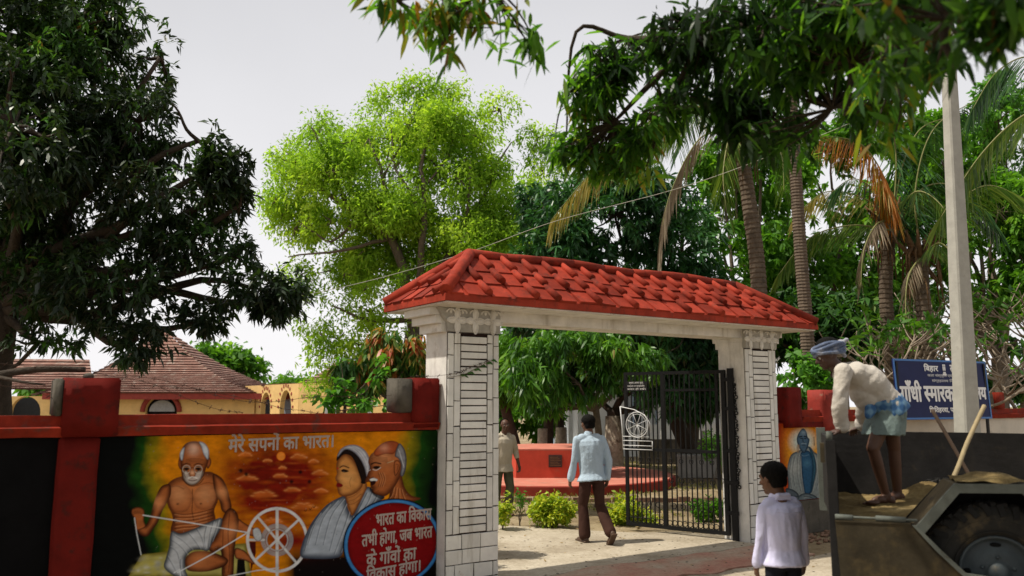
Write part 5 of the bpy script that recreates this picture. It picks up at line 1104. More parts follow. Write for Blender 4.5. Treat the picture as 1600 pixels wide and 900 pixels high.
# arcade wing receding to the right, in its own thing
O2 = Pz(405, 640, 57); O2.z = 0
wing = thing('arcade_wing', 'low yellow arcade wing with three grey arches right of the tiled pavilion', 'building', O2)
q0 = Pz(380, 640, 58) - O2; q1 = Pz(466, 640, 50) - O2; q0.z = q1.z = 0; d = (q1 - q0); an = math.atan2(d.y, d.x); Lw = d.length
sub = bpy.data.objects.new('arcade', None); COL.objects.link(sub); sub.parent = wing; sub.location = q0; sub.rotation_euler = (0, 0, an)
M_arcg = mat('blue_grey_arcade', (.20, .22, .27), .9)
arch_wall(sub, -1, Lw, 3.02, 0, [(Lw * .15, 1.3, 1.45, .95), (Lw * .44, 1.7, 1.45, 1.1), (Lw * .79, 1.9, 1.45, 1.2)], M_yel, .3, 'arcade_wall')
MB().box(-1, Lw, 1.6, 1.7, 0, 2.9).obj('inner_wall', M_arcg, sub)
for c, w in ((Lw * .15, 1.5), (Lw * .44, 1.9), (Lw * .79, 2.1)):
    for k, t in enumerate(np.linspace(.12, pi - .12, 11)): MB().box(-.07, .07, -.03, -.002, -.10, .10, Matrix.Translation((c + w * .58 * cos(t), 0, 1.45 + (w * .56 + .32) * sin(t))) @ Matrix.Rotation(pi / 2 - t, 4, 'Y')).obj('arch_block', M_red2, sub)
p1 = Pz(466, 640, 50) - O2; p2 = Pz(640, 640, 46) - O2; p1.z = p2.z = 0; d2 = p2 - p1; a2 = math.atan2(d2.y, d2.x)
s2 = bpy.data.objects.new('front_range', None); COL.objects.link(s2); s2.parent = wing; s2.location = p1; s2.rotation_euler = (0, 0, a2)
MB().box(.02, d2.length, 0, .3, 0, 3.02).obj('wall', M_yel, s2)
for x in (2.1, 4.6): MB().box(x, x + 1.0, -.04, .02, .9, 2.0).obj('window_shutter', M_grey, s2)
M_txt = mat('brown_wall_lettering', (.16, .10, .05), .8)
text_mesh('जय जगत', .25, 1.6, 2.1, 2.35, -.012, M_txt, s2); text_mesh('१०५', 1.7, 2.1, 1.7, 1.95, -.012, M_txt, s2)
wr = MB(); e0 = Pz(408, 603, 55) - O2; e1 = Pz(520, 599, 50) - O2; e2 = Pz(660, 596, 46) - O2
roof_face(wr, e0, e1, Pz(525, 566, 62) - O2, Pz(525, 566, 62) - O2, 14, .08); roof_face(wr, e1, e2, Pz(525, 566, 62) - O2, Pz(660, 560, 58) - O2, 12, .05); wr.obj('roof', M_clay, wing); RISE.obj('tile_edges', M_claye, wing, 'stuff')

# ------------------------------------------------------------------ white verandah building behind the platform
M_wb = mat('white_building_paint', (.74, .74, .73), .85, .08, 1.5, .2, 20); M_pb = mat('pale_blue_paint', (.40, .52, .66), .8, .1, 2); M_plat = mat('sunny_red_oxide', (.47, .065, .035), .75, .18, 2.5, .35, 30, ((.40, .14, .09), 2.2, .60, .12, .6)); M_plat2 = mat('dusty_red_floor', (.50, .17, .12), .85, .18, 2.5, .35, 30, ((.46, .27, .20), 3, .52, .15, .7))
YW = 30.0; OW = Vector((at(900, 700, YW).x, YW, 0))
wb = thing('white_building', 'white verandah building with columns and a pierced parapet behind the red platform', 'building', OW)
xw = lambda px, Y=YW: at(px, 700, Y).x - OW.x
MB().box(xw(840), xw(1230), 0, 5, -.05, .22).obj('plinth', M_wb, wb); MB().box(xw(840), xw(1230), -.3, 5, 3.3, 3.55).obj('roof', M_wb, wb); MB().box(xw(836), xw(1230), 3.0, 3.2, .22, 3.3).obj('wall', M_wb, wb)
for a, b in ((904, 923), (889, 895.5), (968, 978), (1030, 1040), (840, 846), (1100, 1110), (1170, 1180)): MB().box(xw(a), xw(b), .02, .36, .22, 3.3).obj('column', M_wb, wb)
for a, b in ((897, 903), (860, 872), (985, 1000), (1048, 1064)):
    dr = MB().box(xw(a), xw(b), 2.9, 2.97, .24, 2.4).obj('door', M_pb, wb); MB().box(xw(a) + .05, (xw(a) + xw(b)) / 2 - .03, 2.885, 2.898, .4, 2.3).obj('door_panel', mat('blue_door_panel', (.22, .32, .46), .7), dr)
for a, b in ((845, 851), (1008, 1022), (926, 932)):
    wn = MB().box(xw(a), xw(b), 2.93, 2.975, 1.0, 2.3).obj('window', M_pb, wb); MB().box(xw(a) + .06, xw(b) - .06, 2.915, 2.928, 1.08, 2.22).obj('pane', M_shade, wn)
# pierced parapet: frame of posts and rails leaves real openings
xa_, xb_ = xw(931), xw(957); za, zb = .22, 1.38; pp = MB()
pp.box(xa_, xb_, -.06, .04, za, .52); pp.box(xa_, xb_, -.06, .04, .80, .90); pp.box(xa_, xb_, -.06, .04, 1.18, zb); nh = 4
for i in range(nh + 1):
    x = lerp(xa_ + .04, xb_ - .04, i / nh)
    for z0_, z1_ in ((.52, .80), (.90, 1.18)):
        pp.prism([(x - .04, z0_), (x + .04, z0_), (x + .028, z0_ + .07), (x + .028, z1_ - .07), (x + .04, z1_), (x - .04, z1_), (x - .028, z1_ - .07), (x - .028, z0_ + .07)], -.055, .035, 'y')
pp.obj('pierced_parapet', M_wb, wb)
for a, b in ((980, 1028), (1042, 1098), (1112, 1168)): MB().box(xw(a), xw(b), -.02, .05, .22, 1.1).obj('parapet', M_wb, wb)
# low walls and cement bench behind the iron gate
gb = thing('cement_bench', 'grey cement block bench on the dry lawn, seen through the iron gate', 'bench', (at(1092, 735, 21.5).x, 21.5, 0), R(-4))
s_ = 21.5 / FPX * 1.01; w_ = 30 * s_
MB().box(-w_, w_, -.25, .25, 0, .50).obj('block', M_cem2 if 'M_cem2' in globals() else mat('pale_cement', (.30, .29, .27), .9, .2, 5), gb); MB().box(-w_ - .04, w_ + .04, -.29, .29, .502, .56).obj('seat', mat('pale_cement', (.30, .29, .27), .9, .2, 5), gb)
lg = thing('garden_wall', 'long low grey garden wall with upright posts behind the bench', 'wall', (at(1080, 700, 26).x, 26, 0))
MB().box(-1.6, 5.5, 0, .2, -.05, .75).obj('wall_panel', M_cem, lg)
for k in range(12): MB().box(-1.5 + k * .6, -1.36 + k * .6, -.02, .22, .752, 1.02).obj('post', mat('pale_cement', (.30, .29, .27)), lg)

# ------------------------------------------------------------------ red platform
pc = Vector((.75, 20.2, 0)); pf = thing('red_platform', 'round red painted platform with an octagonal red block and a small dark plaque', 'platform', pc)
bm_ = MB(); prof = [(3.08, -.05), (3.08, .175), (3.05, .19), (0.01, .19)]; bm_.lathe(prof, 40, smooth=False); bm_.obj('base_side', mat('deep_red_oxide', (.26, .03, .018), .8, .2, 3, .4, 30, ((.20, .08, .055), 3, .58, .1)), pf)
MB().lathe([(3.045, .193), (.01, .193)], 40).obj('base_top', M_plat2, pf)
oc = [(-.66, -1.2), (1.22, -1.2), (1.42, -.9), (1.42, .9), (1.0, 1.35), (-.3, 1.35), (-.78, .9), (-.78, -.95)]
bk = MB().prism(oc, .191, .80).obj('block', M_plat, pf); MB().prism([(x * 1.0, y) for x, y in oc], .803, .83).obj('block_top', M_plat2, pf)
plq = MB().box(-.15, .15, -.03, 0, 0, .27); po_ = plq.obj('plaque', mat('dark_stone_plaque', (.05, .03, .025), .6), bk); po_.location = (.22, -1.203, .43)
for k in range(6): MB().box(-.12, .12 - .03 * (k % 3), -.034, -.0302, .035 + k * .036, .047 + k * .036).obj('inscription_line', M_txt, po_)
# brick edging between path and lawn
eg = thing('brick_edging', 'half-buried row of bricks edging the lawn in front of the red platform', 'edging', (at(900, 778, 16.2).x, 16.2, 0))
M_brk = mat('dusty_brick', (.20, .12, .08), .9, .3, 6)
for k in range(22):
    MB().box(-.11, .11, -.05, .05, -.05, .07 + random.uniform(-.02, .02), Matrix.Translation((-2.7 + k * .25, random.uniform(-.02, .02), 0)) @ Matrix.Rotation(random.uniform(-.15, .15), 4, 'Z')).obj('brick', M_brk, eg)

# ------------------------------------------------------------------ sign, pole, wires
sg = thing('name_board', 'blue name board with white lettering on two thin posts in front of the right wall', 'sign', at(1475, 700, 12.6) * 1, 0)
A0 = at(1404, 656, 13.0); A1 = at(1549, 653, 14.0); sg.location = ((A0.x + A1.x) / 2, (A0.y + A1.y) / 2, 0); sa = math.atan2(A1.y - A0.y, A1.x - A0.x); sg.rotation_euler = (0, 0, sa); SWd = (A1 - A0).to_2d().length / 2
z0s = A0.z; z1s = at(1398, 560, 13.0).z; Ht = z1s - z0s
M_blue = mat('deep_blue_sign_enamel', (.008, .014, .075), .5, .15, 3, .05, 30, spec=.2); M_lblue = mat('light_blue_trim', (.05, .16, .42), .4, .1, 5, .05, 30)
TM = Matrix.Translation((0, 0, z0s)) @ Matrix.Rotation(R(-3), 4, 'X')
bd = MB().box(-SWd, SWd, -.012, .012, 0, Ht, TM).obj('board', M_blue, sg)
for a in ((-SWd, SWd, Ht - .03, Ht), (-SWd, SWd, 0, .03), (-SWd, -SWd + .03, .031, Ht - .031), (SWd - .03, SWd, .031, Ht - .031)): MB().box(a[0], a[1], -.018, -.0122, a[2], a[3], TM).obj('border', M_lblue, sg)
for s in (-1, 1): MB().box(s * (SWd - .06) - .02, s * (SWd - .06) + .02, .014, .05, -.05, z0s + Ht * .95, None).obj('post', M_iron, sg)
def stext(t, a, b, za_, zb_, th_=.0, **k):
    o = text_mesh(t, -SWd + a * 2 * SWd, -SWd + b * 2 * SWd, za_ * Ht, zb_ * Ht, -.0165, M_lw2, bd, thick=th_, **k); o.data.transform(TM); return o
M_lw2 = mat('bright_white_lettering', (.78, .78, .78), .5, .05, 30)
stext('िबहार', .31, .46, .79, .93, th_=.005); stext('सरकार', .59, .76, .79, .92, th_=.005); stext('कला संस्कृति एवं युवा विभाग'.replace('ति', 'ित').replace('वि', 'िव'), .34, .78, .70, .77); stext('संग्रहालय निदेशालय'.replace('नि', 'िन'), .38, .74, .61, .68)
stext(['गाँधी'], .04, .255, .30, .64, th_=.012); stext([('half', 'स'), 'मारक'], .285, .60, .30, .545, th_=.012); stext(['सं', ('ra', 'ग'), 'हालय'], .63, .965, .30, .60, th_=.012); stext('भितिहरवा, प. चम्पारण'.replace('भि', 'िभ').replace('ति', 'ित'), .32, .78, .09, .22, th_=.004)
em2 = MB()   # small pillar-shaped state emblem between the two words of the top line
ecx = -SWd + .525 * 2 * SWd
em2.box(ecx - .045, ecx + .045, -.019, -.0155, .74 * Ht, .77 * Ht); em2.box(ecx - .03, ecx + .03, -.019, -.0155, .772 * Ht, .80 * Ht)
for dx in (-.024, 0, .024): em2.ball((ecx + dx, -.017, .86 * Ht), (.012, .003, .045), 8, 5); em2.ball((ecx + dx, -.017, .915 * Ht), (.014, .003, .014), 8, 5)
eo = em2.obj('emblem', M_lw2, bd); eo.data.transform(TM)
pw = Vector((at(1508, 680, 11.2).x, 11.2, 0)); pt_ = at(1489, 130, 11.2) - pw
pl = thing('electric_pole', 'pale rectangular concrete electric pole standing in front of the blue name board', 'pole', pw)
zt = 8.2; lx = pt_.x / pt_.z; M_pole = mat('pale_cast_concrete', (.36, .35, .31), .9, .14, 6, .5, 40, ((.25, .23, .2), 7, .64, .08, .6), streak=((.22, .2, .18), 6, .6, .5), dist=.006)
pm = MB(); hb, ht_ = .155, .075
vs = []; 
for i in range(9):
    z = -.2 + (zt + .2) * i / 8; h = lerp(hb, ht_, i / 8); dpt = h * .75; cx = lx * z; c = .02
    vs += [(cx - h + c, -dpt, z), (cx + h - c, -dpt, z), (cx + h, -dpt + c, z), (cx + h, dpt - c, z), (cx + h - c, dpt, z), (cx - h + c, dpt, z), (cx - h, dpt - c, z), (cx - h, -dpt + c, z)]
pm.add(vs, [(i * 8 + k, i * 8 + (k + 1) % 8, (i + 1) * 8 + (k + 1) % 8, (i + 1) * 8 + k) for i in range(8) for k in range(8)] + [tuple(64 + k for k in range(8))])
pso = pm.obj('shaft', M_pole, pl); pso.rotation_euler = (0, 0, .35)
MB().box(-.5, .5, -.05, .05, 7.6, 7.7, Matrix.Translation((lx * 7.6, 0, 0))).obj('cross_arm', M_iron, pl)
def wire(label, pts, r=.006, k=10, cat='wire', m=None):
    P = smooth3(pts, k); b = Vector(P[0]); mb = MB(); mb.tube([Vector(p) - b for p in P], r, 5); o = mb.obj('wire', m or mat('pale_service_wire', (.42, .40, .33), .6), None); o.location = b; return tag(o, label, cat)
wire('long thin pale service wire sagging across the sky above the gateway roof', [at(140, 500, 15), at(300, 489, 14.5), at(520, 452, 14), at(720, 398, 13.5), at(870, 345, 13.2), at(1090, 285, 12.8), at(1320, 196, 12), at(1486, 120, 11.1)], .0045)
# broken branch and rusty barbed wire along the left wall
bw = MB(); M_rust = mat('rusty_wire', (.06, .035, .025), .9)
def barbed(pts):
    P = smooth3(pts, 14); P = P + np.array([[mnoise.noise(Vector(p * 4)) * .02 for _ in range(3)] for p in P]); bw.tube([Vector(p) for p in P], .0028, 4)
    for i in range(3, len(P), 3):
        p = Vector(P[i])
        for k in range(3): d = Vector([random.uniform(-1, 1) for _ in range(3)]).normalized() * .022; bw.tube([p - d, p + d], .0025, 3)
Wp = lambda x, z, y=.25: G(x, y, z)
barbed([Wp(-5.2, 2.2), Wp(-4.3, 2.14), Wp(-3.7, 2.06), Wp(-3.0, 1.82), Wp(-2.7, 1.77)]); barbed([Wp(-3.8, 2.10), Wp(-3.3, 2.02), Wp(-2.6, 1.86), Wp(-2.0, 1.92), Wp(-1.2, 1.93), Wp(-.6, 2.15)]); barbed([Wp(-3.8, 2.0, .3), Wp(-3.0, 1.96, .3), Wp(-2.3, 1.80, .3), Wp(-1.9, 1.76, .3)]); barbed([Wp(-5.4, 1.95), Wp(-4.7, 2.0), Wp(-4.3, 1.9), Wp(-4.25, 1.8)]); barbed([Wp(-1.0, 2.13, .2), Wp(-.6, 2.16, -.05), Wp(-.45, 2.22, -.06), Wp(-.2, 2.30, -.06)])
for k in range(5): bw.torus(tuple(Wp(-1.75 + k * .03, 1.765)), .05 + .01 * k, .003, (0, .3, 1), 12, 3)
o = bw.obj('barbed_wire', M_rust, None); tag(o, 'rusty barbed wire straggling along the top of the left boundary wall', 'wire')
db = MB(); pts = smooth3([Wp(-5.2, 1.93, .5), Wp(-4.9, 1.97, .47), Wp(-4.7, 2.07, .45), Wp(-4.4, 2.13, .4), Wp(-4.05, 2.135, .3)], 5); db.tube([Vector(p) for p in pts], list(np.linspace(.042, .024, len(pts))), 8); db.tube([Wp(-4.7, 2.07, .45), Wp(-4.5, 2.02, .3), Wp(-4.35, 2.0, .2)], [.02, .012, .006], 6)
tag(db.obj('broken_branch', M_bark, None), 'broken dead branch lying across the top of the left wall pier', 'branch')
st = MB(); c = Wp(-4.03, 2.075, .24); st.ball(tuple(c), (.05, .04, .03), 8, 5); tag(st.obj('stone', M_cem, None), 'small dark stone lying on top of the left wall pier', 'stone')
# leafy twig across the left pillar
tw = thing('vine_twig', 'thin leafy vine twig crossing the tiles of the left pillar', 'plant', G(-.6, -.03, 2.1)); tp = smooth3([G(-.68, -.03, 2.12), G(-.5, -.05, 2.15), G(-.3, -.05, 2.24), G(-.13, -.05, 2.32)], 5); mb = MB(); mb.tube([Vector(p) - tw.location for p in tp], .003, 4); mb.obj('stem', M_bark2, tw)
V, Fq = leaf_geo(tp[4:], unit(np.array([tuple(GU + Vector((0, 0, .2 - .5 * (i % 2)))) for i in range(len(tp) - 4)])), np.array([[0, 0, 1.0]] * (len(tp) - 4)), .07, .03, .2, 2); link('leaves', np_mesh('leaves', V - np.array(tw.location), Fq, L_light), tw)

# ------------------------------------------------------------------ tractor trolley
TA = R(-18.5); TO = at(1304, 800, 5.75); TO.z = 0
TR = thing('tractor_trolley', 'rusty steel tractor trolley with dropped side, wheel arch and a bed of sand', 'trailer', TO, TA)
M_steel = mat('dusty_worn_steel', (.045, .036, .022), .8, .4, 5, .4, 40, ((.085, .062, .03), 3.5, .52, .12, .8), streak=((.02, .017, .014), 5, .58, .7), spec=.15)
M_dark = mat('dark_oily_steel', (.018, .017, .017), .8, .35, 6, .4, 40, ((.045, .036, .024), 4.5, .58, .10, .7), streak=((.045, .038, .03), 4, .60, .4), spec=.15)
M_gry = mat('chipped_grey_steel', (.115, .125, .11), .7, .25, 7, .3, 40, ((.06, .042, .025), 9, .60, .06, .9), spec=.2)
TL, TW = 3.9, 2.0; zb_ = 1.03
MB().box(.02, TL, .38, TW, zb_ - .06, zb_).obj('bed', M_dark, TR); MB().box(.02, .47, .0, .379, zb_ - .058, zb_ - .002).obj('bed', M_dark, TR)
def plate(x0, x1, y0, y1, z0, z1, nm, m, dent=.008):
    bm = bmesh.new(); bmesh.ops.create_cube(bm, size=1)
    for v in bm.verts: v.co = Vector((lerp(x0, x1, v.co.x + .5), lerp(y0, y1, v.co.y + .5), lerp(z0, z1, v.co.z + .5)))
    bmesh.ops.subdivide_edges(bm, edges=list(bm.edges), cuts=9, use_grid_fill=True)
    for v in bm.verts: q = mnoise.noise(v.co * 2.2) * dent; v.co += Vector((q if x1 - x0 < .1 else 0, q if y1 - y0 < .1 else 0, q * .7))
    mb = MB(); bm.verts.ensure_lookup_table(); mb.add([v.co for v in bm.verts], [[v.index for v in f.verts] for f in bm.faces], False); bm.free(); return mb.obj(nm, m, TR)
plate(.0, TL, TW, TW + .04, zb_ - .05, 1.60, 'far_side_panel', M_dark, .02); plate(-.005, .03, .04, TW - .005, zb_ - .05, 1.585, 'end_panel', M_dark, .012)
MB().box(-.035, .025, -.03, .038, .35, 1.60).obj('corner_post', M_dark, TR); MB().box(-.045, .03, TW - .004, TW + .075, .9, 1.63).obj('corner_post', M_gry, TR)
MB().tube([(-.01, .0, 1.60), (-.01, .0, 1.66)], .02, 8).obj('latch_pin', M_gry, TR); MB().box(-.07, -.045, -.01, .12, 1.45, 1.58).obj('latch', M_steel, TR)
# hanging near side with its octagonal wheel cut-out
zo = 1.065; pan = [(.0, zo), (.47, zo), (.60, .92), (.75, .77), (1.12, .735), (1.26, .80), (1.40, 1.0), (1.44, zo), (3.0, zo), (3.0, .42), (.03, .42)]
MB().prism(pan[::-1], -.045, -.02, 'y').obj('side_panel', M_steel, TR)
edge = MB(); edge.prism([(.465, zo + .001), (.49, zo + .001), (.62, .925), (.76, .785), (1.115, .75), (1.115, .728), (.745, .76), (.595, .912)][::-1], -.06, -.0455, 'y'); edge.obj('panel_lip', M_gry, TR)
MB().box(.0, .46, -.05, -.012, zo + .002, zo + .014).obj('panel_lip', M_steel, TR)
hg = MB(); hg.tube([(.02, -.03, zo + .035), (.50, -.03, zo + .03)], .009, 6); hgo = hg.obj('hinge_rod', M_gry, TR)
for a, b in ((.0, .11), (.25, .43)): MB().tube([(a, -.03, zo + .034), (b, -.03, zo + .031)], .018, 8).obj('hinge', M_gry, TR)
# wheel arch box
wa = [(.49, zo - .01), (.73, 1.335), (1.13, 1.345), (1.38, 1.10), (1.42, .95)]; t_ = .062
def strip(y0, y1, p, th, m, nm):
    mb = MB(); inner = []
    for i, q in enumerate(p):
        a = Vector(p[max(i - 1, 0)]); b = Vector(p[min(i + 1, len(p) - 1)]); d = (b - a).normalized(); nn = Vector((d.y, -d.x)); inner.append((q[0] + nn.x * th, q[1] + nn.y * th))
    for i in range(len(p) - 1): mb.prism([p[i], p[i + 1], inner[i + 1], inner[i]], y0, y1, 'y')
    return mb.obj(nm, m, TR)
strip(-.04, .0, wa, t_, M_gry, 'arch_rim'); strip(.001, .42, [(x, z - .004) for x, z in wa], .010, mat('sand_dusted_steel', (.10, .075, .04), .9, .35, 6, .5, 50, ((.035, .03, .025), 5, .56, .1)), 'wheel_arch')
MB().prism([(.45, zb_ - .06), (.49, zo), (.73, 1.33), (1.13, 1.34), (1.38, 1.10), (1.42, .5), (.45, .5)][::-1], .42, .44, 'y').obj('arch_back', M_dark, TR)
MB().box(.3, TL, .6, .7, .80, .965).obj('chassis_beam', M_dark, TR); MB().box(.3, TL, 1.4, 1.5, .80, .965).obj('chassis_beam', M_dark, TR); MB().tube([(.967, .1, .775), (.967, 1.9, .775)], .05, 8).obj('axle', M_dark, TR)
M_tyre = mat('dusty_black_rubber', (.022, .021, .019), .9, .3, 12, .4, 40, ((.12, .09, .05), 5, .53, .12, .6)); M_rim = mat('dull_blue_grey_rim', (.050, .064, .072), .65, .25, 8, .3, 40, ((.13, .10, .06), 6, .56, .1, .8), spec=.45)
def wheel(y, s):
    c = Matrix.Translation((.967, y, .775)) @ Matrix.Rotation(pi / 2 * s, 4, 'X') @ Matrix.Scale(.91, 4); w = MB()
    w.lathe([(.25, -.09), (.31, -.115), (.40, -.12), (.455, -.095), (.475, -.06), (.48, 0), (.475, .06), (.455, .095), (.40, .12), (.31, .115), (.25, .09)], 44, c, ring=True); wo_ = w.obj('tyre', M_tyre, TR)
    td = MB()
    for k in range(40):
        a = 2 * pi * k / 40
        for q in (-1, 1): td.box(-.016, .016, -.04, .04, -.014, .016, c @ Matrix.Rotation(a + q * .04, 4, 'Z') @ Matrix.Translation((.470, 0, q * .07)) @ Matrix.Rotation(pi / 2, 4, 'Y') @ Matrix.Rotation(pi / 2 + q * .4, 4, 'Z'))
    for k in range(30):
        a = 2 * pi * k / 30
        for q in (-1, 1): td.box(-.020, .020, -.050, .035, -.012, .014, c @ Matrix.Rotation(a, 4, 'Z') @ Matrix.Translation((.425, 0, q * .113)) @ Matrix.Rotation(q * .28, 4, 'Y') @ Matrix.Rotation(pi / 2 + .35, 4, 'Z'))
    td.obj('tread', mat('black_tread_rubber', (.012, .0115, .011), .85, .3, 14, .4, 40, ((.07, .055, .035), 7, .60, .1, .6)), wo_)
    for rr in (.285, .37): MB().torus(tuple(c @ Vector((0, 0, .117))), rr * .91, .004, tuple(c.to_3x3() @ Vector((0, 0, 1))), 40, 5).obj('sidewall_rib', M_tyre, wo_)
    r = MB(); r.lathe([(.255, .095), (.25, .105), (.235, .10), (.225, .05), (.20, .035), (.16, .075), (.10, .085), (.07, .08), (.065, .12), (.03, .13), (.001, .13)], 32, c); ro = r.obj('rim', M_rim, TR)
    for k in range(5): p = c @ Vector((.105 * cos(k * 1.257 + .3), .105 * sin(k * 1.257 + .3), .088)); MB().ball(tuple(p), .014, 6, 4).obj('wheel_nut', M_rim, ro)
    for k in range(4):
        a = k * pi / 2 + pi * .5; p = c @ Vector((.185 * cos(a), .185 * sin(a), .055)); o = MB().ball((0, 0, 0), (.034, .012, .016), 10, 5).obj('vent_hole', mat('hole_black', (.002, .002, .002), .9), ro); o.location = p
    return wo_
wheel(.16, 1); wheel(1.86, -1)
# sand in the bed and on the arch
M_sand = ground_mat('yellow_building_sand', (.14, .095, .04), (.25, .18, .075), (.33, .25, .12), 3, .8)
def sand(name, x0, x1, y0, y1, hf, label):
    nx, ny = int((x1 - x0) / .022), int((y1 - y0) / .022); X, Y = np.meshgrid(np.linspace(x0, x1, nx), np.linspace(y0, y1, ny)); Zs = np.array([[hf(a, b) for a, b in zip(r1, r2)] for r1, r2 in zip(X, Y)])
    i = np.arange(nx * ny).reshape(ny, nx); Fc = np.stack([i[:-1, :-1], i[:-1, 1:], i[1:, 1:], i[1:, :-1]], -1).reshape(-1, 4); o = link(name, np_mesh(name, np.stack([X.ravel(), Y.ravel(), Zs.ravel()], 1), Fc, M_sand, True), None, 'stuff'); o.location = TO; o.rotation_euler = (0, 0, TA); o['label'] = label; return o
nz = lambda x, y, s: mnoise.noise(Vector((x * s, y * s, 3.3)))
def bedh(x, y):
    h = zb_ + .016 + .025 * nz(x, y, 5) + .020 * abs(nz(x, y, 12)) + .008 * nz(x, y, 40) + .13 * math.exp(-(((x - 1.55) / .75) ** 2 + ((y - 1.3) / .55) ** 2)) + .12 * math.exp(-(((x - .80) / .20) ** 2 + ((y - 1.75) / .3) ** 2))
    if y > 1.9 or x < .08: h -= .0
    return h
sand('sand', .04, 3.7, .445, 1.985, bedh, 'yellow sand spread over the trolley bed'); sand('sand', .04, .46, -.005, .44, lambda x, y: zb_ + .006 + .012 * nz(x, y, 9) + .02 * max(0, y / .44), 'thin yellow sand along the dropped edge of the trolley bed')
sand('sand', .76, 1.14, -.03, .46, lambda x, y: 1.343 + max(-.01, .050 * (1 - ((x - .97) / .22) ** 2) * (1 - ((y - .2) / .27) ** 2) + .02 * nz(x, y, 11)), 'low heap of yellow sand on top of the wheel arch')
mb = MB(); mb.lathe([(2.6, -.06), (1.9, .12), (1.3, .29), (.01, .31)], 30, Matrix.Diagonal((1.0, .75, 1, 1))); em_ = mb.obj('earth_bank', M_soil, None, 'structure'); em_.location = Matrix.Translation(TO) @ Matrix.Rotation(TA, 4, 'Z') @ Vector((2.9, 1.0, -.0))
def tool(label, pts, r, m, name='shovel'):
    P = smooth3(pts, 6); t = thing(name, label, 'tool', Vector(P[-1])); b = t.location; MB().tube([Vector(p) - b for p in P], r, 8).obj('handle', m, t)
    a = Vector(P[-1]) - b; d = (Vector(P[-1]) - Vector(P[-3])).normalized(); s = d.cross(Vector((0, 0, 1))).normalized(); n_ = s.cross(d); bl = []
    for k, (q, w) in enumerate(((0, .05), (.03, .11), (.20, .12), (.27, .07))): bl += [a + d * q - s * w + n_ * .02, a + d * q - n_ * .01, a + d * q + s * w + n_ * .02]
    bl += [p + n_ * .006 for p in bl]; f = []
    for i in range(3):
        for j in range(2): f += [(i * 3 + j, i * 3 + j + 1, i * 3 + j + 4, i * 3 + j + 3), (12 + i * 3 + j, 12 + i * 3 + j + 3, 12 + i * 3 + j + 4, 12 + i * 3 + j + 1)]
    mb = MB(); mb.add(bl, f); mb.obj('blade', M_gry, t)
TP = lambda x, y, z: tuple(Matrix.Translation(TO) @ Matrix.Rotation(TA, 4, 'Z') @ Vector((x, y, z)))
tool('shovel with a long pale bent wooden handle leaning over the wheel arch', [at(1538, 634, 6.75), at(1512, 690, 6.6), at(1496, 732, 6.45), at(1482, 762, 6.4), at(1468, 792, 6.4)], .017, mat('pale_handle_wood', (.32, .25, .14), .7, .2, 12))
tool('shovel with a straight dark handle leaning behind the pale one', [at(1456, 640, 7.1), at(1485, 690, 7.0), at(1516, 745, 6.9), at(1528, 768, 6.85)], .016, mat('dark_handle_wood', (.07, .045, .03), .7, .2, 12))

# ------------------------------------------------------------------ litter on the ground
def scatter(name, label, n, region, kind='leaf', m=None, s0=.01, s1=.03):
    P = []; 
    while len(P) < n:
        x, y = region(); P.append((x, y))
    P = np.array([(a, b, .016) for a, b in P]); D = unit(np.c_[rng.normal(0, 1, (n, 2)), rng.normal(0, .15, n)]); S = unit(np.cross(D, [0, 0, 1.0] + rng.normal(0, .3, (n, 3))))
    if kind == 'leaf': V, Fq = leaf_geo(P, D, S, rng.uniform(s0, s1, n), rng.uniform(s0, s1, n) * .4, .05, 2); V[:, 2] = np.maximum(V[:, 2], .008)
    else:
        mb = MB()
        for p in P: r = random.uniform(s0, s1); mb.ball((p[0], p[1], r * .3), (r, r * random.uniform(.6, 1), r * .6), 6, 4)
        o = mb.obj(name, m, None, 'stuff'); o['label'] = label; return
    o = link(name, np_mesh(name, V, Fq, m), None, 'stuff'); o['label'] = label
L_lit = LM('dead_leaf', [(0, (.12, .08, .04)), (.6, (.24, .17, .08)), (1, (.36, .26, .12))], .2, .8)
scatter('leaf_litter', 'dry leaves scattered on the garden soil', 2600, lambda: (random.uniform(-3, 9), random.uniform(12.6, 24)), 'leaf', L_lit, .04, .13)
scatter('leaf_litter', 'a few dry leaves on the path and forecourt', 260, lambda: (random.uniform(-.5, 4.5), random.uniform(8.6, 12.8)), 'leaf', L_lit, .025, .07)
scatter('pebbles', 'pebbles and crumbs of mortar on the forecourt', 520, lambda: (random.uniform(-.3, 4.5), random.uniform(8.5, 12.5)), 'stone', M_cem, .006, .022)
def _wallfoot(): p = G(random.uniform(4.2, 6.2), random.uniform(-.55, .08)); return p.x, p.y
scatter('rubble', 'broken brick and mortar crumbs along the foot of the right wall', 160, _wallfoot, 'stone', M_brk, .008, .045)
gn = 5200; gx = rng.uniform(-4, 10, gn); gy = rng.uniform(13.2, 27, gn); kp = np.array([mnoise.noise(Vector((a * .5, b * .5, 5))) > .02 for a, b in zip(gx, gy)]); gx, gy = gx[kp], gy[kp]; K = 5; P = np.repeat(np.c_[gx, gy, np.zeros(len(gx))], K, 0) + np.c_[rng.normal(0, .05, (len(gx) * K, 2)), np.zeros(len(gx) * K)]
D = unit(np.c_[rng.normal(0, .5, (len(P), 2)), np.ones(len(P))]); S = unit(np.cross(D, rng.normal(0, 1, (len(P), 3)))); V, Fq = leaf_geo(P, D, S, rng.uniform(.04, .14, len(P)), .018, .2, 1)
o = link('grass', np_mesh('grass', V, Fq, LM('dry_grass_blade', [(0, (.10, .13, .03)), (.5, (.18, .20, .05)), (1, (.34, .29, .12))], .4, .7)), None, 'stuff'); o['label'] = 'sparse dry grass on the garden soil'
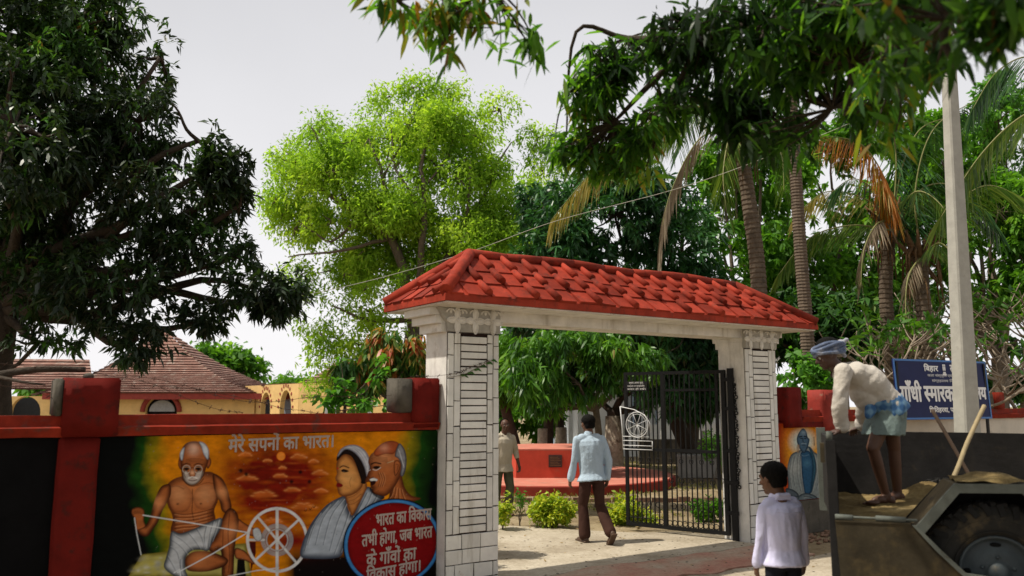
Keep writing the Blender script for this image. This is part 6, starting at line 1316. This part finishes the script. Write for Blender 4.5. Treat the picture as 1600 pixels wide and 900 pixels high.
# ------------------------------------------------------------------ people
TSC = bpy.data.scenes.new('shaping_bench')   # empty side scene in which single meshes are remeshed
def remeshed(name, prims, voxel, m, parent=None, smooth_it=4, disp=None, loc=None):
    """one continuous surface grown over overlapping tapered capsules and ellipsoids"""
    mb = MB()
    for p in prims:
        if p[0] == 'c':
            a, b, ra, rb_ = Vector(p[1]), Vector(p[2]), p[3], p[4]; L = (b - a).length; d = (b - a).normalized(); fl = p[5] if len(p) > 5 else 1.0
            q = d.to_track_quat('Z', 'Y').to_matrix().to_4x4(); M = Matrix.Translation(a) @ q; prof = []
            for i in range(5): t = -pi / 2 + pi / 2 * i / 4; prof.append((max(ra * cos(t), .0004), ra * sin(t)))
            for i in range(5): t = pi / 2 * i / 4; prof.append((max(rb_ * cos(t), .0004), L + rb_ * sin(t)))
            mb.lathe(prof, 16, M)
        elif p[0] == 'e':
            M = p[3] if len(p) > 3 else None; mb.ball(p[1], p[2], 18, 12, M)
        elif p[0] == 'b': mb.box(*p[1], p[2] if len(p) > 2 else None)
        elif p[0] == 'l':   # loft through elliptical rings: (centre, rx, ry) stacked, axis given
            rings = p[1]; n = 20; vs = []
            for (c, rx, ry, ax, sd_) in rings:
                ax = Vector(ax).normalized(); s = Vector(sd_); s = (s - ax * s.dot(ax)).normalized(); f = ax.cross(s)
                for k in range(n): t = 2 * pi * k / n; vs.append(Vector(c) + s * rx * cos(t) + f * ry * sin(t))
            r = len(rings); fs = [(i * n + k, i * n + (k + 1) % n, (i + 1) * n + (k + 1) % n, (i + 1) * n + k) for i in range(r - 1) for k in range(n)] + [tuple(range(n))[::-1], tuple((r - 1) * n + k for k in range(n))]
            mb.add(vs, fs)
    me = mb.mesh(name, m); o = bpy.data.objects.new(name, me); TSC.collection.objects.link(o)
    md = o.modifiers.new('r', 'REMESH'); md.mode = 'VOXEL'; md.voxel_size = voxel; md.use_smooth_shade = True
    sm = o.modifiers.new('s', 'SMOOTH'); sm.iterations = smooth_it; sm.factor = .5
    TSC.view_layers[0].update(); dg = TSC.view_layers[0].depsgraph
    if dg is None:
        with bpy.context.temp_override(scene=TSC, view_layer=TSC.view_layers[0]): dg = bpy.context.evaluated_depsgraph_get()
    me2 = bpy.data.meshes.new_from_object(o.evaluated_get(dg)); bpy.data.objects.remove(o); bpy.data.meshes.remove(me)
    me2.name = name
    if disp:
        nv = len(me2.vertices); co = np.empty(nv * 3, np.float32); me2.vertices.foreach_get('co', co); co = co.reshape(-1, 3)
        nn = np.empty(nv * 3, np.float32); me2.vertex_normals.foreach_get('vector', nn); nn = nn.reshape(-1, 3)
        dd_ = np.array([disp(Vector(p)) for p in co.tolist()], np.float32); me2.vertices.foreach_set('co', (co + nn * dd_[:, None]).ravel())
    me2.materials.clear(); me2.materials.append(m); me2.polygons.foreach_set('use_smooth', [True] * len(me2.polygons)); me2.update()
    return link(name, me2, parent)
def skin(name, c): return mat(name, c, .55, .12, 14, .15, 60, spec=.4)
SK1 = skin('dark_brown_skin', (.085, .038, .022)); SK2 = skin('brown_skin', (.12, .055, .030)); SK3 = skin('warm_brown_skin', (.14, .058, .032)); SK4 = skin('very_dark_skin', (.060, .028, .020))
M_hair = mat('black_hair', (.004, .0035, .003), .8, .3, 40, .8, 90, spec=.12, dist=.006)
def cloth(name, c, var=.06, stain=None): return mat(name, c, .9, var, 9, .6, 26, stain, spec=.1, dist=.012)
V3 = Vector
def head(parent, c, up, fwd, R_, sk, hair=True, bald=0, moustache=False, voxel=.006, neck_to=None, hairlen=0):
    """head as one surface: skull, jaw, nose, lips, brow, ears; c = centre of the skull, R_ = half the head height"""
    up = V3(up).normalized(); fwd = V3(fwd); fwd = (fwd - up * fwd.dot(up)).normalized(); s = fwd.cross(up); B = Matrix((s, fwd, up)).transposed(); c = V3(c); P = lambda x, y, z: c + B @ V3((x * R_, y * R_, z * R_))
    k = R_
    pr = [('e', P(0, -.06, .22), (.66 * k, .80 * k, .74 * k), B), ('e', P(0, .10, -.25), (.52 * k, .58 * k, .62 * k), B), ('e', P(0, .42, -.72), (.26 * k, .24 * k, .20 * k), B),
          ('c', P(0, .66, .12), P(0, .86, -.20), .075 * k, .12 * k), ('e', P(-.10, .74, -.23), (.08 * k, .08 * k, .06 * k), B), ('e', P(.10, .74, -.23), (.08 * k, .08 * k, .06 * k), B),
          ('e', P(0, .66, -.44), (.22 * k, .10 * k, .050 * k), B), ('e', P(0, .64, -.53), (.19 * k, .11 * k, .055 * k), B),
          ('c', P(-.38, .60, .20), P(.38, .60, .20), .085 * k, .085 * k), ('e', P(-.34, .42, -.18), (.2 * k, .2 * k, .2 * k), B), ('e', P(.34, .42, -.18), (.2 * k, .2 * k, .2 * k), B),
          ('e', P(-.68, -.02, -.02), (.06 * k, .17 * k, .24 * k), B), ('e', P(.68, -.02, -.02), (.06 * k, .17 * k, .24 * k), B)]
    if neck_to: pr.append(('c', P(0, -.16, -.45), V3(neck_to), .44 * k, .50 * k))
    h = remeshed('head', pr, voxel, sk, parent, 2)
    for sx_ in (-1, 1):
        e = MB().ball(P(.26 * sx_, .60, .04), .10 * k, 10, 6).obj('eye', mat('eye_white', (.45, .42, .38), .3), h); MB().ball(P(.26 * sx_, .66, .04), .052 * k, 8, 5).obj('iris', M_hair, e); MB().tube([P(.12 * sx_, .70, .22), P(.30 * sx_, .69, .28), P(.44 * sx_, .58, .22)], .035 * k, 5).obj('eyebrow', M_hair, h)
    if hair:
        hp = [('e', P(0, -.16, .36), (.77 * k, .86 * k, .74 * k), B), ('e', P(0, -.40, -.12 - hairlen), (.63 * k, .50 * k, .58 * k), B)]
        ho = remeshed('hair', hp, voxel, M_hair, parent, 2, lambda v: .004 * mnoise.noise(v * 60))
        # cut the face side away so the forehead and ears stay clear
        bm = bmesh.new(); bm.from_mesh(ho.data); n = (fwd * .80 - up * .60).normalized(); bmesh.ops.bisect_plane(bm, geom=bm.verts[:] + bm.edges[:] + bm.faces[:], plane_co=P(0, .46 - bald * .9, .40), plane_no=n, clear_outer=True)
        n2 = (-up * .9 - fwd * .1).normalized(); bmesh.ops.bisect_plane(bm, geom=bm.verts[:] + bm.edges[:] + bm.faces[:], plane_co=P(0, -.3, -.55 - hairlen), plane_no=n2, clear_outer=True); bmesh.ops.holes_fill(bm, edges=bm.edges[:]); bm.to_mesh(ho.data); bm.free()
    if moustache: MB().tube([P(-.20, .72, -.40), P(0, .80, -.33), P(.20, .72, -.40)], .045 * k, 6).obj('moustache', M_hair, h)
    return h, P
def hand_prims(w, d, side, palm_n, L=.185, curl=.35):
    """prims of a hand: w wrist point, d direction of the fingers, side towards the thumb, palm_n out of the palm"""
    w = V3(w); d = V3(d).normalized(); n = V3(palm_n); n = (n - d * n.dot(d)).normalized(); s = V3(side); s = (s - d * s.dot(d) - n * s.dot(n)).normalized(); pr = []; k = L / .185
    B = Matrix((s, n, d)).transposed(); pr.append(('e', w + d * .05 * k, (.040 * k, .017 * k, .055 * k), B)); pr.append(('c', w - d * .02, w + d * .03 * k, .024 * k, .026 * k))
    for i, (o, ln, r) in enumerate(((.030, .075, .0088), (.010, .084, .0092), (-.011, .078, .0088), (-.030, .060, .0080))):
        a = w + d * .085 * k + s * o * k; c = curl * (1 + .12 * i); d1 = (d * cos(c) + n * sin(c) + s * o * 1.2).normalized(); d2 = (d * cos(c * 2.1) + n * sin(c * 2.1)).normalized(); d3 = (d * cos(c * 2.9) + n * sin(c * 2.9)).normalized(); b = a + d1 * ln * .45 * k; e = b + d2 * ln * .32 * k; g = e + d3 * ln * .25 * k
        pr += [('c', a - d * .03 * k, b, r * 1.1 * k, r * k), ('c', b, e, r * k, r * .92 * k), ('c', e, g, r * .92 * k, r * .8 * k)]
    a = w + d * .03 * k + s * .028 * k; b = a + (d * .75 + s * .65 + n * .25).normalized() * .040 * k; e = b + (d * .92 + s * .15 + n * .35).normalized() * .030 * k; pr += [('c', a, b, .013 * k, .0105 * k), ('c', b, e, .0105 * k, .0085 * k)]
    return pr
def foot_prims(ankle, heading, pitch=0.0, L=.25):
    a = V3(ankle); h = V3(heading).normalized(); up = V3((0, 0, 1)); f = (h * cos(pitch) - up * sin(pitch)).normalized(); u = (up * cos(pitch) + h * sin(pitch)).normalized(); s = f.cross(u); B = Matrix((s, f, u)).transposed()
    pr = [('e', a - f * .035 - u * .045, (.034, .042, .036), B), ('e', a + f * .05 - u * .038, (.036, .085, .034), B), ('e', a + f * .125 - u * .058, (.045, .055, .022), B), ('c', a - u * .0, a - u * .03 + f * .02, .036, .036)]
    for i in range(5): o = (.034 - .017 * i); pr.append(('c', a + f * .145 - u * .064 + s * o, a + f * (.185 - .012 * i) - u * .068 + s * o * 1.1, .012 - .001 * i, .010 - .001 * i))
    return pr
def folds(a1=.006, f1=9, a2=.003, f2=26, st=(1, 1, .45)): return lambda v: a1 * mnoise.noise(Vector((v.x * f1 * st[0], v.y * f1 * st[1], v.z * f1 * st[2]))) * 1.4 + a2 * mnoise.noise(Vector((v.x * f2 * st[0], v.y * f2 * st[1], v.z * f2 * st[2] + 9)))
Z = V3((0, 0, 1))
def torso_rings(pel, sh, sw, depth, hemdrop, side, belly=1.0, shirt=.012, flare=1.0):
    """ellipse rings from hem to neck base for a shirt; pel pelvis centre, sh chest-top centre (between shoulders)"""
    pel, sh, side = V3(pel), V3(sh), V3(side).normalized(); ax = (sh - pel); Lt = ax.length; ax.normalize(); R_ = []
    for t, w, d in ((-hemdrop / Lt, .80 * flare, 1.06 * flare), (-.02, .78, 1.0), (.30, .72 * belly, .96 * belly), (.58, .84, 1.04), (.80, .96, 1.02), (.93, .92, .88), (1.0, .62, .66), (1.06, .34, .46)):
        R_.append((pel + ax * Lt * t, sw / 2 * w + shirt, depth / 2 * d + shirt, ax, side))
    return R_
def placed(name, label, pos, rz): return thing(name, label, 'person', pos, rz)

# -- man in the light blue shirt walking away into the garden (local +y = the way he faces)
pA = at(927, 850, 11.45); pA.z = .012
hA = R(24); mA = placed('person', 'man in pale blue shirt and brown trousers walking away into the garden', pA, hA); mA.scale = (.97,) * 3
tocam = Matrix.Rotation(-hA, 3, 'Z')       # world directions into his frame
k = 1.0; pel = V3((0, .02, .93)); ch = V3((-.01, .06, 1.40)); hd = V3((-.01, .10, 1.605))
hipL, hipR = V3((-.09, .02, .90)), V3((.09, .0, .90)); kL = V3((-.10, .10, .50)); aL = V3((-.10, .06, .085)); kR = V3((.10, -.02, .50)); aR = V3((.10, -.30, .17))
h_, P_h = head(mA, hd, (0, .05, 1), (-.15, 1, -.02), .126, SK2, True, neck_to=ch + V3((0, .0, .03)))
sL, sR = ch + V3((-.185, -.0, -.015)), ch + V3((.185, -.0, -.015)); eL, wL = V3((-.245, .08, 1.10)), V3((-.262, .15, .86)); eR, wR = V3((.235, -.05, 1.11)), V3((.222, -.03, .86))
sh = [('l', torso_rings(pel, ch, .40, .245, .10, (1, 0, 0), 1.10, .022, 1.22)), ('c', sL, eL, .066, .056), ('c', eL, wL, .056, .048), ('c', sR, eR, .066, .056), ('c', eR, wR, .056, .046), ('c', ch + V3((-.12, 0, .01)), ch + V3((.12, 0, .01)), .062, .062), ('c', ch + V3((0, .0, .03)), ch + V3((0, .01, .075)), .066, .062)]
remeshed('shirt', sh, .008, cloth('pale_blue_shirt_cloth', (.40, .50, .60), .05, ((.33, .42, .51), 4, .55, .15)), mA, 3, lambda v: folds(.010, 7, .005, 19)(v) + .007 * mnoise.noise(V3((v.x * 16, v.y * 10, v.z * 5 + v.x * 8))))
remeshed('shirt_collar', [('c', ch + V3((-.055, .02, .075)), ch + V3((0, -.05, .085)), .016, .016), ('c', ch + V3((.055, .02, .075)), ch + V3((0, -.05, .085)), .016, .016)], .005, cloth('pale_blue_shirt_cloth', (0, 0, 0)), mA, 1)
tr_ = [('l', [(pel + V3((0, 0, .02)), .135, .095, (0, 0, 1), (1, 0, 0)), (pel + V3((0, 0, -.05)), .155, .118, (0, 0, 1), (1, 0, 0)), (pel + V3((0, 0, -.12)), .160, .125, (0, 0, 1), (1, 0, 0))]), ('c', hipL - V3((0, 0, .04)), kL, .092, .072), ('c', kL, aL + V3((0, 0, .02)), .072, .084), ('c', hipR - V3((0, 0, .04)), kR, .092, .072), ('c', kR, aR + V3((0, .02, .0)), .072, .080)]
remeshed('trousers', tr_, .008, cloth('dark_brown_trouser_cloth', (.050, .024, .018), .12), mA, 3, folds(.010, 8, .004, 20))
for w, e in ((wL, eL), (wR, eR)):
    d = (w - e).normalized(); sd_ = V3((0, 1, 0)); remeshed('hand', [('c', w - d * .06, w, .026, .024)] + hand_prims(w, d + V3((0, .1, -.3)), sd_, V3((1 if w.x < 0 else -1, 0, 0)), .18, .35), .0045, SK2, mA, 1)
remeshed('shoe', [('e', aL + V3((0, -.03, -.045)), (.042, .05, .042)), ('e', aL + V3((0, .09, -.055)), (.046, .11, .030)), ('b', (aL.x - .044, aL.x + .044, aL.y - .075, aL.y + .20, .0, .022))], .005, mat('brown_sandal_leather', (.07, .04, .025), .5), mA, 2)
MR = Matrix.Translation(aR + V3((0, 0, -.02))) @ Matrix.Rotation(-R(52), 4, 'X'); rot = MR.to_3x3()
remeshed('shoe', [('e', MR @ V3((0, -.03, -.035)), (.042, .05, .042), rot), ('e', MR @ V3((0, .09, -.045)), (.046, .10, .030), rot), ('b', (-.044, .044, -.075, .19, -.088, -.068), MR)], .005, mat('brown_sandal_leather', (0, 0, 0)), mA, 2)

# -- man in the cream shirt coming out from behind the pillar
pB = at(786, 800, 14.3); pB.z = 0; hB = R(180 + 30)
mB_ = placed('person', 'balding man in a cream shirt and olive trousers half hidden behind the left pillar', pB, hB); sc = .945; mB_.scale = (sc,) * 3
pel = V3((0, 0, .90)); ch = V3((0, .03, 1.36)); hd = V3((.0, .07, 1.565)); h_, P_h = head(mB_, hd, (0, 0, 1), (.25, 1, -.05), .112, SK1, True, 1.0, neck_to=ch + V3((0, .0, .03)))
sL, sR = ch + V3((-.175, 0, -.02)), ch + V3((.175, 0, -.02)); eL, wL = V3((-.25, .0, 1.10)), V3((-.27, .10, .86)); eR, wR = V3((.24, .0, 1.08)), V3((.26, .06, .84))
sh = [('l', torso_rings(pel, ch, .37, .235, .14, (1, 0, 0), 1.12, .022, 1.22)), ('c', sL, eL, .066, .058), ('c', eL, eL.lerp(wL, .45), .056, .052), ('c', sR, eR, .066, .058), ('c', eR, eR.lerp(wR, .45), .056, .052), ('c', ch + V3((-.11, 0, .01)), ch + V3((.11, 0, .01)), .06, .06)]
CR = cloth('cream_shirt_cloth', (.42, .37, .29), .06, ((.34, .29, .21), 4, .55, .15)); so = remeshed('shirt', sh, .009, CR, mB_, 3, folds(.010, 8, .004, 20))
remeshed('shirt_collar', [('c', ch + V3((-.07, .06, .035)), ch + V3((-.045, -.03, .08)), .016, .016), ('c', ch + V3((.07, .06, .035)), ch + V3((.045, -.03, .08)), .016, .016), ('c', ch + V3((-.045, -.03, .08)), ch + V3((.045, -.03, .08)), .016, .016)], .005, CR, mB_, 1)
remeshed('trousers', [('l', [(pel + V3((0, 0, .0)), .135, .095, (0, 0, 1), (1, 0, 0)), (pel + V3((0, 0, -.14)), .155, .12, (0, 0, 1), (1, 0, 0))]), ('c', (-.09, 0, .82), (-.11, .06, .48), .088, .078), ('c', (-.11, .06, .48), (-.11, .02, .22), .078, .080), ('c', (.09, 0, .82), (.10, -.04, .48), .088, .078), ('c', (.10, -.04, .48), (.10, -.10, .22), .078, .08)], .009, cloth('olive_grey_trouser_cloth', (.085, .085, .055), .15), mB_, 3, folds(.012, 8, .005, 20))
remeshed('leg', [('c', (-.11, .02, .30), (-.11, .0, .08), .045, .034)] + foot_prims((-.11, .0, .075), (0, 1, 0)), .006, SK1, mB_, 1); remeshed('leg', [('c', (.10, -.09, .30), (.10, -.14, .09), .045, .034)] + foot_prims((.10, -.14, .085), (0, 1, 0)), .006, SK1, mB_, 1)
for w, e in ((wL, eL), (wR, eR)):
    d = (w - e).normalized(); remeshed('forearm', [('c', e.lerp(w, .3), w, .038, .025)] + hand_prims(w, d + V3((0, 0, -.4)), V3((0, 1, 0)), V3((1 if w.x < 0 else -1, 0, 0)), .18, .5), .005, SK1, mB_, 1)

# -- boy in the lavender-white shirt, seen from behind
pC = at(1229, 985, 6.5); pC.z = 0; hC = R(14)
mC = placed('person', 'boy in a lavender-white collared shirt and dark trousers seen from behind at the forecourt', pC, hC); s = 1.0
pel = V3((0, 0, .76)); ch = V3((0, .02, 1.085)); hd = V3((-.035, .05, 1.272)); h_, P_h = head(mC, hd, (-.06, .08, 1), (-.45, 1, -.06), .126, SK2, True, hairlen=-.02, neck_to=ch + V3((0, 0, .02)))
sL, sR = ch + V3((-.132, 0, -.025)), ch + V3((.132, 0, -.025)); eL, wL = V3((-.178, .02, .86)), V3((-.188, .06, .655)); eR, wR = V3((.178, .0, .86)), V3((.188, .03, .66))
LV = cloth('lavender_white_shirt_cloth', (.60, .59, .80), .04, ((.52, .50, .72), 4, .56, .15)); sh = [('l', torso_rings(pel, ch, .300, .205, .115, (1, 0, 0), 1.16, .020, 1.22)), ('c', sL, eL, .050, .043), ('c', eL, wL, .043, .037), ('c', sR, eR, .050, .043), ('c', eR, wR, .043, .037), ('c', ch + V3((-.10, 0, .005)), ch + V3((.10, 0, .005)), .052, .052)]
remeshed('shirt', sh, .007, LV, mC, 3, folds(.011, 9, .005, 24))
remeshed('shirt_collar', [('c', ch + V3((-.06, .03, .045)), ch + V3((-.04, -.055, .075)), .018, .018), ('c', ch + V3((.055, .03, .045)), ch + V3((.035, -.05, .07)), .014, .014), ('c', ch + V3((-.045, -.052, .072)), ch + V3((.045, -.052, .072)), .019, .019), ('c', ch + V3((-.055, 0, .055)), ch + V3((.055, 0, .055)), .035, .035), ('c', ch + V3((-.06, -.055, .048)), ch + V3((.06, -.055, .048)), .012, .012)], .0045, LV, mC, 1)
MB().tube([(-.11, -.112, 1.045), (0, -.126, 1.035), (.11, -.112, 1.045)], .0024, 5).obj('yoke_seam', cloth('seam_shadow_cloth', (.52, .50, .66)), mC)
remeshed('trousers', [('l', [(pel + V3((0, 0, .0)), .11, .08, (0, 0, 1), (1, 0, 0)), (pel + V3((0, 0, -.14)), .135, .105, (0, 0, 1), (1, 0, 0))]), ('c', (-.07, 0, .66), (-.085, .02, .40), .075, .065), ('c', (-.085, .02, .40), (-.085, 0, .10), .065, .062), ('c', (.07, 0, .66), (.085, .02, .40), .075, .065), ('c', (.085, .02, .40), (.085, 0, .10), .065, .062)], .008, cloth('navy_black_trouser_cloth', (.012, .013, .02), .1), mC, 3, folds(.008, 8, .003, 20))
for w, e in ((wL, eL), (wR, eR)): d = (w - e).normalized(); remeshed('hand', [('c', w - d * .05, w, .022, .020)] + hand_prims(w, d, V3((0, 1, 0)), V3((1 if w.x < 0 else -1, 0, 0)), .15, .35), .0042, SK2, mC, 1)
for x in (-.085, .085): remeshed('foot', [('c', (x, 0, .14), (x, 0, .08), .033, .032)] + foot_prims((x, 0, .075), (0, 1, 0)), .006, SK2, mC, 1)

# -- workman bending over the end of the trolley; coordinates are metres right of and above the bed point (x across the view, z up, y away)
YD = 6.75; pD = at(1390, 788, YD); pD.z = 1.05; mD = placed('person', 'barefoot workman in white kurta and blue turban bending over the trolley end panel', pD, 0)
q = lambda px, py, dy=0.0: at(px, py, YD + dy) - pD
head_c = q(1292, 556, -.02); neck = q(1318, 585, .0); up_ = V3((-.28, .0, .72)); fwd = V3((-.62, .05, -.55))
h_, P_h = head(mD, head_c, up_, fwd, .112, SK4, False, neck_to=neck, moustache=False)
tb_c = P_h(0, -.02, .44); Bq = Matrix(((V3(up_).cross(fwd)).normalized(), V3(fwd).normalized(), V3(up_).normalized()))
tbm = MB(); U_ = V3((-.22, 0, .97)).normalized(); X_ = V3((.97, 0, .22)); Yv = V3((0, 1, 0)); hc = q(1294, 545, 0)
for j in range(5):
    pts = [hc + X_ * (.118 + .012 * sin(j)) * cos(t) + Yv * (.100 + .008 * cos(j * 2)) * sin(t) + U_ * (-.034 + j * .017 + .012 * sin(t * 2 + j * 1.3)) for t in np.linspace(0, 2 * pi, 22)]; tbm.tube(pts, .0165, 7)
TB1 = cloth('faded_blue_turban_cloth', (.11, .14, .22), .2, ((.26, .28, .35), 9, .52, .1)); tbm.obj('turban', TB1, mD)
remeshed('turban_knot', [('e', q(1314, 536, 0), (.045, .04, .028)), ('c', q(1310, 540, -.02), q(1322, 531, -.02), .022, .018), ('c', q(1312, 546), q(1320, 556), .02, .014)], .005, cloth('pale_turban_end', (.36, .37, .42), .2), mD, 1, folds(.006, 30, .003, 60))
MB().ball(tuple(q(1294, 541, 0)), (.10, .092, .078), 14, 8).obj('hair', M_hair, mD)
# kurta
c1 = q(1324, 583); c2 = q(1345, 590); c3 = q(1368, 612); c4 = q(1388, 636); side = V3((0, 1, 0))
ax = (c1 - c4).normalized(); Rg = [(c4 + V3((.02, 0, -.01)), .165, .118, ax, side), (c4, .172, .128, ax, side), (c3, .176, .140, ax, side), (c2 + V3((0, 0, -.015)), .190, .142, ax, side), (c1, .195, .120, ax, side), (q(1314, 578), .14, .085, ax, side), (q(1308, 574), .08, .05, ax, side)]
sN = q(1318, 580, -.17); sF = q(1326, 582, .17); eN = q(1311, 628, -.20); wN = q(1316, 662, -.15); eF = q(1350, 630, .34); wF = q(1346, 660, .50)
ku = [('l', Rg), ('c', sN, eN, .070, .060), ('c', eN, wN, .060, .056), ('c', sF, eF, .068, .058), ('c', eF, wF, .058, .052), ('e', q(1352, 622, -.02), (.15, .13, .09), Matrix.Rotation(R(38), 3, 'Y')), ('e', q(1382, 626, 0), (.10, .16, .11), Matrix.Rotation(R(40), 3, 'Y'))]
KU = cloth('off_white_kurta_cloth', (.50, .46, .41), .06, ((.40, .36, .31), 4, .56, .12)); remeshed('kurta', ku, .008, KU, mD, 4, lambda v: .014 * mnoise.noise(V3(((v.x + v.z) * 2.2, v.y * 4, (v.x - v.z) * 9))) + .006 * mnoise.noise(V3(((v.x + v.z) * 4, v.y * 8, (v.x - v.z) * 20))))
for w_, sg_ in ((wN, -1), (wF, 1)):
    remeshed('cuff', [('c', w_ + V3((0, 0, -.005)), w_ + V3((0, 0, -.02)), .058, .055)], .006, KU, mD, 1, folds(.003, 20, .001, 40))
    remeshed('hand', [('c', w_ + V3((0, 0, -.01)), w_ + V3((-.005, 0, -.040)), .030, .027)] + hand_prims(w_ + V3((-.005, 0, -.05)), V3((-.95, .1, -.16)) if sg_ < 0 else V3((-.25, .95, -.12)), V3((0, sg_, 0)) if sg_ < 0 else V3((-1, 0, 0)), V3((0, 0, -1)), .17, .40), .0045, SK4, mD, 1)
# checked waist cloth and shorts
M_chk = bpy.data.materials.new('blue_checked_cloth'); M_chk.use_nodes = True; t = M_chk.node_tree; b_ = t.nodes['Principled BSDF']; b_.inputs['Roughness'].default_value = .9
tcn = t.nodes.new('ShaderNodeTexCoord'); wv = []
for ax_, in (('X',), ('Z',)):
    w = t.nodes.new('ShaderNodeTexWave'); w.bands_direction = ax_; w.inputs['Scale'].default_value = 4.5; w.inputs['Distortion'].default_value = .6; t.links.new(tcn.outputs['Object'], w.inputs['Vector']); wv.append(w)
mm = t.nodes.new('ShaderNodeMath'); mm.operation = 'ADD'; t.links.new(wv[0].outputs['Fac'], mm.inputs[0]); t.links.new(wv[1].outputs['Fac'], mm.inputs[1]); rr_ = t.nodes.new('ShaderNodeValToRGB'); ee = rr_.color_ramp.elements; ee[0].position = .35; ee[0].color = (.03, .10, .24, 1); ee[1].position = .75; ee[1].color = (.13, .25, .38, 1)
md_ = t.nodes.new('ShaderNodeMath'); md_.operation = 'MULTIPLY'; md_.inputs[1].default_value = .5; t.links.new(mm.outputs[0], md_.inputs[0]); t.links.new(md_.outputs[0], rr_.inputs[0]); t.links.new(rr_.outputs[0], b_.inputs['Base Color'])
w1, w2_ = q(1379, 628), q(1392, 648)
remeshed('waist_cloth', [('l', [(q(1372, 622), .172, .135, (w1 - w2_), side), (w1 + V3((.005, 0, 0)), .180, .150, (w1 - w2_), side), (w2_, .185, .155, (w1 - w2_), side)]), ('c', q(1360, 640, -.12), q(1357, 650, -.13), .040, .028)], .007, M_chk, mD, 2, folds(.010, 14, .004, 40))
hipc = q(1386, 645); remeshed('shorts', [('l', [(hipc + V3((-.02, 0, .05)), .165, .135, (-.35, 0, .9), side), (hipc, .175, .145, (-.1, 0, 1), side), (q(1382, 662), .190, .152, (0, 0, 1), side), (q(1379, 679), .196, .152, (0, 0, 1), side)])], .008, cloth('grey_green_shorts_cloth', (.17, .22, .21), .1, ((.12, .15, .14), 5, .55, .12)), mD, 2, folds(.012, 10, .005, 24, (1, 1, .3)))
kn = q(1364, 700, -.09); an_ = q(1385, 776, -.02); kf = q(1397, 700, .11); af = q(1403, 778, .16); hipn = q(1378, 662, -.06); hipf = q(1392, 662, .07)
legs = [('c', hipn, kn, .068, .050), ('c', kn, kn.lerp(an_, .35), .047, .046), ('c', kn.lerp(an_, .35), an_, .046, .030), ('c', hipf, kf, .068, .050), ('c', kf, kf.lerp(af, .35), .047, .046), ('c', kf.lerp(af, .35), af, .046, .030), ('e', (hipn + hipf) / 2, (.09, .12, .07))]
legs += foot_prims(an_ - V3((0, 0, an_.z - .085)), (-1, -.25, 0)) + foot_prims(af - V3((0, 0, af.z - .09)), (-.75, -.5, 0)) + [('c', an_, an_ - V3((0, 0, an_.z - .08)), .034, .034), ('c', af, af - V3((0, 0, af.z - .085)), .034, .034)]
remeshed('legs', legs, .006, SK1, mD, 1)

bpy.data.scenes.remove(TSC)
